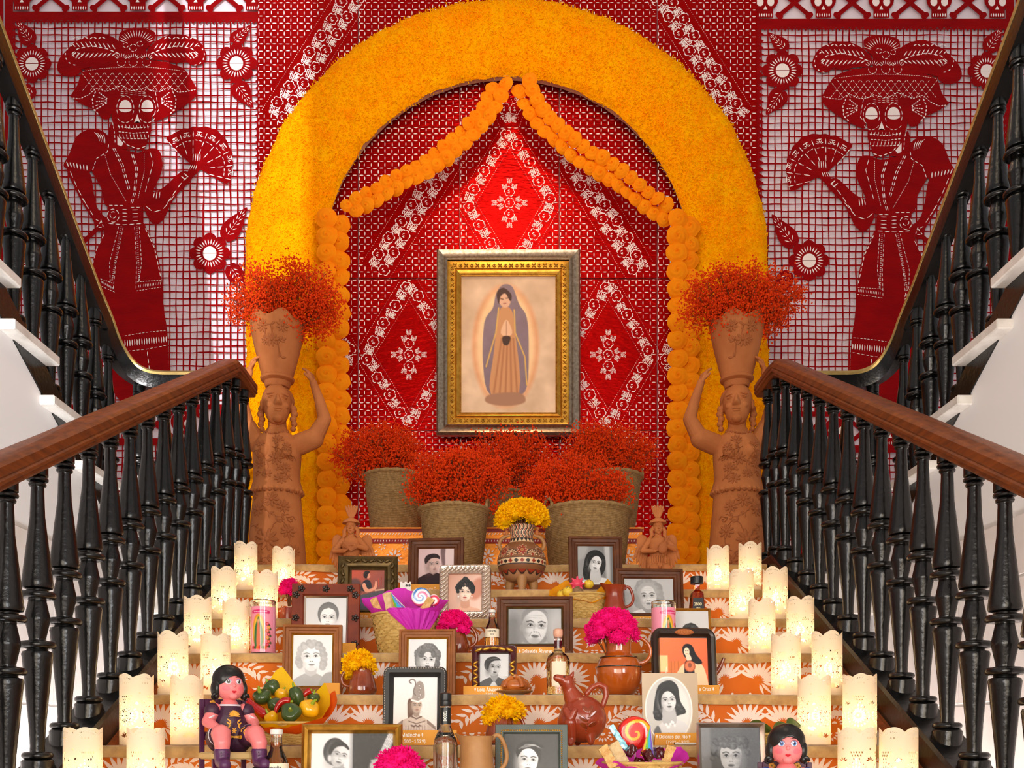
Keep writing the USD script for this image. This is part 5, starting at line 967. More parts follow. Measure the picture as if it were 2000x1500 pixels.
def ph_curly_pale(p):
    p.grad(216, 232, 20); x, y, r = 0.5, 0.56, 0.2; curls(p, x, y, r, hairarc(140, 400, 18, 1.25, 1.3, -0.45) + [(-1.1, 0.4), (1.1, 0.4), (-1.05, 0.75)], 0.42, 118, 2, 30); neckbust(p, x, y, r, 205, 176, 2.8, 1.9, vee=0.8); R = face(p, x, y, r, 216, 92, 0.15, 4, 120, 0.18); curls(p, x, y, r, hairarc(190, 350, 9, 0.8, 0.85, -0.55), 0.32, 112, 4, 30); p.ell(0.78, 1.0, 0.12, 0.13, 214, 0, 5, 0.7)
def ph_elder_wide(p):
    p.grad(150, 168, 10); p.ell(0.12, 0.45, 0.16, 0.3, 120, 0, 8, 0.8); p.ell(0.9, 0.4, 0.14, 0.35, 188, 0, 9, 0.8); x, y, r = 0.5, 0.36, 0.235; neckbust(p, x, y, r, 170, 176, 2.0, 1.35, 0.8); p.ell(x, y - 0.1, 0.235, 0.3, 150); p.ell(x - 0.23, y + 0.02, 0.035, 0.06, 180); R = face(p, x, y, r, 205, 70, 0.2, 4, 120, 0.3, age=0.8, nose=1.25); p.poly([R(a, b) for a, b in ((-1.0, -0.3), (-1.0, -1.0), (-0.5, -1.5), (0.4, -1.55), (0.9, -1.1), (0.5, -1.25), (-0.2, -1.25), (-0.75, -0.8))], 138, 2)
def ph_profile_dark(p):
    p.grad(196, 214, 30); x, y, r = 0.5, 0.46, 0.22; neckbust(p, x, y, r, 176, 92, 2.3, 1.7, vee=0.7); p.poly([(0.32, 1.3), (0.42, 0.98), (0.56, 1.0), (0.64, 1.3)], 205, 2); p.ell(x - 0.08, y - 0.1, 0.26, 0.27, 62); R = face(p, x, y, r, 190, 50, 0.55, 6, 84, 0.34); p.poly([R(a, b) for a, b in ((-1.1, 0.3), (-1.25, -0.6), (-0.8, -1.5), (0.1, -1.7), (0.9, -1.25), (0.4, -1.15), (-0.3, -0.95), (-0.75, -0.4), (-0.85, 0.3))], 58)
    for q in range(3): p.line([R(-1.1 + 0.2 * q, -0.9 - 0.2 * q), R(-0.4, -1.3), R(0.3, -1.45)], 0.012, 120, 0.6)
def ph_headdress(p):
    p.grad((222, 224, 224), (226, 212, 202)); p.noise(10, 60, 2); x, y, r = 0.53, 0.66, 0.12; c = (176, 152, 136); d = (84, 58, 48); p.poly([(0.36, 0.5), (0.33, 0.75), (0.36, 0.95), (0.5, 0.8), (0.62, 0.6)], (96, 66, 52), 2)
    p.poly([(-0.02, 1.5), (0.0, 1.25), (0.16, 1.02), (0.4, 0.92), (0.64, 0.92), (0.86, 1.04), (1.0, 1.25), (1.02, 1.5)], (190, 170, 156)); neckbust(p, x, y, r, c, (196, 178, 164), 2.0, 2.0); R = face(p, x, y, r, (192, 168, 150), 50, 0.3, 0, (150, 110, 100), 0.22); p.poly([(0.42, 0.54), (0.5, 0.2), (0.58, 0.1), (0.68, 0.18), (0.7, 0.5), (0.56, 0.56)], (158, 146, 138)); p.line([(0.42, 0.53), (0.56, 0.57), (0.7, 0.5)], 0.04, (228, 222, 216))
    for q in range(5): p.ell(0.58 + 0.03 * (q % 2), 0.2 + q * 0.07, 0.035, 0.028, (140, 130, 124), 20, 1); p.ell(0.58 + 0.03 * (q % 2), 0.2 + q * 0.07, 0.016, 0.013, (214, 206, 200))
    p.line(spline([(0.5, 0.42), (0.46, 0.3), (0.5, 0.16), (0.44, 0.06), (0.36, 0.1), (0.4, 0.15)], 16), 0.028, (128, 116, 110)); p.line([(0.42, 0.9), (0.53, 0.95), (0.64, 0.9)], 0.03, d, 0.8); p.line([(0.36, 1.0), (0.53, 1.06), (0.72, 1.0)], 0.02, d, 0.7)
    for q in range(9): p.line([(0.04 + q * 0.022, 1.2 - q * 0.018), (0.05 + q * 0.022, 1.12 - q * 0.018)], 0.012, d, 0.8); p.line([(0.96 - q * 0.022, 1.2 - q * 0.018), (0.95 - q * 0.022, 1.12 - q * 0.018)], 0.012, d, 0.8)
    for q in range(8): p.line([(0.3 + q * 0.06, 1.1), (0.28 + q * 0.065, 1.5)], 0.01, d, 0.45); p.ell(0.42 + 0.03 * q, 1.1 + 0.01 * (q % 3), 0.016, 0.02, d, 0, 1, 0.8)
def ph_guitar(p):
    p.grad(208, 224, 0); p.poly([(0.5, -0.1), (1.1, -0.1), (1.1, 1.2), (0.55, 1.2), (0.5, 0.5)], 62, 2, curve=False); p.poly([(0.47, -0.1), (0.5, -0.1), (0.5, 1), (0.47, 1)], 170, 2, curve=False); x, y, r = 0.34, 0.28, 0.105; neckbust(p, x, y, r, 186, 58, 2.6, 1.6); p.ell(x - 0.05, y - 0.05, 0.14, 0.17, 62); R = face(p, x, y, r, 206, 60, 0.5, 14, 110, 0.3, eye=0.5); p.poly([R(a, b) for a, b in ((-1.0, 0.2), (-1.3, -0.5), (-0.9, -1.4), (0.0, -1.7), (0.8, -1.3), (0.9, -0.9), (0.2, -1.2), (-0.6, -0.8))], 56); p.ell(x - 0.11, y + 0.03, 0.022, 0.04, 196)
    p.ell(0.5, 0.82, 0.2, 0.26, 214, 30); p.poly([(0.6, 0.75), (0.94, 0.0), (1.03, 0.03), (0.7, 0.85)], 150, 1, curve=False)
    for q in range(5): p.line([(0.62 + 0.018 * q, 0.78 + 0.014 * q), (0.945 + 0.016 * q, 0.0)], 0.005, 225)
    for q in range(9): p.line([(0.64 + 0.036 * q, 0.7 - 0.079 * q), (0.72 + 0.034 * q, 0.75 - 0.08 * q)], 0.006, 220)
    p.ell(0.8, 0.4, 0.09, 0.075, 190, -20, 2); [p.line([(0.74 + 0.02 * q, 0.34 + 0.035 * q), (0.85 + 0.012 * q, 0.32 + 0.04 * q)], 0.026, 178 + 8 * (q % 2)) for q in range(4)]
def ph_earrings(p):
    p.grad(82, 96, 70); p.poly([(0, 1.0), (1, 1.05), (1, 1.2), (0, 1.15)], 140, 6, 0.4); x, y, r = 0.44, 0.5, 0.19; neckbust(p, x, y, r, 196, 70, 2.2, 2.0); R = face(p, x, y, r, 228, 40, 0.15, 4, 96, 0.24); p.poly([R(a, b) for a, b in ((-1.05, -0.3), (-1.25, -1.0), (-0.8, -1.7), (0.3, -1.95), (1.5, -1.4), (1.1, -1.3), (1.2, -0.6), (1.1, 0.2), (0.9, -0.5), (0.3, -1.15), (-0.5, -1.05), (-0.9, -0.5))], 74); [p.line([R(-0.9 + 0.3 * q, -1.1 - 0.1 * q), R(-0.3 + 0.3 * q, -1.55), R(0.5 + 0.2 * q, -1.6 + 0.1 * q)], 0.016, 190, 0.6) for q in range(4)]; [p.ell(*R(1.15 + 0.1 * (q % 2), 0.9 + 0.16 * q), 0.03, 0.026, 226) for q in range(4)]; p.poly([(0.1, 1.4), (0.2, 1.05), (0.24, 0.82), (0.3, 0.84), (0.33, 1.0), (0.36, 1.4)], 214)
def ph_long_waves(p):
    p.grad(150, 120, 0); p.poly([(0.75, 0), (0.9, 0), (0.92, 1), (0.8, 1)], 196, 5, 0.8, False); p.poly([(0.0, 0), (0.3, 0), (0.2, 0.3), (0, 0.4)], 176, 8, 0.6); x, y, r = 0.5, 0.5, 0.175; p.poly([(0.2, 0.95), (0.16, 0.7), (0.24, 0.3), (0.4, 0.14), (0.6, 0.14), (0.76, 0.3), (0.78, 0.6), (0.66, 0.85), (0.4, 0.98)], 34); p.poly([(-0.1, 1.4), (0.05, 1.05), (0.35, 0.95), (0.65, 0.9), (0.9, 1.0), (1.1, 1.4)], 214, 2); p.poly([(0.4, 0.62), (0.6, 0.62), (0.64, 1.0), (0.36, 1.0)], 190, 2); R = face(p, x, y, r, 214, 42, 0.3, 12, 96, 0.26); p.poly([R(a, b) for a, b in ((-1.0, 0.9), (-1.3, -0.4), (-0.8, -1.4), (0.1, -1.6), (1.0, -1.2), (1.2, -0.4), (0.9, -0.7), (0.2, -1.25), (-0.5, -0.9), (-0.85, 0.0))], 32); curls(p, x, y, r, [(-1.4, 0.6), (-1.5, 1.2), (-1.3, 1.8), (1.3, 0.3), (1.3, -0.4)], 0.35, 40, 3, 34); p.poly([(0.62, 1.4), (0.68, 1.12), (0.84, 1.08), (0.9, 1.2), (0.86, 1.4)], 24); p.poly([(0.2, 1.4), (0.24, 1.24), (0.4, 1.2), (0.5, 1.4)], 30)
def ph_elder_soft(p):
    p.grad(178, 190, 40); x, y, r = 0.48, 0.38, 0.185; curls(p, x, y, r, hairarc(120, 420, 14, 1.25, 1.4, -0.2), 0.5, 152, 6, 18); neckbust(p, x, y, r, 178, 226, 2.6, 1.5, 0.6, 0.4); R = face(p, x, y, r, 206, 90, 0.05, -3, 128, 0.2, age=0.8); p.poly([R(a, b) for a, b in ((-0.95, 0.0), (-1.1, -0.8), (-0.5, -1.5), (0.5, -1.5), (1.05, -0.8), (0.95, -0.1), (0.6, -0.95), (0.0, -1.2), (-0.6, -0.9))], 168, 2)
def ph_curly_crop(p):
    p.grad(206, 214, 60); x, y, r = 0.5, 0.72, 0.2; neckbust(p, x, y, r, 190, 120); face(p, x, y, r, 205, 70, 0.1, 0, 110, 0.2); curls(p, x, y, r, hairarc(180, 360, 12, 1.1, 1.2, -0.3) + hairarc(190, 350, 9, 0.75, 0.95, -0.5), 0.42, 66, 9, 40)
def ph_seated_painting(p):
    p.grad((200, 92, 68), (110, 84, 84), 40); p.ell(0.14, 0.55, 0.2, 0.26, (92, 70, 70), 0, 6, 0.9); p.poly([(0.1, 1.2), (0.15, 0.85), (0.45, 0.72), (1.0, 0.66), (1.0, 1.3), (0.1, 1.3)], (92, 90, 98), 2); p.poly([(0.32, 0.62), (0.34, 0.42), (0.44, 0.32), (0.56, 0.36), (0.6, 0.55), (0.52, 0.66)], (48, 48, 56), 1.5); p.poly([(0.34, 0.46), (0.42, 0.42), (0.5, 0.58), (0.66, 0.52), (0.7, 0.36), (0.74, 0.38), (0.72, 0.58), (0.5, 0.68), (0.4, 0.64)], (224, 158, 130)); p.ell(0.5, 0.2, 0.06, 0.08, (214, 150, 124)); p.poly([(0.38, 0.24), (0.38, 0.12), (0.46, 0.06), (0.55, 0.1), (0.5, 0.16), (0.46, 0.28)], (52, 38, 36)); p.line([(0.8, 0.5), (0.79, 0.28)], 0.025, (190, 80, 60)); p.line([(0.86, 0.52), (0.87, 0.24)], 0.02, (150, 60, 50)); p.line([(0.7, 0.62), (0.98, 0.58)], 0.04, (206, 170, 140)); p.line([(0.7, 0.98), (1, 0.94)], 0.05, (180, 130, 100), 0.8)
def ph_robed_painting(p):
    p.grad((232, 132, 84), (224, 104, 66), 60); p.poly([(0, 0.36), (0.17, 0.36), (0.17, 0.7), (0, 0.7)], (240, 206, 150), 1.5, 1, False); p.poly([(0.18, 0.48), (0.46, 0.48), (0.44, 0.86), (0.2, 0.86)], (216, 126, 70), 1.5, 1, False); [p.line([(0.24 + q * 0.07, 0.48), (0.24 + q * 0.07, 0.86)], 0.008, (170, 90, 50)) for q in range(3)]; p.poly([(0.0, 1.05), (1, 1.05), (1, 1.3), (0, 1.3)], (198, 96, 70), 2, 1, False)
    p.poly([(0.14, 0.84), (0.3, 0.78), (0.46, 0.56), (0.62, 0.5), (0.84, 0.52), (0.95, 0.75), (0.96, 1.12), (0.5, 1.14), (0.2, 1.1), (0.34, 0.98)], (244, 206, 166)); p.poly([(0.52, 0.5), (0.66, 0.48), (0.72, 0.8), (0.66, 1.06), (0.46, 1.02), (0.5, 0.8)], (42, 38, 44)); p.poly([(0.5, 0.36), (0.48, 0.2), (0.56, 0.12), (0.68, 0.16), (0.76, 0.34), (0.88, 0.5), (0.78, 0.54), (0.66, 0.48), (0.58, 0.44)], (34, 30, 34)); p.ell(0.565, 0.28, 0.058, 0.085, (250, 220, 190)); p.ell(0.545, 0.26, 0.012, 0.008, 50); p.ell(0.585, 0.26, 0.012, 0.008, 50); p.line([(0.55, 0.325), (0.58, 0.325)], 0.012, (190, 80, 70)); p.poly([(0.54, 0.36), (0.62, 0.34), (0.66, 0.44), (0.58, 0.48)], (240, 214, 190)); p.ell(0.62, 0.58, 0.115, 0.12, (176, 92, 60)); p.ell(0.62, 0.58, 0.095, 0.1, (222, 130, 90)); p.ell(0.62, 0.56, 0.04, 0.05, (150, 90, 70)); p.line([(0.12, 0.78), (0.26, 0.84)], 0.035, (244, 206, 170)); p.line([(0.1, 0.98), (0.14, 0.6)], 0.014, (250, 236, 214))
def ph_oval(p):
    p.grad((196, 176, 150), (176, 154, 128), 50); p.ell(0.47, 0.66, 0.425, 0.6, (238, 234, 224)); p.ell(0.47, 0.66, 0.405, 0.575, (196, 194, 188)); p.ell(0.62, 0.7, 0.24, 0.5, (222, 220, 214), 0, 8, 0.9); q = p.c.copy(); x, y, r = 0.47, 0.5, 0.145; p.poly([(0.2, 0.78), (0.22, 0.5), (0.3, 0.22), (0.5, 0.13), (0.64, 0.24), (0.68, 0.5), (0.78, 0.7), (0.66, 0.76), (0.3, 0.86)], 62); p.poly([(0.1, 1.4), (0.24, 1.02), (0.42, 0.84), (0.6, 0.84), (0.8, 0.95), (0.92, 1.4)], 212, 1.5); p.poly([(0.14, 1.3), (0.22, 1.0), (0.3, 0.98), (0.36, 1.3)], 108, 2); p.poly([(0.38, 0.6), (0.56, 0.6), (0.6, 0.9), (0.36, 0.9)], 184, 2); R = face(p, x, y, r, 216, 44, 0.12, -4, 100, 0.22); p.poly([R(a, b) for a, b in ((-1.0, 1.0), (-1.25, 0.0), (-1.0, -1.2), (-0.1, -1.75), (0.8, -1.4), (1.1, -0.5), (0.98, 0.2), (0.75, -0.6), (0.1, -1.2), (-0.6, -0.9), (-0.9, -0.1))], 58); curls(p, x, y, r, [(-1.5, 1.5), (-1.2, 1.9), (1.6, 1.2), (1.3, 0.7)], 0.42, 62, 4, 40); [p.ell(0.42 + 0.025 * w, 0.93 + 0.05 * math.sin(w * 1.1), 0.02, 0.026, 236) for w in range(7)]; m = (((p.u - 0.47) / 0.405) ** 2 + ((p.v - 0.66) / 0.575) ** 2 > 1); p.c[m] = q[m]
def ph_curly_stare(p):
    p.grad(100, 84, 0); p.poly([(0.0, 0), (0.16, 0), (0.18, 1.1), (0, 1.1)], 128, 4, 0.8, False); x, y, r = 0.5, 0.5, 0.19; rr = np.random.default_rng(3); curls(p, x, y, r, [(rr.uniform(-1.6, 1.6), rr.uniform(-1.75, 0.2)) for _ in range(60)], 0.3, 84, 5, 44); neckbust(p, x, y, r, 160, 54, 2.4, 1.7); R = face(p, x, y, r, 182, 40, 0.0, 0, 96, 0.3, eye=1.15); curls(p, x, y, r, [(rr.uniform(-0.9, 0.9), rr.uniform(-1.6, -0.85)) for _ in range(26)], 0.24, 88, 7, 50)
def ph_devotional(p):
    """a generic standing robed woman with a warm halo on cream, in the tones of the print"""
    p.grad((214, 180, 150), (228, 196, 164), 80); p.noise(46, 5, 3); c = 0.47
    p.ell(c, 0.74, 0.345, 0.64, (226, 156, 110), 0, 5, 0.75); p.ell(c, 0.74, 0.3, 0.59, (244, 206, 158), 0, 6, 0.9)
    p.poly([(c - 0.1, 0.2), (c - 0.03, 0.1), (c + 0.07, 0.12), (c + 0.14, 0.3), (c + 0.22, 0.44), (c + 0.24, 0.75), (c + 0.22, 1.16), (c + 0.1, 1.26), (c - 0.16, 1.24), (c - 0.23, 0.95), (c - 0.22, 0.5), (c - 0.13, 0.34)], (142, 120, 128)); p.noise(14, 12, 5)
    p.poly([(c - 0.06, 0.36), (c + 0.06, 0.36), (c + 0.1, 0.6), (c + 0.14, 1.22), (c - 0.15, 1.24), (c - 0.12, 0.8)], (206, 150, 106)); [p.line([(c - 0.04 + 0.03 * q, 0.66), (c - 0.12 + 0.06 * q, 1.22)], 0.018, (168, 108, 74), 0.7, 2) for q in range(5)]; p.line([(c - 0.07, 0.34), (c - 0.1, 0.6), (c - 0.2, 0.95)], 0.014, (220, 176, 100)); p.line([(c + 0.09, 0.36), (c + 0.1, 0.6), (c + 0.2, 0.85), (c + 0.22, 1.14)], 0.014, (220, 176, 100))
    p.ell(c - 0.01, 0.25, 0.062, 0.088, (224, 176, 146), -10); p.poly([(c - 0.07, 0.3), (c - 0.09, 0.18), (c - 0.02, 0.13), (c + 0.06, 0.2), (c + 0.05, 0.27), (c, 0.19), (c - 0.05, 0.22)], (84, 58, 54)); p.line([(c - 0.05, 0.245), (c - 0.025, 0.25)], 0.01, (110, 76, 66)); p.line([(c + 0.005, 0.24), (c + 0.03, 0.235)], 0.01, (110, 76, 66)); p.line([(c - 0.02, 0.295), (c + 0.005, 0.293)], 0.009, (170, 100, 90)); p.poly([(c - 0.05, 0.6), (c - 0.01, 0.48), (c + 0.03, 0.48), (c + 0.07, 0.6), (c + 0.01, 0.64)], (232, 186, 150)); p.line([(c + 0.01, 0.48), (c + 0.01, 0.62)], 0.006, (160, 110, 90)); p.poly([(c - 0.03, 0.64), (c + 0.05, 0.64), (c + 0.03, 0.72), (c - 0.02, 0.72)], (80, 58, 50)); p.poly([(c - 0.16, 1.24), (c + 0.14, 1.22), (c + 0.2, 1.32), (c, 1.36), (c - 0.2, 1.32)], (172, 128, 102), 2)
# ---- big gold framed devotional print
def big_extra(t, w, h, b, lean):
    o = []; r = np.random.default_rng(4)
    for side in range(4):
        L = (w if side < 2 else h) - 2 * b * 0.62; n = int(L / 0.034)
        for i in range(n):
            s = (i + 0.5) / n * L - L / 2; d = b * 0.62
            x, z = (s, d) if side == 0 else (s, h - d) if side == 1 else (-w / 2 + d, h / 2 + s) if side == 2 else (w / 2 - d, h / 2 + s)
            if i % 2: o.append(mv(trimesh.creation.torus(0.0085, 0.0032, 12, 6), (x, -0.033, z), rx=90)); o.append(ball((x, -0.034, z), 0.004, 1))
            else:
                for q in range(4): a = q * PI / 2 + 0.78; o.append(mv(ICO1S, (x + 0.008 * math.cos(a), -0.033, z + 0.008 * math.sin(a)), s=(0.0085, 0.004, 0.0035), ry=-math.degrees(a)))
    P('scroll_ornament', lean(cat_(o)), M_gold, t, smooth=60, label='gold scrollwork band')
    P('outer_band', lean(moulding(w + 0.012, h + 0.012, [(0.0, 0.03), (0.012, 0.047), (b * 0.22, 0.040), (b * 0.32, 0.028), (b * 0.42, 0.038), (b * 0.46, 0.034)])), M_silverdk, t, smooth=28, label='tarnished silver outer moulding')
    bd = []
    for side in range(4):
        L = (w if side < 2 else h) - 2 * b * 0.97; n = int(L / 0.008)
        for i in range(n):
            s = (i + 0.5) / n * L - L / 2; d = b * 0.97; x, z = (s, d) if side == 0 else (s, h - d) if side == 1 else (-w / 2 + d, h / 2 + s) if side == 2 else (w / 2 - d, h / 2 + s); bd.append(mv(ICO0, (x, -0.021, z), s=0.0034))
    P('beading', lean(cat_(bd)), M_gold, t, smooth=True, kind='stuff')
ICO1S = TM(ICO1.vertices, ICO1.faces); _i0 = trimesh.creation.icosphere(0, 1.0); ICO0 = TM(_i0.vertices, _i0.faces)
M_silverdk = mat('tarnished_silver', (190, 172, 150), 0.25, metal=0.95, bump=0.3, bscale=140, bdist=0.001, col2=(140, 120, 100), vscale=60)
YF = 5.66; sF = F / YF
frame('large gold and silver frame holding a print of a robed woman with a halo', (855, 492, 1131, 853), 0, YF, 46, [(0.4, 0.026), (0.5, 0.03), (0.72, 0.03), (0.76, 0.024), (0.82, 0.03), (0.9, 0.026), (0.95, 0.02), (1.0, 0.016)], M_gold, ph_devotional, tilt=1.0, base=ZC + (HY - 853) / sF, n=150, extra=big_extra, glass=False)
# ---- frames on the steps
def extra_gilt(t, w, h, b, lean):
    o = []
    for side in range(4):
        L = (w if side < 2 else h) - b; n = max(4, int(L / 0.03))
        for i in range(n):
            s = (i + 0.5) / n * L - L / 2; d = b * 0.4; x, z = (s, d) if side == 0 else (s, h - d) if side == 1 else (-w / 2 + d, h / 2 + s) if side == 2 else (w / 2 - d, h / 2 + s)
            a = (0 if side < 2 else 90) + (28 if i % 2 else -28); o.append(mv(ICO1S, (x, -0.022, z), s=(0.014, 0.006, 0.0065), ry=-a)); o.append(ball((x + (0.012 if side < 2 else 0), -0.021, z + (0.012 if side > 1 else 0)), 0.0045, 1))
    P('acanthus_relief', lean(cat_(o)), M_dgold, t, smooth=60)
frame('ornate dark gilt frame with a painting of a seated woman writing', (660, 1086, 776, 1212), 2, yk(2) + 0.16, 24, P_SCOOP, M_dgold, ph_seated_painting, trim=M_dgold, extra=extra_gilt, rz=3)
frame('brown wood frame with a sepia photograph of a woman in black', (796, 1050, 906, 1160), 1, yk(1) + 0.15, 20, P_WOOD, M_brown, ph_dark_sepia, rz=-4)
def extra_rope(t, w, h, b, lean):
    o = []
    for side in range(4):
        L = (w if side < 2 else h) - 1.2 * b; n = int(L / 0.0165)
        for i in range(n + 1):
            s = i / n * L - L / 2; d = b * 0.5; x, z = (s, d) if side == 0 else (s, h - d) if side == 1 else (-w / 2 + d, h / 2 + s) if side == 2 else (w / 2 - d, h / 2 + s)
            o.append(mv(ICO1S, (x, -0.016, z), s=(b * 0.5, 0.007, 0.0052), ry=-38 if side in (0, 3) else -38))
    P('twisted_flutes', lean(cat_(o)), M_silver, t, smooth=60)
    for d in (0.1, 0.92):
        q = rloop(w - 2 * d * b, h - 2 * d * b, 0.012, 4) + [0, d * b]; q = np.vstack([q, q[:1]]); L = np.r_[0, np.cumsum(np.hypot(*np.diff(q, axis=0).T))]; s = np.arange(0, L[-1], 0.0058)
        P('bead_row', lean(cat_([mv(ICO0, (np.interp(v, L, q[:, 0]), -0.016, np.interp(v, L, q[:, 1])), s=0.0026) for v in s])), M_silver, t, smooth=True, kind='stuff')
frame('silver frame of twisted flutes with a tinted photograph of a woman with short curls', (857, 1102, 959, 1222), 2, yk(2) + 0.11, 19, [(0, 0.006), (0.08, 0.014), (0.5, 0.011), (0.9, 0.013), (1.0, 0.004)], M_silver, ph_curly_short, r=0.02, extra=extra_rope, rz=-2)
def extra_studs(t, w, h, b, lean):
    for x, z in ((-0.36, 0.925), (0, 0.925), (0.36, 0.925), (-0.435, 0.84), (0.435, 0.84), (-0.435, 0.52), (0.435, 0.52), (-0.435, 0.16), (0.435, 0.16)):
        o = [ball((x * w, -0.022, z * h), (0.006, 0.004, 0.006), 1)] + [ball((x * w + 0.0095 * math.cos(a), -0.0195, z * h + 0.0095 * math.sin(a)), (0.0055, 0.004, 0.0055), 1) for a in np.arange(5) * 2 * PI / 5]; P('flower_stud', lean(cat_(o)), M_dark, t, smooth=60)
frame('dark red wood frame with iron flower studs and a faded portrait', (569, 1139, 702, 1290), 3, yk(3) + 0.17, 25, P_FLAT, M_redwood, ph_centre_part, extra=extra_studs, rz=2, trim=M_silver)
frame('light wood frame with gold lining and a pale photograph of a woman with wavy hair', (552, 1220, 667, 1366), 4, yk(4) + 0.15, 18, P_WOOD, M_tan, ph_wavy_light, trim=M_gold, rz=4)
frame('wood frame with gold lining and a pale photograph of a curly haired woman', (778, 1229, 890, 1366), 4, yk(4) + 0.19, 17, P_WOOD, M_tan, ph_curly_pale, trim=M_gold, rz=-2)
frame('wide brown wood frame with a grey photograph of an elderly woman looking up', (970, 1165, 1119, 1288), 3, yk(3) + 0.12, 21, P_WOOD, M_brown, ph_elder_wide, trim=M_dgold, rz=-2)
def extra_lac(t, w, h, b, lean):
    o = []
    for q in range(5): o.append(mv(ICO1S, ((q - 2) * 0.026, -0.022, h - b * 0.55 + 0.003 * (2 - abs(q - 2))), s=(0.015, 0.005, 0.0055), ry=12 * (q - 2)))
    for sx in (-1, 1):
        for q in range(7): o.append(mv(ICO1S, (sx * (w / 2 - b * 0.5), -0.021, 0.03 + q * 0.013), s=(0.011, 0.005, 0.005), ry=35 if q % 2 else -35))
    [P('gilt_carving', lean(cat_(g)), M_gold, t, smooth=60) for g in (o[:5], o[5:12], o[12:])]
frame('small dark red lacquer frame with gilt carving and a photograph of a woman glancing aside', (921, 1262, 1009, 1366), 4, yk(4) + 0.10, 16, P_ROUND, M_maroon, ph_profile_dark, extra=extra_lac, arch=0.012, r=0.012, rz=-3)
def extra_stitch(t, w, h, b, lean):
    q = rloop(w - 0.010, h - 0.010, 0.016, 5) + [0, 0.005]; q = np.vstack([q, q[:1]]); L = np.r_[0, np.cumsum(np.hypot(*np.diff(q, axis=0).T))]; o = []
    for s in np.arange(0.004, L[-1], 0.008): o.append(tube(np.array([[np.interp(v, L, q[:, 0]), -0.0225, np.interp(v, L, q[:, 1])] for v in (s - 0.002, s + 0.002)]), 0.0009, 4))
    P('stitching', lean(cat_(o)), M_card, t, smooth=True, kind='stuff')
frame('black leather frame with stitched edge and an engraving of a woman in a plumed headdress', (748, 1303, 872, 1462), 5, yk(5) + 0.16, 19, [(0, 0.018), (0.1, 0.022), (0.6, 0.021), (0.8, 0.014), (1.0, 0.004)], M_leather, ph_headdress, r=0.02, extra=extra_stitch, rz=-2)
frame('wide gold frame with a grey photograph of a woman playing guitar', (588, 1414, 785, 1588), 6, yk(6) + 0.12, 19, P_ROUND, M_gold, ph_guitar, rz=3)
def extra_rope2(t, w, h, b, lean):
    q = rloop(w - 2 * b * 0.66, h - 2 * b * 0.66, 0.002, 2) + [0, b * 0.66]; q = np.vstack([q, q[:1]]); L = np.r_[0, np.cumsum(np.hypot(*np.diff(q, axis=0).T))]; P('gold_beading', lean(cat_([mv(ICO1S, (np.interp(v, L, q[:, 0]), -0.0165, np.interp(v, L, q[:, 1])), s=0.0026) for v in np.arange(0, L[-1], 0.0062)])), M_gold, t, smooth=True, kind='stuff')
frame('grey-green frame with a gold beaded line and a photograph of a woman in long earrings', (967, 1416, 1109, 1588), 6, yk(6) + 0.14, 18, P_FLAT, M_green, ph_earrings, extra=extra_rope2, rz=-1)
frame('brown wood frame with a photograph of a woman with long dark waves', (1111, 1047, 1216, 1160), 1, yk(1) + 0.14, 18, P_WOOD, M_brown, ph_long_waves, rz=2)
frame('wide brown wood frame with a photograph of a woman with soft grey hair', (1201, 1110, 1336, 1222), 2, yk(2) + 0.15, 19, P_WOOD, M_brown, ph_elder_soft, rz=3)
frame('thin gold frame with a photograph of a curly head, behind the dark brown frame', (1308, 1187, 1391, 1290), 3, yk(3) + 0.16, 5, [(0, 0.006), (0.4, 0.01), (1.0, 0.004)], M_gold, ph_curly_crop, rz=3)
def extra_crest(t, w, h, b, lean):
    o = [mv(ICO1S, (0, -0.02, h + 0.004 - b * 0.5), s=(0.036, 0.005, 0.011))] + [ball((x, -0.0245, h + 0.004 - b * 0.5), (0.007, 0.003, 0.007), 1) for x in (-0.02, 0, 0.02)]; P('flower_crest', lean(cat_(o)), M_terra, t, smooth=60, label='painted flower crest')
frame('dark brown rounded frame with an orange painting of a robed woman reading', (1273, 1229, 1402, 1366), 4, yk(4) + 0.13, 17, P_ROUND, M_dark, ph_robed_painting, r=0.03, arch=0.014, extra=extra_crest, rz=4)
frame('silver edged frame with a grey photograph of a frizzy haired woman staring', (1363, 1412, 1498, 1588), 6, yk(6) + 0.13, 9, [(0, 0.012), (0.3, 0.016), (1.0, 0.004)], M_silver, ph_curly_stare, rz=2)
# photograph on card, unframed
x0, y0, x1, y1 = 1256, 1322, 1366, 1462; Yc = yk(5) + 0.12; s = F / Yc
t = T('photograph', 'unframed sepia card with an oval photograph of a dark haired woman', 'photograph', ((1311 - CX) / s, Yc, zk(5) + 0.003), 1); w, h = 110 / s, 142 / s
P('card', mv(bx(-w / 2, w / 2, 0, 0.003, 0, h), rx=-7), M_card, t, smooth=False); p = Paint(w, h, 110); ph_oval(p); PC('print', mv(p.mesh(), (0, -0.0004, 0), rx=-7), p.colors(), t); P('strut', tube(np.array([(0, 0.03, h * 0.5), (0, 0.07, 0.004)]), 0.003, 6), M_card, t)
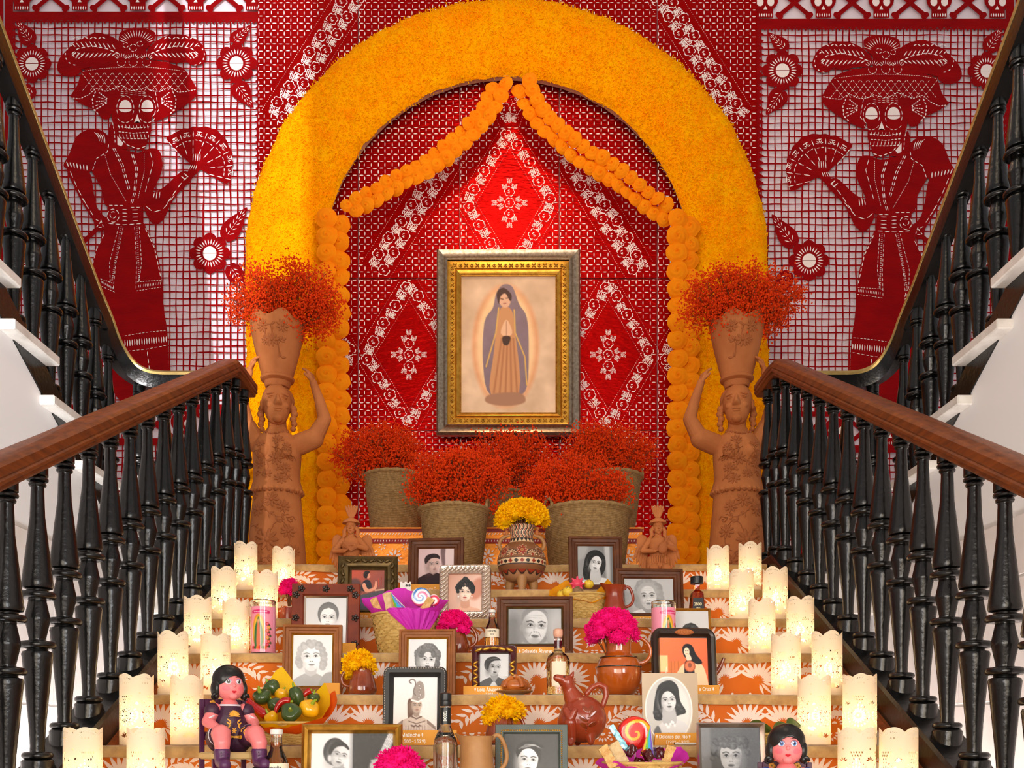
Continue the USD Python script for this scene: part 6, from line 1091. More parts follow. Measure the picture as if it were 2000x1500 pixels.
# ---- name cards
D_ = '\u2021'
card('name card below the wide brown frame of the elderly woman', (1009, 1264, 1103, 1282), 3, yk(3) + 0.07, [(D_ + ' Griselda Álvarez', 1013, 1275, 6.6), ('(1913 – 2009)', 1027, 1282, 5.0)])
card('name card below the small dark red lacquer frame', (905, 1340, 1004, 1362), 4, yk(4) + 0.055, [(D_ + ' Lola Álvarez', 926, 1350, 6.6), ('(1903 - 1993)', 946, 1358, 5.0)])
card('name card below the black leather frame', (764, 1426, 892, 1456), 5, yk(5) + 0.075, [('La Malinche ' + D_, 772, 1439, 7.2), ('(1500-1529)', 780, 1451, 6.6)])
card('name card below the oval photograph', (1279, 1431, 1365, 1457), 5, yk(5) + 0.045, [(D_ + ' Dolores del Río ' + D_, 1281, 1442, 6.6), ('(1905-1983)', 1300, 1452, 6.0)])
card('name card below the dark brown rounded frame', (1300, 1338, 1405, 1362), 4, yk(4) + 0.07, [('a Cruz ' + D_, 1365, 1349, 6.6)])
card('name card below the wide brown frame with the soft grey haired woman', (1236, 1203, 1300, 1222), 2, yk(2) + 0.07, [(D_ + ' Elena', 1249, 1212, 6.0)])
card('name card in front of the brown frame with the sepia photograph', (803, 1141, 862, 1156), 1, yk(1) + 0.06, [(D_ + ' Leonora C', 817, 1152, 5.2)])
card('name card below the ornate dark gilt frame', (690, 1196, 740, 1212), 2, yk(2) + 0.07, [('tiz de', 703, 1206, 5.2)])
card('blank ochre card right of the light wood frame', (632, 1334, 663, 1357), 4, yk(4) + 0.09, [])
card('blank ochre card at the foot of the studded red wood frame', (640, 1256, 695, 1282), 3, yk(3) + 0.10, [])
# ================================================================ PAPER LANTERNS
def lantern_mesh():
    R, H, n, m = 0.049, 0.196, 176, 104; a = np.linspace(0, 2 * PI, n + 1); t = np.linspace(0, 1, m); A, Tt = np.meshgrid(a, t)
    sc = 0.018 * np.abs(np.sin(2.5 * A)) ** 0.8; Z = Tt * (H + sc); V = np.stack([R * np.cos(A), R * np.sin(A), Z], -1).reshape(-1, 3); S = A * R; U = 2 * PI * R
    cut = np.full(A.shape, -1.0)
    def drop(s, z, ang, l, w):
        nonlocal cut
        dx = (S - s + U / 2) % U - U / 2; dz = Z - z; x, y = dx * math.cos(ang) + dz * math.sin(ang) - l / 2, -dx * math.sin(ang) + dz * math.cos(ang); ww = 1.3 * w * (0.75 + 0.5 * x / l); cut = np.maximum(cut, 1 - np.sqrt((x / (l / 2)) ** 2 + (y / (ww / 2)) ** 2))
    for q in range(4):
        c = (q + 0.5) * U / 4; z0 = 0.088
        for i in range(16): b = i * PI / 8; drop(c + 0.009 * math.cos(b), z0 + 0.009 * math.sin(b), b, 0.014, 0.0042)
        for i in range(20): b = i * PI / 10; drop(c + 0.027 * math.cos(b), z0 + 0.027 * math.sin(b), b, 0.007, 0.0042)
        drop(c - 0.003, z0, 0, 0.006, 0.006)
        for i in range(7): b = PI / 2 + (i - 3) * 0.36; drop(c + 0.006 * math.cos(b), 0.018 + 0.006 * math.sin(b), b, 0.017, 0.0046)
        for r_ in range(3):
            for i in range(5 - r_): drop(c + (i - (4 - r_) / 2) * 0.0072, 0.150 - r_ * 0.009, -PI / 2, 0.0075, 0.0046)
        e = q * U / 4
        for z1 in (0.118, 0.058):
            for i in range(5): b = PI / 2 * (1 if z1 > 0.1 else -1) + (i - 2) * 0.5; drop(e + 0.005 * math.cos(b), z1 + 0.005 * math.sin(b), b, 0.012, 0.0042)
        for i in range(4): b = PI / 4 + i * PI / 2; drop(e + 0.004 * math.cos(b), 0.088 + 0.004 * math.sin(b), b, 0.013, 0.005)
        drop(e - 0.003, 0.155, 0, 0.006, 0.006); drop(e - 0.003, 0.03, 0, 0.006, 0.006)
    for q in range(5):
        c = (q + 0.5) * U / 5
        for i in range(11): x = (i - 5) * 0.0046; drop(c + x, 0.198 - 0.006 * (i - 5) ** 2 / 25, PI / 2, 0.005, 0.0019)
        for i in range(3): drop(c + (i - 1) * 0.008 - 0.002, 0.185, 0, 0.0042, 0.0045)
    i, j = np.meshgrid(np.arange(m - 1), np.arange(n), indexing='ij'); w = n + 1; q = np.stack([i * w + j, i * w + j + 1, (i + 1) * w + j + 1, (i + 1) * w + j], -1).reshape(-1, 4)
    return TM(V, np.vstack([q[:, [0, 1, 2]], q[:, [0, 2, 3]]])), cut.ravel()
M_lpaper = usdkit.material(stage, '/World/Looks/lantern_paper', {'d': ('diffuse_bsdf', {'color': lin((255, 244, 222))}), 't': ('translucent_bsdf', {'color': lin((255, 240, 214))}), 'm': ('mix_closure', {'fac': 0.27}), 'a': ('attribute', {'attribute': 'cut'}), 'g': ('math', {'math_type': 'greater_than', 'value2': 0.0}), 'x': ('transparent_bsdf', {}), 'o': ('mix_closure', {})},
    [('d.BSDF', 'm.closure1'), ('t.BSDF', 'm.closure2'), ('a.fac', 'g.value1'), ('g.value', 'o.fac'), ('m.closure', 'o.closure1'), ('x.BSDF', 'o.closure2')], surface='o.closure')
M_led = usdkit.material(stage, '/World/Looks/candle_flame', {'e': ('emission', {'color': (1.0, 0.74, 0.42), 'strength': LANTERN})}, [], surface='e.emission')
M_wax = mat('candle_wax', (250, 236, 205), 0.5)
LM, LCUT = lantern_mesh(); LSRC = None
LEFT = [[(480, .09), (554, .19)], [(437, .09), (519, .17)], [(386, .09), (461, .16)], [(338, .09), (421, .16)], [(267, .09), (365, .15)], [(162, .09), (285, .12)]]
RIGHT = [[(1465, .10), (1402, .17)], [(1514, .10), (1448, .15)], [(1563, .10), (1488, .15)], [(1615, .09), (1535, .15)], [(1679, .09), (1590, .15)], [(1755, .09), (1673, .12)]]
ORD = ['top', 'second', 'third', 'fourth', 'fifth', 'lowest visible']
for side, nm in ((LEFT, 'left'), (RIGHT, 'right')):
    for i, pr in enumerate(side):
        for q, (px, dy) in enumerate(pr):
            Y = yk(i + 1) + dy; loc = ((px - CX) / F * Y, Y, zk(i + 1) + 0.003); lab = f'glowing cut paper lantern, {ORD[i]} step at {nm}, {("next to the railing", "nearer the middle")[q]}'
            rz = (i * 53 + q * 131 + (0 if nm == 'left' else 77)) % 360
            if LSRC is None:
                LSRC = T('paper_lantern', lab, 'lantern', loc, rz, 'cut paper lanterns beside the railings'); pp = numbered(LSRC, 'paper_shade'); g = usdkit.mesh(stage, pp, LM, M_lpaper, smooth=True); UsdGeom.PrimvarsAPI(g).CreatePrimvar('cut', Sdf.ValueTypeNames.FloatArray, 'vertex').Set(Vt.FloatArray.FromNumpy(LCUT.astype(np.float32)))
                P('candle', lathe([(0.024, 0.001), (0.025, 0.004), (0.025, 0.04), (0.02, 0.043)], 24), M_wax, LSRC); P('flame', lathe([(0.006, 0.044), (0.017, 0.05), (0.018, 0.075), (0.015, 0.10), (0.008, 0.12), (0.002, 0.13)], 16), M_led, LSRC); P('base_ring', lathe([(0.0485, 0.0), (0.0485, 0.002), (0.02, 0.002), (0.02, 0.0)], 40), M_lring, LSRC) if False else None
            else: COPY(LSRC, lab, loc, rz)
# ================================================================ FLOWERS, JUGS AND BOTTLES
M_yel = mat('yellow_petals', (255, 200, 6), 0.7, spec=0.1, col2=(252, 170, 0), isl=True, translucent=0.2)
M_pink = mat('magenta_petals', (246, 22, 130), 0.7, spec=0.1, col2=(222, 6, 104), isl=True, translucent=0.2)
M_leafg = mat('green_leaf', (64, 84, 30), 0.45, col2=(96, 112, 48), vscale=30)
M_glaze = mat('brown_glaze', (150, 66, 26), 0.18, bump=0.2, bscale=40, bdist=0.001, col2=(110, 42, 16), vscale=18, coat=0.7)
M_oglaze = mat('orange_glaze', (190, 92, 22), 0.15, bump=0.15, bscale=30, bdist=0.001, col2=(160, 70, 16), vscale=12, coat=0.8)
M_dkglaze = mat('dark_stripe', (44, 28, 14), 0.2, coat=0.6)
M_redclay = mat('polished_red_clay', (140, 48, 22), 0.28, bump=0.15, bscale=30, bdist=0.001, col2=(160, 62, 30), vscale=14, coat=0.3)
M_tanclay = mat('tan_clay', (176, 128, 76), 0.55, col2=(158, 110, 62), vscale=16)
def head_petals(R, n, l, w, seed, flat=0.75):
    r = np.random.default_rng(seed); d = r.normal(0, 1, (n, 3)); d /= np.linalg.norm(d, axis=1, keepdims=True); d = d[d[:, 2] > -0.75]; n = len(d); s = R * np.array([1, 1, flat]); p = d * s * r.uniform(0.72, 1.0, (n, 1)); u = d + r.normal(0, 0.28, (n, 3)); u /= np.linalg.norm(u, axis=1, keepdims=True); c = np.cross(u, r.normal(0, 1, (n, 3))); c /= np.linalg.norm(c, axis=1, keepdims=True)
    L = l * r.uniform(0.7, 1.2, (n, 1)); q = np.stack([p - c * w * 0.3, p + c * w * 0.3, p + u * L * 0.6 + c * w * 0.55, p + u * L + c * w * 0.25, p + u * L - c * w * 0.25, p + u * L * 0.6 - c * w * 0.55], 1).reshape(-1, 3); k = np.arange(n)[:, None] * 6
    b = TM(ICO1.vertices * s * 0.86, ICO1.faces); return cat_([b, TM(q, np.vstack([k + [0, 1, 2], k + [0, 2, 5], k + [2, 3, 5], k + [3, 4, 5]]))])
def bouquet(label, box, Y, m, seed, hr=0.032, n=260, l=0.011, w=0.005, foot=None, tall=0.8):
    """dome of flower heads filling the pixel box at depth Y; stems down to foot (metres below)"""
    x0, y0, x1, y1 = box; a, b = PX(x0, y1, Y), PX(x1, y0, Y); W2, H = (b[0] - a[0]) / 2, b[2] - a[2]; c = np.array([(a[0] + b[0]) / 2, Y, a[2]]); foot = foot or 0.05
    t = T('flower_bouquet', label, 'flowers', (c[0], c[1], c[2] - foot)); r = np.random.default_rng(seed); hr = min(hr, W2 * 0.6, H * 0.6); k = max(5, int(2.6 * W2 * W2 * PI / (hr * hr * PI)))
    pts = []
    for i in range(k): ph = i * 2.399; q = math.sqrt((i + 0.5) / k); pts.append((math.cos(ph) * q * (W2 - hr), math.sin(ph) * q * (W2 - hr) * 0.8, (H - hr) * math.sqrt(max(0.0, 1 - q ** 2.4)) * 0.95 + hr * 0.35))
    for i, (x, y, z) in enumerate(pts): h = head_petals(hr * r.uniform(0.9, 1.1), n, l, w, seed * 50 + i); P('flower_head', mv(h, (x, y, z + foot), rx=r.uniform(-25, 25), ry=x / W2 * 40), m, t, smooth=False)
    P('stems', cat_([tube(np.array([(x * 0.2, y * 0.2, 0.0), (x * 0.4, y * 0.4, foot * 0.7), (x, y, z + foot)]), 0.0018, 5) for x, y, z in pts]), M_stem, t, smooth=60, kind='stuff')
def jug(label, cx, k, dy, prof, m, handle=None, name='clay_jug', cat='jug', flute=None, spout=None, extra=None, hr=0.006, rz=0):
    """prof (r, z) outer profile; handle (z0, z1, reach, angle)"""
    Y = yk(k) + dy; t = T(name, label, cat, ((cx - CX) / F * Y, Y, zk(k) + 0.003), rz); p = np.asarray(prof, float); r1 = p[-1, 0]
    pr = [tuple(q) for q in p] + [(r1 - 0.002, p[-1, 1] + 0.001), (r1 - 0.005, p[-1, 1] - 0.001)] + [(max(q[0] - 0.005, 0.004), q[1] + 0.004) for q in p[::-1][1:] if q[1] > 0.012]
    b = lathe(pr, 40, flute)
    if spout: V = b.vertices; a = np.arctan2(V[:, 1], V[:, 0]) - spout; g = np.exp(-(np.arctan2(np.sin(a), np.cos(a)) / 0.35) ** 2) * np.clip((V[:, 2] - p[-1, 1] * 0.86) / (p[-1, 1] * 0.14), 0, 1); V[:, :2] *= 1 + 0.3 * g[:, None]; V[:, 2] += 0.008 * g
    P('body', b, m, t, smooth=50)
    if handle:
        z0, z1, rc, ang = handle; f = lambda z: float(np.interp(z, p[:, 1], p[:, 0])); c = np.array([math.cos(ang), math.sin(ang)]); q = [(*(c * (f(z0) - 0.003)), z0), (*(c * (max(f(z0), f(z1)) + rc)), z0 + (z1 - z0) * 0.3), (*(c * (max(f(z0), f(z1)) + rc * 0.95)), z0 + (z1 - z0) * 0.75), (*(c * (f(z1) + rc * 0.35)), z1 + 0.008), (*(c * (f(z1) - 0.003)), z1 - 0.004)]; P('handle', tube(spline(q, 22), hr, 10), m, t, smooth=60)
    if extra: extra(t)
    return t
MUG = [(0.026, 0), (0.044, 0.004), (0.05, 0.018), (0.046, 0.04), (0.037, 0.075), (0.034, 0.094), (0.036, 0.1)]
jug('brown glazed clay mug holding yellow marigolds, by the light wood frame', 708, 4, 0.09, [(r * 0.98, z * 0.9) for r, z in MUG], M_glaze, (0.03, 0.08, 0.022, PI), flute=(18, 0.02, 0.03, 0.08))
bouquet('yellow marigolds in a brown mug beside the light wood frame', (664, 1270, 738, 1326), yk(4) + 0.09, M_yel, 1)
jug('brown glazed clay mug holding yellow marigolds, behind the grey-green frame', 978, 5, 0.17, MUG, M_glaze, (0.03, 0.085, 0.022, 0.1), flute=(18, 0.02, 0.03, 0.09))
bouquet('yellow marigolds in a brown mug above the grey-green frame', (938, 1362, 1030, 1412), yk(5) + 0.17, M_yel, 2)
jug('dark brown jug holding pink flowers, right of the curly haired portrait', 895, 3, 0.12, [(0.02, 0), (0.034, 0.004), (0.042, 0.03), (0.036, 0.055), (0.028, 0.08), (0.03, 0.11)], M_glaze, (0.03, 0.1, 0.024, 0.05))
bouquet('pink cockscomb flowers in a dark jug under the silver fluted frame', (850, 1190, 926, 1247), yk(3) + 0.12, M_pink, 3, 0.026, 300, 0.007, 0.004)
def jstripes(t):
    for z, R in ((0.095, 0.0775), (0.128, 0.063)): P('dark_stripe', lathe([(R + 0.0012, z - 0.0015), (R + 0.0016, z + 0.002), (R * 0.97, z + 0.002)], 40), M_dkglaze, t, smooth=40)
jug('big orange glazed jug with a handle holding pink flowers', 1208, 4, 0.11, [(0.035, 0), (0.052, 0.004), (0.07, 0.03), (0.0765, 0.07), (0.0765, 0.09), (0.068, 0.12), (0.045, 0.138), (0.042, 0.15), (0.042, 0.19), (0.046, 0.2)], M_oglaze, (0.11, 0.188, 0.036, 0.05), extra=jstripes, hr=0.0065)
bouquet('large mound of pink cockscomb flowers in the big orange jug', (1135, 1188, 1256, 1264), yk(4) + 0.11, M_pink, 4, 0.034, 420, 0.007, 0.004, foot=0.06)
jug('small clay cup holding pink flowers, behind the studded red frame', 563, 2, 0.22, [(0.02, 0), (0.03, 0.004), (0.034, 0.03), (0.03, 0.07)], M_redclay)
bouquet('pink flowers peeping out left of the studded red wood frame', (541, 1130, 588, 1170), yk(2) + 0.22, M_pink, 5, 0.026, 260, 0.008, 0.004, foot=0.03)
jug('small brown mug holding pink flowers at the bottom edge, by the gold frame', 778, 6, 0.055, [(0.03, 0), (0.045, 0.004), (0.05, 0.02), (0.042, 0.06), (0.04, 0.07)], M_glaze)
bouquet('pink flowers at the bottom edge overlapping the wide gold frame', (722, 1458, 840, 1548), yk(6) + 0.02, M_pink, 6, 0.032, 420, 0.008, 0.004, foot=0.03)
jug('tall polished red clay pitcher with a spout, behind the pink flowers', 1200, 2, 0.06, [(0.03, 0), (0.042, 0.004), (0.048, 0.03), (0.042, 0.06), (0.036, 0.085), (0.036, 0.11), (0.048, 0.135)], M_redclay, (0.05, 0.125, 0.03, 0.1), spout=PI * 1.1, name='clay_pitcher', cat='pitcher')
jug('tan clay pitcher with a lip at the bottom edge, left of the grey-green frame', 931, 6, 0.065, [(0.04, 0), (0.054, 0.005), (0.056, 0.05), (0.044, 0.12), (0.041, 0.17), (0.046, 0.19)], M_tanclay, (0.09, 0.185, 0.03, 0.2), spout=PI, name='clay_pitcher', cat='pitcher')
def spoutx(t): P('spout', tube(spline([(0.02, 0, 0.06), (0.05, 0, 0.085), (0.075, -0.005, 0.135)], 10), np.linspace(0.012, 0.006, 10), 10), M_glaze, t, smooth=60)
jug('small brown clay jug with a long spout, half hidden by the dark rounded frame', 1371, 4, 0.2, [(0.024, 0), (0.036, 0.004), (0.042, 0.03), (0.034, 0.07), (0.024, 0.1)], M_glaze, extra=spoutx)
# ---- painted tripod vase
def vase():
    Y = yk(1) + 0.11; t = T('painted_vase', 'clay tripod vase painted with flowers and diamonds, holding yellow marigolds', 'vase', ((1019 - CX) / F * Y, Y, zk(1) + 0.003)); prof = [(0.03, 0.045), (0.06, 0.052), (0.09, 0.08), (0.106, 0.115), (0.107, 0.14), (0.096, 0.175), (0.07, 0.205), (0.053, 0.222), (0.05, 0.24), (0.054, 0.275), (0.062, 0.29)]
    p = spline(prof, 150); m = lathe([tuple(q) for q in p] + [(0.057, 0.289), (0.046, 0.25)], 220); V = m.vertices; A = np.arctan2(V[:, 1], V[:, 0]); Z = V[:, 2]; C = np.tile(np.array([132, 84, 52.0]), (len(V), 1)); red, blk, crm, tan = (150, 52, 30), (44, 38, 38), (222, 190, 150), (176, 130, 92)
    def st(mask, c): C[mask] = c
    st(Z < 0.082, tan); s = ((A * 14 / (2 * PI)) % 1); st((Z > 0.068) & (Z < 0.088) & (Z > 0.086 - 0.02 * np.sin(PI * s)), (60, 40, 36)); st((Z > 0.074) & (Z < 0.088) & (Z > 0.09 - 0.015 * np.sin(PI * s)), red)
    d = np.abs(((A * 26 / (2 * PI)) % 1) - 0.5) * 2 + np.abs(Z - 0.123) / 0.011; band_ = np.abs(Z - 0.123) < 0.012; st(band_, crm); st(band_ & (d < 0.9) & ((A * 26 / (2 * PI)).astype(int) % 2 == 0), red); st(band_ & (d < 0.9) & ((A * 26 / (2 * PI)).astype(int) % 2 != 0), blk); st((np.abs(Z - 0.1105) < 0.0015) | (np.abs(Z - 0.136) < 0.0015), blk)
    for q in range(7):                                                     # painted flowers round the belly
        a0 = -PI / 2 + q * 2 * PI / 7; x = (((A - a0 + PI) % (2 * PI)) - PI) * 0.1; z = Z - 0.17; rr = np.hypot(x, z); th_ = np.arctan2(z, x); bl = (Z > 0.138) & (Z < 0.212); st(bl & (rr < 0.022 + 0.005 * np.cos(9 * th_)) , crm); st(bl & (rr < 0.019 + 0.005 * np.cos(9 * th_)), red if q % 2 == 0 else (120, 70, 50)); st(bl & (rr < 0.009), blk); st(bl & (rr < 0.007), (196, 120, 60)); st(bl & (rr < 0.003), blk)
        x2 = (((A - a0 - PI / 7 + PI) % (2 * PI)) - PI) * 0.1; z2 = Z - 0.15; r2 = np.hypot(x2, z2); t2 = np.arctan2(z2, x2); st(bl & (r2 < 0.022) & (r2 > 0.006) & (np.cos(t2 * 12) > 0.3) & (z2 > -0.004), crm); st(bl & (r2 < 0.006), red); st(bl & (np.abs(r2 - 0.024) < 0.0016) & (z2 > 0), blk)
    tr = ((A * 18 / (2 * PI)) % 1); nb = (Z > 0.213) & (Z < 0.232); st(nb, crm); st(nb & (np.abs(tr - 0.5) * 2 < (Z - 0.213) / 0.019), blk); w = (A * 20 / (2 * PI) + 0.35 * np.sin(Z * 130)) % 1; nk = Z > 0.233; st(nk, crm); st(nk & (w < 0.34), blk); st(nk & (w > 0.62) & (w < 0.88), red)
    PC('body', m, np.array([lin(c) for c in C]), t, M_vcol, smooth=True)
    for q in range(3): a = -PI / 2 + q * 2 * PI / 3; P('foot', tube(np.array([(0.05 * math.cos(a), 0.05 * math.sin(a), 0.075), (0.062 * math.cos(a), 0.062 * math.sin(a), 0.03), (0.06 * math.cos(a), 0.06 * math.sin(a), 0.0)]), [0.026, 0.02, 0.014], 12), M_tanclay, t, smooth=60)
    for sx in (-1, 1):
        P('handle', tube(spline([(sx * 0.085, 0, 0.185), (sx * 0.098, 0, 0.215), (sx * 0.085, 0, 0.238), (sx * 0.052, 0, 0.25)], 14), 0.0085, 10), M_tanclay, t, smooth=60); P('handle_figure', cat_([ball((sx * 0.066, -0.004, 0.262), (0.009, 0.009, 0.014), 2), ball((sx * 0.07, -0.004, 0.28), 0.008, 2), ball((sx * 0.078, -0.006, 0.256), (0.01, 0.004, 0.004), 1)]), M_terra, t, smooth=60)
vase(); bouquet('yellow marigolds in the painted tripod vase', (962, 976, 1079, 1032), yk(1) + 0.11, M_yel, 7, 0.036, 420, 0.012, 0.006, foot=0.06)
# ---- bottles
def glassmat(name, col, rough=0.02): return usdkit.material(stage, '/World/Looks/' + name, {'p': ('principled_bsdf', {'base_color': lin(col), 'transmission_weight': 1.0, 'roughness': rough, 'ior': 1.45})}, [], surface='p.BSDF')
G_clear, G_gold, G_amber, G_brown = glassmat('clear_glass', (246, 246, 240)), glassmat('gold_liquor', (255, 238, 172)), glassmat('amber_beer', (255, 204, 118)), glassmat('dark_liquor', (176, 84, 34))
M_label = mat('cream_label', (240, 228, 200), 0.6); M_blackcap = mat('black_cap', (20, 20, 20), 0.35); M_copper = mat('rose_stopper', (224, 168, 140), 0.4); M_cap = mat('white_cap', (226, 222, 214), 0.4); M_cream = mat('cream_letters', (244, 232, 190), 0.5)
def bent(text, height, R, z, m, t, vertical=False, bold=True, depth=0.0005, squeeze=0.85):
    q = meshkit.text_mesh(text, height, depth, bold=bold); v = np.array(q.vertices); v[:, 0] = (v[:, 0] - (v[:, 0].min() + v[:, 0].max()) / 2) * squeeze
    if vertical: v = np.c_[-v[:, 1] + height / 2, v[:, 0], v[:, 2]]
    a = v[:, 0] / R - PI / 2; rr = R + v[:, 2] + 0.0002; P('lettering', TM(np.c_[rr * np.cos(a), rr * np.sin(a), z + v[:, 1]], q.faces), m, t, smooth=False)
def wrap(R, z0, z1, half, th=0.0006, n=24):
    a = np.linspace(-half, half, n) - PI / 2; return TM(*(lambda V: (V, np.vstack([[[i, i + 1, n + i + 1], [i, n + i + 1, n + i]] for i in range(n - 1)])))(np.vstack([np.c_[(R + th) * np.cos(a), (R + th) * np.sin(a), np.full(n, z)] for z in (z0, z1)])))
def bottle(label, cx, k, dy, prof, m, fill, cap, capm, n=32, flute=None, sy=1.0, rz=0):
    Y = yk(k) + dy; t = T('bottle', label, 'bottle', ((cx - CX) / F * Y, Y, zk(k) + 0.003), rz); b = lathe(prof, n, flute); b.vertices = b.vertices * [1, sy, 1]; P('glass', b, m if fill is None else G_clear, t, smooth=35)
    if fill is not None: p = np.asarray(prof, float); z = np.r_[p[p[:, 1] < fill][:, 1], fill]; q = lathe([(max(float(np.interp(v, p[:, 1], p[:, 0])) - 0.0022, 0.002), v + (0.003 if i == 0 else 0)) for i, v in enumerate(z)], n); q.vertices = q.vertices * [1, sy, 1]; P('liquor', q, m, t, smooth=35)
    P('cap', lathe(cap, 28), capm, t, smooth=35); return t
BEER = [(0.02, 0), (0.0245, 0.003), (0.0255, 0.02), (0.0255, 0.08), (0.023, 0.098), (0.0125, 0.122), (0.0115, 0.15), (0.0125, 0.156)]
for lb, cx, k, dy, sc in (('small amber beer bottle with a white label, left of the wide brown frame', 961, 3, 0.10, 1.03), ('amber beer bottle at the bottom edge, between the doll and the gold frame', 540, 6, 0.06, 1.28)):
    t = bottle(lb, cx, k, dy, [(r * sc, z * sc) for r, z in BEER], G_amber, 0.135 * sc, [(0.0125 * sc, 0.152 * sc), (0.0135 * sc, 0.154 * sc), (0.013 * sc, 0.162 * sc), (0.006 * sc, 0.164 * sc)], M_cap); P('label', wrap(0.0256 * sc, 0.062 * sc, 0.092 * sc, 1.5), M_label, t)
    bent('Coronita', 0.0068 * sc, 0.0262 * sc, 0.080 * sc, M_blackcap, t); bent('Extra', 0.0045 * sc, 0.0262 * sc, 0.070 * sc, M_blackcap, t)
t = bottle('ribbed bottle of golden liquor with a round stopper, behind the clay animal jug', 1090, 4, 0.10, [(0.034, 0), (0.038, 0.004), (0.038, 0.115), (0.034, 0.132), (0.016, 0.148), (0.0125, 0.154), (0.0125, 0.196), (0.0145, 0.2)], G_gold, 0.14, [(0.011, 0.194), (0.0155, 0.2), (0.0165, 0.21), (0.0155, 0.222), (0.01, 0.225)], M_copper, 48, (24, 0.04, 0.01, 0.13)); P('label', wrap(0.0392, 0.03, 0.112, 0.62), M_label, t); P('neck_band', wrap(0.0127, 0.16, 0.185, 1.2), M_maroon, t)
t = bottle('clear bottle with a black neck label, right of the gold frame', 870, 6, 0.11, [(0.03, 0), (0.0335, 0.004), (0.0335, 0.165), (0.03, 0.182), (0.0155, 0.215), (0.0145, 0.225), (0.0145, 0.27), (0.0165, 0.275)], glassmat('silver_liquor', (250, 244, 236)), 0.2, [(0.0155, 0.272), (0.017, 0.276), (0.017, 0.284), (0.0155, 0.286), (0.0165, 0.29), (0.0165, 0.305), (0.012, 0.308)], M_blackcap); P('neck_label', wrap(0.0147, 0.222, 0.268, 2.6), M_blackcap, t); bent('DOBEL', 0.0075, 0.0154, 0.245, M_text, t, True)
t = bottle('dark liquor bottle with a wide black cap and black label marked 1800', 1361, 2, 0.12, [(0.04, 0), (0.044, 0.003), (0.032, 0.108), (0.029, 0.118), (0.0155, 0.126), (0.0135, 0.13), (0.0135, 0.152)], G_brown, None, [(0.02, 0.152), (0.0255, 0.153), (0.026, 0.157), (0.026, 0.18), (0.023, 0.183)], M_blackcap, 4, rz=45)
t2 = t; P('label', mv(TM(*(lambda V: (V, np.array([[0, 1, 2], [0, 2, 3]])))(np.array([(-0.024, 0, 0.0), (0.024, 0, 0.0), (0.02, 0, 0.062), (-0.02, 0, 0.062)], float))), (-0.0222 * 0.98, -0.0222 * 0.98, 0.032), rx=-4.6, rz=-45), M_blackcap, t, smooth=False)
for tx, z, hh in (('1800', 0.062, 0.0125), ('AÑEJO', 0.05, 0.0045)):
    q = meshkit.text_mesh(tx, hh, 0.0004, bold=True); q = TM(q.vertices, q.faces); q.vertices[:, 0] -= q.vertices[:, 0].mean(); q.vertices[:, 0] *= 0.72; o = 0.0320 - (z - 0.032) * 0.081; P('lettering', mv(q, (-o * 0.7071 * 0.985, -o * 0.7071 * 0.985, z), rx=90 + 6.2 * 0, rz=-45), M_cream, t, smooth=False)
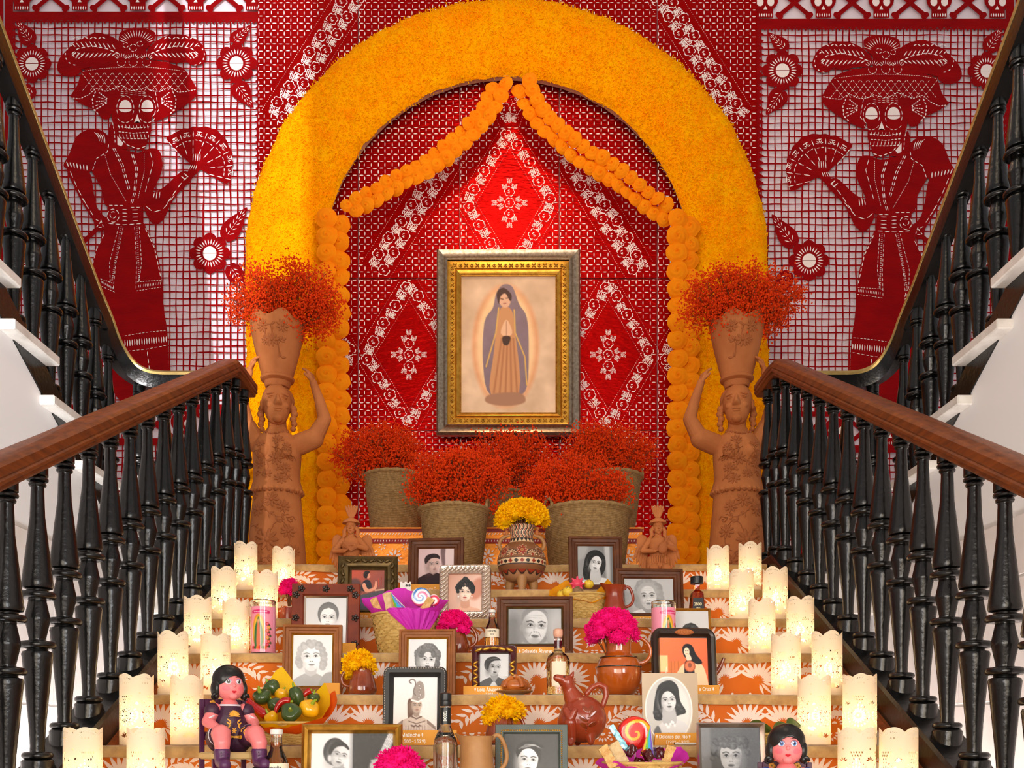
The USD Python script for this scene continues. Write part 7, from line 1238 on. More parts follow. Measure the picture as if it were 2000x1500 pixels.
# ---- votive candles in printed glass
def veladora():
    t = T('votive_candle', 'tall glass votive candle with a pink printed label, by the left lanterns', 'candle', ((514 - CX) / F * (yk(3) + .08), yk(3) + .08, zk(3) + 0.003), 0, 'pink printed votive candles'); R, H = 0.045, 0.198
    n, m = 120, 120; a = np.arange(n) * 2 * PI / n; zz = np.linspace(0.004, 0.172, m); p = Paint(1.0, 0.172 / (2 * PI * R), n); p.c = np.zeros((m, n, 3)); p.u, p.v = np.meshgrid(a / (2 * PI), (0.172 - zz[::-1]) / (2 * PI * R)); p.u, p.v = np.meshgrid(a / (2 * PI), np.linspace(p.asp, 0.014, m)); p.c[:] = (236, 150, 172); p.e = 0.006
    for c in (0.75, 0.25):                                                 # generic haloed figure, roses and ribbon
        cx = c - 0.02; p.ell(cx, 0.34, 0.085, 0.225, (222, 150, 40)); p.ell(cx, 0.34, 0.07, 0.2, (240, 190, 70)); p.poly([(cx - 0.02, 0.2), (cx, 0.15), (cx + 0.02, 0.2), (cx + 0.055, 0.32), (cx + 0.05, 0.52), (cx - 0.05, 0.52), (cx - 0.055, 0.32)], (60, 120, 70)); p.poly([(cx - 0.015, 0.24), (cx + 0.015, 0.24), (cx + 0.025, 0.51), (cx - 0.025, 0.51)], (222, 130, 100)); p.ell(cx, 0.205, 0.017, 0.026, (222, 170, 130)); p.line([(cx - 0.085, 0.085), (cx + 0.03, 0.075), (cx + 0.13, 0.09)], 0.04, (214, 40, 110)); [p.line([(cx - 0.06 + 0.03 * q, 0.083), (cx - 0.045 + 0.03 * q, 0.083)], 0.01, (250, 220, 230)) for q in range(6)]
        for q in range(7): x, y = cx + 0.115 + 0.018 * (q % 2), 0.24 + q * 0.045; p.ell(x + 0.012, y + 0.012, 0.03, 0.018, (60, 90, 50), 30); p.ell(x, y, 0.022, 0.022, [(210, 40, 70), (240, 170, 40), (226, 90, 60)][q % 3]); p.ell(x, y, 0.01, 0.01, (250, 150, 150))
        for q in range(6): p.ell(cx - 0.08 + q * 0.034, 0.545, 0.02, 0.022, [(210, 40, 60), (70, 110, 60), (226, 120, 60)][q % 3])
    V = np.stack([R * np.cos(p.u * 2 * PI), R * np.sin(p.u * 2 * PI), 0.172 - (p.v - 0.014) / (p.asp - 0.014) * 0.168], -1).reshape(-1, 3); i, j = np.meshgrid(np.arange(m - 1), np.arange(n), indexing='ij'); j2 = (j + 1) % n; q = np.stack([i * n + j, i * n + j2, (i + 1) * n + j2, (i + 1) * n + j], -1).reshape(-1, 4)
    PC('printed_label', TM(V, np.vstack([q[:, [0, 1, 2]], q[:, [0, 2, 3]]])), p.colors(), t, mat('label_gloss', (128, 128, 128), 0.12, attr='col', coat=0.5), smooth=True); P('wax', lathe([(0.02, 0.003), (R - 0.003, 0.004), (R - 0.003, 0.166), (0.01, 0.168)], 40), mat('pink_wax', (240, 170, 180), 0.5), t); P('glass_rim', lathe([(R, 0.172), (R, 0.19), (R + 0.001, 0.194), (R - 0.001, 0.198), (R - 0.004, 0.196), (R - 0.004, 0.172)], 48), G_clear, t); P('glass_base', lathe([(0.04, 0), (R - 0.002, 0.001), (R, 0.004), (0.03, 0.0038)], 40), G_clear, t)
    return t
v0 = veladora(); COPY(v0, 'tall glass votive candle with a pink printed label, behind the dark rounded frame', ((1296 - CX) / F * (yk(3) + .1), yk(3) + .1, zk(3) + 0.003), 20)
# ================================================================ BASKETS OF FOOD AND SWEETS
def tissue(r_in, z_in, corners, seed, na=96, nr=14, crinkle=0.008, dip=0.0):
    """crumpled sheet fanning out of a basket: corners (angle deg, radius, height) joined round"""
    c = sorted(corners); A = np.radians([q[0] for q in c]); A = np.r_[A - 2 * PI, A, A + 2 * PI]; Rr, Hh = np.tile([q[1] for q in c], 3), np.tile([q[2] for q in c], 3); a = np.arange(na) * 2 * PI / na; R1, H1 = np.interp(a, A, Rr), np.interp(a, A, Hh); t = np.linspace(0, 1, nr)[:, None]
    R = r_in + (R1 - r_in) * t; Z = z_in + (H1 - z_in) * t ** 1.25 - dip * np.sin(PI * t); P3 = np.stack([R * np.cos(a), R * np.sin(a), Z], -1); nz = meshkit.fbm(P3.reshape(-1, 3) * 26, 2, seed).reshape(nr, na) - 0.5; n2 = meshkit.noise(P3.reshape(-1, 3) * 60, seed + 5).reshape(nr, na) - 0.5; P3[..., 2] += crinkle * 2 * nz * (0.3 + t); P3[..., :2] *= (1 + (crinkle * 6 * nz + crinkle * 2 * n2) * t)[..., None]
    i, j = np.meshgrid(np.arange(nr - 1), np.arange(na), indexing='ij'); j2 = (j + 1) % na; q = np.stack([i * na + j, i * na + j2, (i + 1) * na + j2, (i + 1) * na + j], -1).reshape(-1, 4); return TM(P3.reshape(-1, 3), np.vstack([q[:, [0, 1, 2]], q[:, [0, 2, 3]]]))
def tmat(name, c): return mat(name, c, 0.55, translucent=0.35, spec=0.3)
T_yel, T_org, T_mag, T_gold = tmat('yellow_tissue', (255, 206, 10)), tmat('orange_tissue', (244, 100, 12)), tmat('magenta_tissue', (232, 60, 208)), tmat('golden_tissue', (246, 166, 14))
M_palm = mat('palm_weave', (216, 180, 104), 0.7, col2=(190, 150, 78), vscale=40, bump=0.3, bscale=200, bdist=0.001)
def palm_basket(label, X, Y, z, r0, r1, h, seed, n=26, rows=9, name='palm_basket', sy=1.0):
    """diagonal plaited palm: two sets of raised strips over a core"""
    t = T(name, label, 'basket', (X, Y, z)); rad = lambda u: r0 + (r1 - r0) * u ** 0.8; core = lathe([(rad(u) - 0.002, h * u) for u in np.linspace(0, 1, 8)] + [(rad(1) - 0.006, h), (rad(0.2) - 0.006, h * 0.2)], 40); core.vertices = core.vertices * [1, sy, 1]; P('core', core, M_palm, t)
    for sg, nm in ((1, 'plait'), (-1, 'plait')):
        o = []
        for i in range(n):
            u = np.linspace(0.0, 1.0, rows * 3); a = i * 2 * PI / n + sg * u * 1.5; wv = 0.0022 * np.cos(PI * (u * rows * 1.55 + i + (0 if sg > 0 else 1))); R = rad(u) + 0.001 + wv; da = 0.8 * PI / n
            p0 = np.c_[R * np.cos(a - da), R * np.sin(a - da) * sy, u * h]; p1 = np.c_[R * np.cos(a + da), R * np.sin(a + da) * sy, u * h]; k = len(u); V = np.vstack([p0, p1]); ii = np.arange(k - 1); o.append(TM(V, np.vstack([np.c_[ii, k + ii, k + ii + 1], np.c_[ii, k + ii + 1, ii + 1]])))
        P(nm, cat_(o), M_palm, t, smooth=False, kind='stuff')
    P('rim', tube(np.array([[(r1 + 0.002) * math.cos(a), (r1 + 0.002) * math.sin(a) * sy, h] for a in np.linspace(0, 2 * PI, 48)]), 0.0045, 8), M_palm, t); return t
def xw(px, Y): return (px - CX) / F * Y
# ---- peppers
Y5 = yk(5) + 0.125; z5 = zk(5) + 0.003; c5 = (xw(568, Y5), Y5, z5)
palm_basket('oval straw basket of peppers lined with yellow and orange tissue', *c5, 0.088, 0.108, 0.066, 1, 30, 6, sy=0.78)
t = T('tissue_paper', 'yellow and orange tissue lining the basket of peppers', 'tissue paper', (c5[0], c5[1], c5[2]))
P('yellow_sheet', tissue(0.06, 0.04, [(0, 0.12, 0.12), (40, 0.115, 0.19), (75, 0.09, 0.14), (118, 0.11, 0.25), (150, 0.115, 0.18), (190, 0.125, 0.115), (235, 0.13, 0.062), (270, 0.105, 0.058), (310, 0.125, 0.068)], 3), T_yel, t, smooth=False); P('orange_sheet', tissue(0.07, 0.03, [(20, 0.135, 0.17), (60, 0.1, 0.12), (95, 0.1, 0.12), (140, 0.14, 0.16), (165, 0.155, 0.19), (200, 0.13, 0.1), (240, 0.115, 0.05), (290, 0.12, 0.052), (335, 0.15, 0.09)], 9), T_org, t, smooth=False)
M_pob = mat('green_pepper_skin', (52, 70, 32), 0.2, col2=(70, 90, 40), vscale=20, coat=0.4); M_ypep = mat('yellow_pepper_skin', (250, 186, 14), 0.2, col2=(236, 170, 20), vscale=20, coat=0.4); M_rpep = mat('red_pepper_skin', (196, 14, 12), 0.16, col2=(170, 8, 8), vscale=16, coat=0.5); M_pstem = mat('pepper_stem', (150, 170, 40), 0.5)
def pepper(label, px, py, Y, r, m, d=(0, 0, 1), ln=1.25, seed=0):
    r *= 1.1                                           # lobed pepper, stem end along d
    n, k = 36, 20; a = np.arange(n) * 2 * PI / n; u = np.linspace(0, 1, k); rr = np.sin(PI * np.clip(u, 0.002, 0.998)) ** 0.55 * (0.72 + 0.4 * u); V = []
    for i in range(k): lob = 1 + 0.09 * u[i] * np.cos(3 * a + seed) + 0.03 * np.cos(5 * a); V.append(np.c_[r * rr[i] * lob * np.cos(a), r * rr[i] * lob * np.sin(a), np.full(n, r * ln * 2 * (u[i] - 0.5)) - (0.22 * r * math.exp(-((u[i] - 1) / 0.08) ** 2))])
    V = np.vstack(V); i, j = np.meshgrid(np.arange(k - 1), np.arange(n), indexing='ij'); j2 = (j + 1) % n; q = np.stack([i * n + j, i * n + j2, (i + 1) * n + j2, (i + 1) * n + j], -1).reshape(-1, 4); b = TM(V, np.vstack([q[:, [0, 1, 2]], q[:, [0, 2, 3]]]))
    d = np.asarray(d, float); d /= np.linalg.norm(d); R = trimesh.geometry.align_vectors([0, 0, 1], d); b.apply_transform(R); s = tube(spline([(0, 0, r * (ln - 0.35)), (0, 0, r * (ln + 0.05)), (r * 0.12, 0, r * (ln + 0.4))], 8), np.linspace(r * 0.22, r * 0.1, 8), 8); s.apply_transform(R); loc = PX(px, py, Y); t = T('pepper', label, 'pepper', loc, 0, None); P('flesh', b, m, t, smooth=True); P('stem', s, M_pstem, t, smooth=60)
def chili(label, pts, Y, rad, m=None):
    p = spline([PX(x, y, Y + dy) for x, y, dy in pts], 22); c = p.mean(0); u = np.linspace(0, 1, 22); t = T('chili_pepper', label, 'pepper', c); P('flesh', tube(p - c, rad * (1 - u) ** 0.45 * np.clip(u * 9 + 0.55, 0, 1) + 0.0006, 14), m or M_rpep, t, smooth=True); P('stem', tube(np.array([p[0] - c, p[0] - c + (p[0] - p[1]) * 2.2 + [0, 0, 0.004]]), [rad * 0.4, rad * 0.25], 8), M_pstem, t, smooth=60)
pepper('dark green pepper at the left of the basket with stem up', 512, 1362, Y5 - 0.01, 0.028, M_pob, (-0.2, -0.5, 0.8), 0.85)
pepper('dark green pepper at the back of the basket under the yellow tissue', 532, 1344, Y5 + 0.045, 0.025, M_pob, (-0.5, 0.2, 0.6), 1.0, 1)
pepper('large dark green pepper at the front of the basket, stem facing forward', 568, 1392, Y5 - 0.055, 0.03, M_pob, (0.15, -0.9, 0.35), 0.85, 2)
pepper('long dark green pepper curling down the middle of the basket', 580, 1360, Y5 + 0.0, 0.021, M_pob, (-0.35, 0.1, 0.95), 1.6, 3)
pepper('small green pepper at the right back of the basket', 612, 1364, Y5 + 0.03, 0.02, M_pob, (0.2, -0.3, 0.9), 0.95, 4)
pepper('streaked green pepper behind the curved red chili', 538, 1378, Y5 - 0.02, 0.022, M_pob, (-0.4, 0.2, 0.5), 1.1, 5)
pepper('yellow pepper in the middle back of the basket', 549, 1357, Y5 + 0.02, 0.021, M_ypep, (0.2, 0.4, 0.7), 0.9, 6)
pepper('large yellow pepper at the right of the basket', 604, 1385, Y5 - 0.03, 0.03, M_ypep, (0.5, -0.45, 0.65), 0.9, 7)
pepper('yellow pepper at the front left rim of the basket', 530, 1401, Y5 - 0.06, 0.02, M_ypep, (-0.4, -0.2, 0.6), 1.0, 8)
chili('long red chili lying across the left rim of the basket', [(522, 1398, -0.045), (502, 1384, -0.04), (482, 1368, -0.03), (464, 1359, -0.01)], Y5, 0.0155)
chili('curved red chili on top of the basket', [(567, 1370, -0.05), (552, 1370, -0.055), (541, 1382, -0.06), (538, 1397, -0.065)], Y5, 0.0115)
chili('small red chili at the right back of the basket', [(606, 1349, 0.02), (599, 1353, 0.015), (592, 1362, 0.01)], Y5, 0.011)
# ---- sweets: spiral lollipops and bars
def lolly(label, px, py, Y, r, cols_, turns, stick=0.06, tilt=(0, 0)):
    n, k = 96, 30; a = np.arange(n) * 2 * PI / n; V, C = [], []
    for i in range(k + 4):
        u = min(i / k, 1.0); th = 0.26 * r * (1 - u ** 6) ** 0.5 if i < k else 0.0; V.append(np.c_[u * r * np.cos(a), np.full(n, -th if i < k else 0.14 * r * (i - k + 0.01)), u * r * np.sin(a)]); s = ((a / (2 * PI) * len(cols_) + turns * u ** 0.8) % len(cols_)); C.append(np.array([cols_[int(q)] for q in s], float))
    V, C = np.vstack(V), np.vstack(C); m = k + 4; i, j = np.meshgrid(np.arange(m - 1), np.arange(n), indexing='ij'); j2 = (j + 1) % n; q = np.stack([i * n + j, i * n + j2, (i + 1) * n + j2, (i + 1) * n + j], -1).reshape(-1, 4); R = TM(V, np.vstack([q[:, [0, 1, 2]], q[:, [0, 2, 3]]]))
    t = T('lollipop', label, 'lollipop', PX(px, py, Y)); PC('candy_disc', mv(R, rx=tilt[0], rz=tilt[1]), np.array([lin(c) for c in C]), t, mat('candy_gloss', (128, 128, 128), 0.15, attr='col', coat=0.6), smooth=60 if False else True); P('stick', tube(np.array([(0, 0.002, -r * 0.9), (0.004, 0.01, -r - stick)]), 0.0022, 8), M_cap, t)
M_nut = mat('nut_brittle', (196, 138, 66), 0.4, bump=1.0, bscale=120, bdist=0.006, col2=(232, 190, 120), vscale=70); M_bar = mat('seed_bar', (222, 194, 144), 0.5, bump=0.7, bscale=160, bdist=0.003, col2=(200, 164, 108), vscale=80); M_choc = mat('dark_red_candy', (70, 14, 16), 0.15, coat=0.6); M_bluec = mat('blue_wrapper', (80, 170, 196), 0.15, coat=0.6, col2=(150, 214, 226), vscale=30)
def bar(label, px, py, Y, w, h, d, m, rot, name='candy_bar', cat='sweet'):
    b = trimesh.creation.box([w, d, h]).subdivide().subdivide().subdivide(); v = b.vertices; v += (meshkit.noise(v * 120, 5)[:, None] - 0.5) * 0.004; t = T(name, label, cat, PX(px, py, Y)); P('bar', mv(TM(v, b.faces), rx=rot[0], ry=rot[1], rz=rot[2]), m, t, smooth=50)
def cone(label, px, py, Y, r, h, cols_, rot):
    n, k = 48, 24; a = np.arange(n) * 2 * PI / n; V = np.vstack([np.c_[r * (1 - i / k) * np.cos(a), r * (1 - i / k) * np.sin(a), np.full(n, h * i / k)] for i in range(k + 1)]); C = np.vstack([np.array([cols_[int(((q / (2 * PI)) * 2 * len(cols_) + i / k) % len(cols_))] for q in a], float) for i in range(k + 1)]); i, j = np.meshgrid(np.arange(k), np.arange(n), indexing='ij'); j2 = (j + 1) % n; q = np.stack([i * n + j, i * n + j2, (i + 1) * n + j2, (i + 1) * n + j], -1).reshape(-1, 4)
    t = T('candy_cone', label, 'sweet', PX(px, py, Y)); PC('cone', mv(TM(V, np.vstack([q[:, [0, 1, 2]], q[:, [0, 2, 3]]])), rx=rot[0], ry=rot[1]), np.array([lin(c) for c in C]), t, LOOK['candy_gloss'], smooth=True)
RAINBOW = [(240, 90, 60), (250, 200, 50), (110, 190, 70), (60, 160, 210), (120, 90, 190), (235, 235, 235)]
Y3 = yk(3) + 0.135; c3 = (xw(790, Y3), Y3, zk(3) + 0.003)
palm_basket('plaited palm basket of sweets lined with magenta tissue, left of centre', *c3, 0.092, 0.122, 0.148, 2, 26, 9)
t = T('tissue_paper', 'magenta tissue lining the palm basket of sweets left of centre', 'tissue paper', c3); P('sheet', tissue(0.08, 0.12, [(15, 0.17, 0.215), (55, 0.11, 0.235), (95, 0.10, 0.275), (130, 0.12, 0.255), (168, 0.17, 0.22), (205, 0.135, 0.17), (255, 0.122, 0.15), (300, 0.122, 0.152), (335, 0.15, 0.18)], 4), T_mag, t, smooth=False)
def drape(R0, R1, h, a0, a1, tip_a, tip_z):
    n, k = 24, 10; A = np.radians(np.linspace(a0, a1, n)); V = []
    for i in range(k):
        u = i / (k - 1); aa = A * (1 - 0.82 * u) + math.radians(tip_a) * 0.82 * u; z = h + 0.011 - (h + 0.007 - tip_z) * u; z = z + 0.004 * np.sin(A * 17 + u * 5); R = R0 + (R1 - R0) * (np.clip(z / h, 0, 1)) ** 0.8 + 0.011 + 0.003 * np.sin(A * 23 + 3 * u); V.append(np.c_[R * np.cos(aa), R * np.sin(aa), z])
    V.insert(0, np.c_[(R1 - 0.012) * np.cos(A), (R1 - 0.012) * np.sin(A), np.full(n, h + 0.017)]); k += 1; V = np.vstack(V); i, j = np.meshgrid(np.arange(k - 1), np.arange(n - 1), indexing='ij'); q = np.stack([i * n + j, i * n + j + 1, (i + 1) * n + j + 1, (i + 1) * n + j], -1).reshape(-1, 4); return TM(V, np.vstack([q[:, [0, 1, 2]], q[:, [0, 2, 3]]]))
P('hanging_fold', drape(0.092, 0.122, 0.148, 246, 350, 302, 0.05), T_mag, t, smooth=False)
lolly('blue, pink and white spiral lollipop in the magenta lined basket', 822, 1166, Y3 - 0.02, 0.036, [(240, 240, 245), (70, 130, 200), (244, 244, 246), (240, 90, 150)], 5.0)
lolly('small pink and white lollipop at the right of the magenta lined basket', 847, 1172, Y3 + 0.015, 0.022, [(240, 60, 90), (250, 220, 224)], 3.0)
bar('wrapped nut brittle bar leaning left in the magenta lined basket', 737, 1187, Y3 - 0.04, 0.026, 0.075, 0.014, M_nut, (0, -24, 0)); bar('pale seed bar upright in the magenta lined basket', 760, 1178, Y3 - 0.01, 0.034, 0.078, 0.01, M_bar, (0, -12, 10)); bar('nut brittle stick leaning right in the magenta lined basket', 832, 1185, Y3 - 0.075, 0.026, 0.072, 0.02, M_nut, (0, 34, 0)); bar('pale seed bar lying in the magenta lined basket', 800, 1199, Y3 - 0.06, 0.06, 0.024, 0.02, M_bar, (20, 6, 0))
cone('rainbow striped candy cone in the magenta lined basket', 784, 1196, Y3 - 0.03, 0.026, 0.085, RAINBOW, (0, -28)); bar('dark red sweet in the magenta lined basket', 770, 1202, Y3 - 0.07, 0.02, 0.016, 0.016, M_choc, (0, 20, 30), 'wrapped_sweet')
Y6 = yk(6) + 0.115; c6 = (xw(1255, Y6), Y6, zk(6) + 0.003)
palm_basket('palm basket of sweets at the bottom edge, below the oval photograph', *c6, 0.085, 0.105, 0.118, 3, 24, 8)
t = T('tissue_paper', 'magenta tissue lining the basket of sweets at the bottom edge', 'tissue paper', c6); P('sheet', tissue(0.08, 0.09, [(8, 0.125, 0.15), (22, 0.125, 0.165), (60, 0.1, 0.15), (90, 0.09, 0.17), (135, 0.1, 0.14), (180, 0.13, 0.115), (225, 0.12, 0.12), (270, 0.11, 0.1), (320, 0.115, 0.115), (350, 0.125, 0.13)], 6), T_mag, t, smooth=False)
lolly('large red and yellow spiral lollipop at the bottom edge', 1240, 1432, Y6 - 0.01, 0.046, [(214, 24, 20), (250, 176, 20), (226, 40, 20), (214, 20, 20)], 6.0)
bar('blue wrapped candy stick left of the red and yellow lollipop', 1208, 1440, Y6 - 0.03, 0.015, 0.075, 0.014, M_bluec, (0, -34, 0), 'candy_stick'); bar('nut brittle bar at the left of the bottom basket of sweets', 1188, 1478, Y6 - 0.07, 0.026, 0.062, 0.014, M_nut, (0, -30, 0)); bar('pale seed bar behind the nut brittle in the bottom basket of sweets', 1207, 1472, Y6 - 0.05, 0.032, 0.062, 0.012, M_bar, (0, -30, 12)); bar('nut brittle stick at the right of the bottom basket of sweets', 1303, 1478, Y6 - 0.06, 0.024, 0.06, 0.018, M_nut, (0, 22, 0))
cone('rainbow striped candy cone in the bottom basket of sweets', 1264, 1478, Y6 - 0.06, 0.02, 0.085, RAINBOW, (0, 6))
for i, (x, y, w) in enumerate(((1265, 1474, 'beside the cone'), (1286, 1470, 'right of the cone'), (1247, 1492, 'in front of the cone'), (1232, 1466, 'under the lollipop'))): bar(f'dark red wrapped sweet {w} in the bottom basket', x, y, Y6 - 0.08 + 0.012 * i, 0.022, 0.03, 0.018, M_choc, (0, 25 * i - 30, 20), 'wrapped_sweet')
bar('broken pale nougat piece at the front of the bottom basket of sweets', 1285, 1494, Y6 - 0.085, 0.034, 0.022, 0.02, M_bar, (15, 10, 0), 'nougat')
# ---- fruit
Y2 = yk(2) + 0.135; c2 = (xw(1143, Y2), Y2, zk(2) + 0.003)
palm_basket('palm basket of fruit lined with golden tissue, right of the painted vase', *c2, 0.075, 0.096, 0.105, 4, 24, 8)
t = T('tissue_paper', 'golden tissue lining the palm basket of fruit', 'tissue paper', c2); P('sheet', tissue(0.07, 0.075, [(20, 0.1, 0.185), (60, 0.09, 0.13), (100, 0.08, 0.125), (130, 0.11, 0.19), (165, 0.14, 0.14), (190, 0.155, 0.105), (230, 0.115, 0.09), (280, 0.1, 0.06), (320, 0.12, 0.1), (350, 0.12, 0.14)], 7), T_gold, t, smooth=False)
M_guava = mat('yellow_fruit_skin', (240, 206, 60), 0.45, col2=(226, 190, 50), vscale=20); M_sap = mat('brown_fruit_skin', (150, 116, 80), 0.7, col2=(120, 90, 60), vscale=40); M_pitaya = mat('pink_fruit_skin', (226, 60, 90), 0.45)
def fruit(label, px, py, dy, r, m, name, stem=True, scales=False):
    t = T(name, label, 'fruit', PX(px, py, Y2 + dy)); v = ball((0, 0, 0), (r, r, r * 0.94), 3); v.vertices = v.vertices * (1 + 0.05 * (meshkit.noise(v.vertices * 60, 2) - 0.5))[:, None]; P('flesh', v, m, t, smooth=True); P('calyx', cat_([mv(ICO1S, (0.3 * r * math.cos(a), -0.75 * r, 0.6 * r + 0.3 * r * math.sin(a)), s=(r * 0.16, r * 0.1, r * 0.1)) for a in np.arange(5) * 1.256]), M_sap, t) if stem else None
    if scales: P('scale', cat_([mv(ICO1S, (r * math.cos(a) * 0.9, -0.5 * r, r * math.sin(a) * 0.9), s=(r * 0.45, r * 0.14, r * 0.2), ry=-math.degrees(a)) for a in np.arange(8) * 0.785]), m, t)
fruit('round yellow guava at the front of the fruit basket', 1109, 1156, -0.055, 0.022, M_guava, 'guava'); fruit('yellow guava low at the left of the fruit basket', 1097, 1161, -0.03, 0.019, M_guava, 'guava'); fruit('yellow guava at the back of the fruit basket', 1150, 1141, 0.02, 0.02, M_guava, 'guava'); fruit('grey-brown fruit in the middle of the fruit basket', 1128, 1157, -0.06, 0.024, M_sap, 'sapote'); fruit('scaly pink fruit on top of the fruit basket', 1127, 1141, 0.0, 0.024, M_pitaya, 'pitaya', False, True)
# ---- leaves in a basket at lower right
Yl = yk(5) + 0.1; cl = (xw(1510, Yl), Yl, zk(5) + 0.003); palm_basket('small palm basket of green leaves behind the right hand doll', *cl, 0.055, 0.066, 0.032, 5, 20, 4)
t = T('leaf_bundle', 'broad green leaves lying in the small palm basket at right', 'leaves', (cl[0], cl[1], cl[2] + 0.03))
for i, (x, y, a, L) in enumerate(((-0.01, -0.02, 8, 0.085), (0.0, 0.0, 172, 0.08), (0.0, 0.02, 20, 0.075), (-0.01, 0.03, 160, 0.07), (0.02, -0.03, 30, 0.06))):
    u = np.linspace(0, 1, 12); w = 0.024 * np.sin(PI * u ** 0.8); V = np.vstack([np.c_[u * L, -w, 0.012 * np.sin(PI * u) + 0.006 * i], np.c_[u * L, w * 0, 0.012 * np.sin(PI * u) + 0.006 * i - 0.003], np.c_[u * L, w, 0.012 * np.sin(PI * u) + 0.006 * i + 0.004]]); ii = np.arange(11); f = np.vstack([np.c_[ii, 12 + ii, 13 + ii], np.c_[ii, 13 + ii, ii + 1], np.c_[12 + ii, 24 + ii, 25 + ii], np.c_[12 + ii, 25 + ii, 13 + ii]]); P('leaf', mv(TM(V, f), (x, y, 0.006), rx=35, rz=a), M_leafg, t, smooth=60)
# ---- bread on a plate
Yb = yk(4) + 0.06; t = T('plate', 'small brown clay plate under the sugared bread', 'plate', (xw(1005, Yb), Yb, zk(4) + 0.003)); P('dish', lathe([(0.03, 0), (0.034, 0.002), (0.055, 0.008), (0.062, 0.012), (0.061, 0.014), (0.053, 0.0105), (0.02, 0.005)], 48), M_tanclay, t); P('foot_ring', lathe([(0.03, 0), (0.031, 0.001), (0.028, 0.003)], 32), M_tanclay, t)
M_bread = mat('bread_crust', (196, 110, 40), 0.35, col2=(160, 78, 24), vscale=24, bump=0.3, bscale=60, bdist=0.002, coat=0.3); M_sugar = mat('sugar', (246, 232, 206), 0.8)
t = T('sweet_bread', 'round sugared bread with knobbed dough bones on the clay plate', 'bread', (xw(1006, Yb), Yb, zk(4) + 0.012)); P('loaf', ball((0, 0, 0.02), (0.046, 0.042, 0.026), 3), M_bread, t, smooth=True)
for a in (0.4, 1.5, 2.65, 3.9, 5.2): P('dough_bone', tube(spline([(0.012 * math.cos(a), 0.012 * math.sin(a), 0.047), (0.036 * math.cos(a), 0.034 * math.sin(a), 0.037), (0.05 * math.cos(a), 0.046 * math.sin(a), 0.014)], 10), [0.008, 0.0095, 0.0075, 0.007, 0.007, 0.0085, 0.009, 0.0075, 0.008, 0.0085], 10), M_bread, t, smooth=True)
P('knob', ball((0, 0, 0.05), 0.0105, 2), M_bread, t, smooth=True); rs = np.random.default_rng(3); P('sugar_grains', cat_([mv(ICO0, (0.016 * rs.normal(), 0.015 * rs.normal(), 0.0535 - 0.002 * rs.random()), s=0.0009) for _ in range(90)]), M_sugar, t, smooth=False, kind='stuff')
# ---- cigarettes
Yc2 = yk(5) + 0.012
for i, (px, py, a, w) in enumerate(((1338, 1455, 3, 'front'), (1342, 1451, -2, 'middle'), (1346, 1447, -8, 'rear'))): t = T('cigarette', f'thin white paper cigarette below the oval photograph, {w} of three', 'cigarette', (xw(px, Yc2), Yc2 + 0.006 + 0.011 * i, zk(5) + 0.0065), a); P('roll', tube(np.array([(-0.03, 0, 0), (0.03, 0, 0)]), 0.0032, 10), M_cap, t); P('tip', tube(np.array([(-0.0315, 0, 0), (-0.0295, 0, 0)]), 0.0027, 10), M_blackcap, t)
# ---- small white card with crenellated top behind the sweets
Ys = yk(2) + 0.1; s = F / Ys; t = T('paper_card', 'small white crenellated card with two round eyes behind the sweets', 'card', (xw(792, Ys), Ys, zk(2) + 0.003)); hh = ZC + (HY - 1136) / s - zk(2) - 0.003
P('card', ext(Polygon([(-0.022, 0), (0.022, 0), (0.022, hh), (0.015, hh), (0.015, hh - 0.005), (0.006, hh - 0.005), (0.006, hh), (-0.004, hh), (-0.004, hh - 0.005), (-0.013, hh - 0.005), (-0.013, hh), (-0.022, hh)]), 0, 0.002), M_cap, t, smooth=False); P('eye', cat_([ball((0.004, -0.001, hh - 0.016), (0.0045, 0.001, 0.0045), 2)]), M_blackcap, t); P('eye', ball((0.016, -0.001, hh - 0.016), (0.0045, 0.001, 0.0045), 2), M_blackcap, t)
# ---- red clay animal jug
Ya = yk(5) + 0.08; sa = F / Ya; t = T('animal_jug', 'polished red clay jug shaped like an animal with its snout raised', 'jug', (xw(1133, Ya), Ya, zk(5) + 0.003)); q = lambda px, py, y=0.0: ((px - 1133) / sa, y, (1452 - py) / sa)
pc = [ell(q(1138, 1402), (0.072, 0.066, 0.072)), ell(q(1122, 1410), (0.052, 0.058, 0.056)), limb([(*q(1124, 1370), 0.032), (*q(1112, 1345), 0.021), (*q(1108, 1332, -0.006), 0.02)]), ell(q(1106, 1329, -0.004), (0.024, 0.022, 0.02)), limb([(*q(1100, 1326, -0.01), 0.015), (*q(1087, 1322, -0.016), 0.011)]), limb([(*q(1116, 1318, -0.012), 0.007), (*q(1119, 1311, -0.014), 0.003)]), limb([(*q(1116, 1318, 0.014), 0.007), (*q(1119, 1311, 0.016), 0.003)]), limb([(*q(1104, 1386, -0.045), 0.012), (*q(1112, 1402, -0.058), 0.013), (*q(1120, 1386, -0.06), 0.009)]), limb([(*q(1112, 1410, -0.05), 0.02), (*q(1115, 1440, -0.045), 0.013), (*q(1112, 1449, -0.055), 0.009)]), limb([(*q(1150, 1430, -0.03), 0.02), (*q(1152, 1447, -0.04), 0.009)]), limb([(*q(1130, 1430, 0.04), 0.02), (*q(1130, 1449, 0.04), 0.009)])]
pc += [limb([(*q(px, py), 0.0085) for px, py in ((1146, 1352), (1156, 1340), (1170, 1334), (1182, 1340), (1184, 1356), (1178, 1374), (1168, 1386))])]
bm = union(pc) - ell(q(1083, 1320, -0.02), (0.006, 0.006, 0.006)); P('body', skin(bm, 0.004, 5), M_redclay, t, smooth=True)
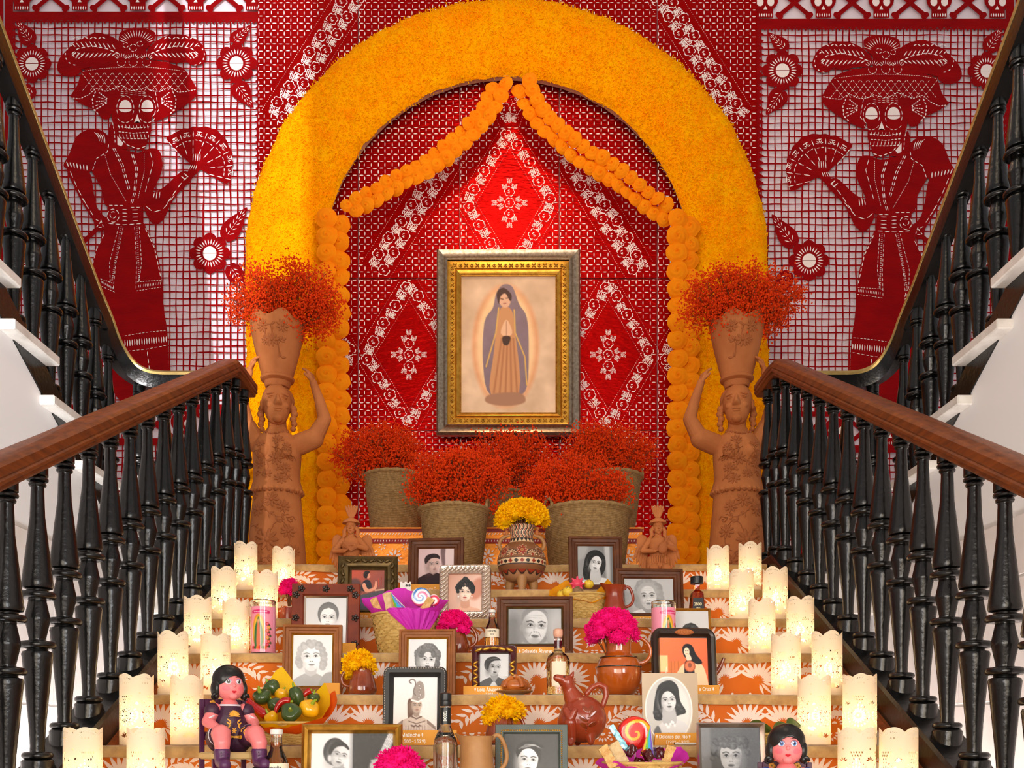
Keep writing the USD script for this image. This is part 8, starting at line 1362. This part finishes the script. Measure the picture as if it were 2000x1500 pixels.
for sy in (-1, 1): P('eye', ball(q(1101, 1320, -0.004 + sy * 0.019), 0.003, 1), M_dkglaze, t)
sk = Skin(trimesh.Trimesh(*(lambda m: (m.vertices, m.faces))(skin(union(pc[:2]), 0.006, 4)), process=False)); R = []
for i in range(10): u = i / 9; x, z = 0.012 + 0.014 * u, 0.03 + 0.075 * u; p, n = sk.at(x, z); R.append(ball(p, 0.0024, 1))
for zz, a, L in ((0.045, 2.5, 0.03), (0.05, 0.5, 0.03), (0.07, 2.6, 0.034), (0.08, 0.7, 0.034), (0.1, 2.2, 0.026), (0.1, 1.0, 0.026)): p, n = sk.at(0.02, zz); R.append(petal(p, n, a, L, 0.013, 0.0012))
P('incised_leaf', cat_(R), M_glaze, t, smooth=60, label='dark leaf drawn on the jug side')
# ================================================================ DOLLS ON CHAIRS
M_skinp = mat('doll_pink', (236, 130, 130), 0.4, col2=(228, 118, 120), vscale=14, coat=0.2); M_dress = mat('dark_purple_dress', (58, 20, 48), 0.5); M_hairb = mat('black_hair', (24, 20, 18), 0.32, bump=0.5, bscale=90, bdist=0.002, stretch=(1, 1, 0.3)); M_lace = mat('white_lace', (214, 206, 214), 0.7); M_orn = mat('gold_paint', (226, 160, 50), 0.4); M_boot = mat('purple_boot', (84, 38, 82), 0.4); M_sole = mat('black_sole', (26, 24, 26), 0.5); M_chair = mat('purple_chair', (76, 20, 62), 0.4); M_straw = mat('straw_seat', (206, 174, 116), 0.7, bump=0.5, bscale=200, bdist=0.001); M_blue = mat('blue_cloth', (44, 70, 150), 0.6); M_ycloth = mat('yellow_cloth', (230, 190, 60), 0.6)
def doll(label, clabel, X, Y, z, yaw, kind):
    t = T('doll', label, 'doll', (X, Y, z + 0.003), yaw); sc = 0.97
    pos = dict(hip=(0, 0.0, 0.178), ch=(0, 0.0, 0.245), neck=(0, 0.0, 0.288))
    body = [limb([(-0.022, 0, 0.185, 0.034), (0, 0, 0.235, 0.036), (0, 0, 0.268, 0.026)]), limb([(0.022, 0, 0.185, 0.034), (0, 0, 0.235, 0.036)]), limb([(0, 0, 0.265, 0.016), (0, 0, 0.295, 0.016)])]
    for sx in (-1, 1):
        body.append(limb([(sx * 0.034, -0.005, 0.188, 0.026), (sx * 0.046, -0.07, 0.196, 0.025), (sx * 0.05, -0.09, 0.172, 0.021), (sx * 0.05, -0.09, 0.15, 0.018)]))
        ch = [(sx * 0.04, 0, 0.262, 0.018), (sx * 0.062, -0.012, 0.228, 0.016), (sx * 0.052, -0.05, 0.212, 0.012)]; body.append(limb(ch)); body.append(hand(ch[-1][:3], (sx * -0.1, -0.9, -0.25), (0, 0, -1), 0.032, 0.35, thumb=-sx))
    P('body', skin(union(body), 0.0042, 5), M_skinp, t, smooth=True)
    hd = union([ell((0, 0, 0.332), (0.038, 0.036, 0.042)), ell((0, -0.006, 0.318), (0.037, 0.035, 0.032)), ell((0, -0.037, 0.325), (0.0055, 0.007, 0.006)), ell((0, -0.031, 0.298), (0.012, 0.01, 0.009))]); hm = skin(hd, 0.0018, 4); V = hm.vertices; C = np.tile(np.array([238, 132, 132.0]), (len(V), 1)); fx, fz, fr = V[:, 0], V[:, 2], V[:, 1] < -0.012
    def el(x, z_, rx, rz, c, soft=0.0): d = ((fx - x) / rx) ** 2 + ((fz - z_) / rz) ** 2; w = np.clip((1.25 - d) / 0.5, 0, 1) * fr * (1 if not soft else soft); C[:] = C * (1 - w[:, None]) + np.array(c, float) * w[:, None]
    for sx in (-1, 1):
        el(sx * 0.02, 0.318, 0.009, 0.007, (240, 90, 110), 0.5); el(sx * 0.0145, 0.337, 0.0085, 0.0078, (150, 90, 150) if kind == 'a' else (90, 60, 80)); el(sx * 0.0145, 0.336, 0.0076, 0.0062, (250, 248, 246)); el(sx * 0.0145 + 0.0008, 0.3365, 0.0046, 0.0052, (90, 80, 70) if kind == 'a' else (60, 100, 170)); el(sx * 0.0145 + 0.0008, 0.3365, 0.0024, 0.003, (20, 16, 20)); el(sx * 0.0138, 0.3385, 0.0011, 0.0012, (255, 255, 255))
        for q in range(6): el(sx * (0.008 + 0.0026 * q), 0.3475 + 0.0016 * math.sin(q * 0.6), 0.0019, 0.0011, (40, 24, 24))
    el(-0.0028, 0.3095, 0.0036, 0.0022, (200, 20, 40)); el(0.0028, 0.3095, 0.0036, 0.0022, (200, 20, 40)); el(0, 0.307, 0.0038, 0.0022, (190, 20, 44)); PC('head', hm, np.array([lin(c) for c in C]), t, M_vcol, smooth=True, label='painted pink face')
    hr = union([ell((0, 0.006, 0.342), (0.0445, 0.042, 0.043)), *[ell((sx * 0.037, 0.002, 0.318), (0.012, 0.022, 0.026)) for sx in (-1, 1)], *[ell((sx * 0.038, -0.004, 0.298), (0.009, 0.012, 0.01)) for sx in (-1, 1)]]) - ell((0.006, -0.045, 0.32), (0.033, 0.04, 0.034)); hv = skin(hr, 0.004, 3); P('hair', hv, M_hairb, t, smooth=True)
    for sx in (-1, 1): P('hair_curl', tube(np.array([(sx * 0.043 + 0.006 * math.cos(a), -0.008 - 0.004 * math.sin(a), 0.296 + 0.007 * math.sin(a)) for a in np.linspace(0, 5.5, 12)]), np.linspace(0.005, 0.0025, 12), 8), M_hairb, t)
    dm = union([limb([(-0.023, 0, 0.182, 0.039), (0, 0, 0.232, 0.041), (0, 0, 0.262, 0.031)]), limb([(0.023, 0, 0.182, 0.039), (0, 0, 0.232, 0.041)])]) - m3.Manifold.cube([0.2, 0.2, 0.1], True).translate([0, 0, 0.325]); dr = [dm] + [limb([(sx * 0.034, -0.004, 0.186, 0.031), (sx * 0.041, -0.04, 0.192, 0.031)]) for sx in (-1, 1)]
    P('dress', skin(union(dr), 0.005, 4), M_dress if kind == 'a' else M_lace, t, smooth=True)
    for sx in (-1, 1):
        P('puff_sleeve', skin(union([ell((sx * 0.047, -0.002, 0.258), (0.021, 0.021, 0.022))]), 0.005, 2), M_dress if kind == 'a' else M_blue, t, smooth=True); P('sleeve_lace', mv(trimesh.creation.torus(0.0165, 0.0026, 24, 8), (sx * 0.058, -0.008, 0.24), ry=sx * 28), M_lace, t); P('leg_lace', mv(trimesh.creation.torus(0.0275, 0.003, 28, 8), (sx * 0.0415, -0.044, 0.1925), rx=86), M_lace, t)
        bt = union([limb([(sx * 0.05, -0.09, 0.148, 0.021), (sx * 0.05, -0.09, 0.124, 0.019)]), limb([(sx * 0.05, -0.09, 0.12, 0.018), (sx * 0.053, -0.12, 0.115, 0.016)])]); bp = P('boot', skin(bt, 0.004, 3), M_boot, t, smooth=True); P('sole', skin(limb([(sx * 0.05, -0.086, 0.104, 0.018), (sx * 0.053, -0.122, 0.102, 0.017)]).scale([1, 1, 0.4]).translate([0, 0, 0.061]), 0.005, 2), M_sole, bp, smooth=True); P('laces', cat_([tube(np.array([(sx * 0.05 - 0.01, -0.108, 0.13 + 0.008 * i), (sx * 0.05 + 0.01, -0.108, 0.135 + 0.008 * i)]), 0.0013, 6) for i in range(3)]), M_sole, bp, kind='stuff')
    P('collar_lace', mv(trimesh.creation.torus(0.0275, 0.003, 32, 8), (0, 0, 0.273), s=(1, 1, 1)), M_lace if kind == 'a' else M_ycloth, t); P('necklace', cat_([ball((0.0185 * math.cos(a), 0.0185 * math.sin(a), 0.281), 0.0022, 1) for a in np.linspace(0, 2 * PI, 22)]), M_label, t, kind='stuff')
    if kind == 'a':
        sk = Skin(trimesh.Trimesh(*(lambda m: (m.vertices, m.faces))(skin(union(dr), 0.006, 3)), process=False)); R = []
        for sx in (-1, 1):
            for q in range(7): p, n = sk.at(sx * 0.004, 0.248); R.append(petal(p, n, PI / 2 + sx * (0.25 + q * 0.24), 0.016 + 0.001 * q, 0.004, 0.001))
            for q in range(5): p, n = sk.at(sx * (0.008 + 0.003 * q), 0.228 - 0.008 * q); R.append(petal(p, n, PI / 2 - sx * 0.9, 0.013, 0.0045, 0.001)); R.append(petal(p, n, -PI / 2 + sx * 0.6, 0.011, 0.004, 0.001))
        for q in range(6): p, n = sk.at(0, 0.205); R.append(petal(p, n, q * PI / 3, 0.009, 0.004, 0.001))
        P('gold_embroidery', cat_(R), M_orn, t, smooth=60, label='gold painted embroidery')
        w = meshkit.text_mesh('Rosita', 0.009, 0.0008, bold=True); v = np.array(w.vertices); v[:, 0] = (v[:, 0] - v[:, 0].mean()) * 0.72; gp = np.array([sk.at(a, 0.183 + b)[0] for a, b in v[:, :2]]); P('lettering', TM(gp + np.c_[v[:, 2] * 0, -v[:, 2] - 0.0006, v[:, 2] * 0], w.faces), M_orn, t, smooth=False)
    else:
        for q in range(3): P('dress_band', mv(trimesh.creation.torus(0.038 - 0.003 * q, 0.003, 28, 8), (0, 0, 0.215 + 0.018 * q), s=(1.1, 1, 1)), (M_blue, M_ycloth, M_blue)[q], t)
    c = T('doll_chair', clabel, 'chair', (X, Y, z + 0.003), yaw)
    for sx in (-1, 1): P('leg', bx(sx * 0.058 - 0.006, sx * 0.058 + 0.006, -0.058, -0.046, 0, 0.146, 0.001), M_chair, c, smooth=False); P('back_post', bx(sx * 0.058 - 0.006, sx * 0.058 + 0.006, 0.046, 0.058, 0, 0.29, 0.001), M_chair, c, smooth=False)
    P('seat', bx(-0.066, 0.066, -0.06, 0.06, 0.128, 0.147, 0.004), M_straw, c, smooth=False)
    for z1 in (0.18, 0.225, 0.27): P('back_slat', bx(-0.052, 0.052, 0.049, 0.056, z1, z1 + 0.022, 0.002), M_chair, c, smooth=False)
    for sx in (-1, 1): P('stretcher', bx(sx * 0.058 - 0.004, sx * 0.058 + 0.004, -0.05, 0.05, 0.06, 0.068, 0.001), M_chair, c, smooth=False)
    P('stretcher', bx(-0.055, 0.055, -0.055, -0.049, 0.05, 0.058, 0.001), M_chair, c, smooth=False); fl = []
    for z1 in (0.191, 0.236, 0.281):
        for x in (-0.03, 0, 0.03): fl += [ball((x + 0.005 * math.cos(a), 0.047, z1 + 0.005 * math.sin(a)), (0.004, 0.0015, 0.004), 1) for a in np.arange(5) * 1.2566]
    P('painted_flowers', cat_(fl), M_orn, c, kind='stuff')
doll('pink faced doll in a dark purple dress seated at lower left', 'purple painted chair with a straw seat under the left doll', xw(448, yk(6) + 0.1), yk(6) + 0.1, zk(6), 36, 'a')
doll('pink faced doll in white and blue at the lower right edge', 'purple painted chair with a straw seat under the right doll', xw(1536, yk(7) + 0.12), yk(7) + 0.12, zk(7), -12, 'b')
# ================================================================ SMALL CLAY ANGELS
def angel(label, px, sgn, seed):
    Y = yk(1) + 0.16; t = T('clay_angel', label, 'figurine', (xw(px, Y), Y, zk(1) + 0.003)); b = ring_body([(0, 0.062, 0.05, 0, 0), (0.03, 0.064, 0.052, 0, 0), (0.09, 0.058, 0.05, 0, 0), (0.12, 0.05, 0.046, 0, 0), (0.17, 0.036, 0.032, 0, 0), (0.215, 0.042, 0.032, 0, 0), (0.245, 0.034, 0.026, 0, 0), (0.26, 0.016, 0.016, 0, 0), (0.28, 0.014, 0.014, 0, 0)], 40); pc = [man(b)]
    for sx in (-1, 1):
        pc += [limb([(sx * 0.022, -0.03, 0.1, 0.024), (sx * 0.026, -0.058, 0.105, 0.022), (sx * 0.03, -0.06, 0.05, 0.018), (sx * 0.03, -0.055, 0.0, 0.02)])]; e = (sx * 0.07, -0.02, 0.19 if sx == -1 else 0.2); w = (sx * 0.022, -0.05, 0.195 + 0.012 * sx); pc += [limb([(sx * 0.036, 0, 0.24, 0.015), (*e, 0.012), (*w, 0.009)]), hand(w, (-sx, -0.15, 0.2), (0, 0, -1 if sx > 0 else 1), 0.03, 0.5, thumb=sx)]
        pc += [limb([(sx * 0.022, 0.0, 0.295, 0.009), (sx * 0.03, -0.004, 0.28, 0.009), (sx * 0.028, -0.008, 0.262, 0.009), (sx * 0.034, -0.008, 0.252, 0.007)])]
    pc += [face_head((0, -0.004, 0.296), 0.062), m3.Manifold.cylinder(0.012, 0.04, 0.034, 40).translate([0, 0, 0.315]), ell((0, 0, 0.327), (0.026, 0.026, 0.014))]; m = skin(union(pc), 0.0035, 4); V = m.vertices; a = np.arctan2(V[:, 1], V[:, 0]); rd = np.hypot(V[:, 0], V[:, 1]); w = np.exp(-((V[:, 2] - 0.14) / 0.022) ** 2) * 0.0025 * np.sin(a * 22); V[:, :2] += V[:, :2] / rd[:, None] * w[:, None]; P('figure', m, M_terra, t, smooth=True)
    for sx in (-1, 1):
        wg = [ell((sx * 0.058, 0.03, 0.225), (0.03, 0.01, 0.05), rot=(0, sx * 18, 0))] + [ell((sx * (0.05 + 0.009 * q), 0.03, 0.155 + 0.012 * q), (0.009, 0.007, 0.062 - 0.004 * q), rot=(0, sx * -(4 + 4 * q), 0)) for q in range(5)]; P('wing', skin(union(wg), 0.005, 3), M_terra, t, smooth=True)
    for q in range(5): a = (q - 2) * 0.2; P('feather', skin(ell((math.sin(a) * 0.036, 0.006, 0.332 + 0.036 * math.cos(a)), (0.0075, 0.004, 0.034), rot=(0, math.degrees(a), 0)), 0.005, 1), M_terra, t, smooth=True)
    if sgn > 0: P('scroll', hull([(-0.03, -0.056, 0.225), (0.034, -0.056, 0.215), (-0.03, -0.05, 0.205), (0.034, -0.05, 0.195), (0.01, -0.06, 0.18), (0.0, -0.054, 0.19), (0.02, -0.056, 0.19)]), M_terra2, t, smooth=False)
    else:
        P('lute', skin(union([ell((0.012, -0.058, 0.195), (0.02, 0.01, 0.026), rot=(0, 20, 0)), limb([(0.02, -0.058, 0.215, 0.006), (0.036, -0.056, 0.245, 0.005)])]), 0.004, 2), M_terra2, t, smooth=True)
    P('skirt_frill', cat_([mv(ICO1S, (0.045 * math.cos(a), 0.042 * math.sin(a), 0.148), s=(0.005, 0.005, 0.02)) for a in np.linspace(PI, 2 * PI, 15)]), M_terra, t, smooth=60)
angel('small terracotta angel with a feather crown holding a scroll, left side', 686, 1, 1); angel('small terracotta angel with a feather crown playing a lute, right side', 1285, -1, 2)
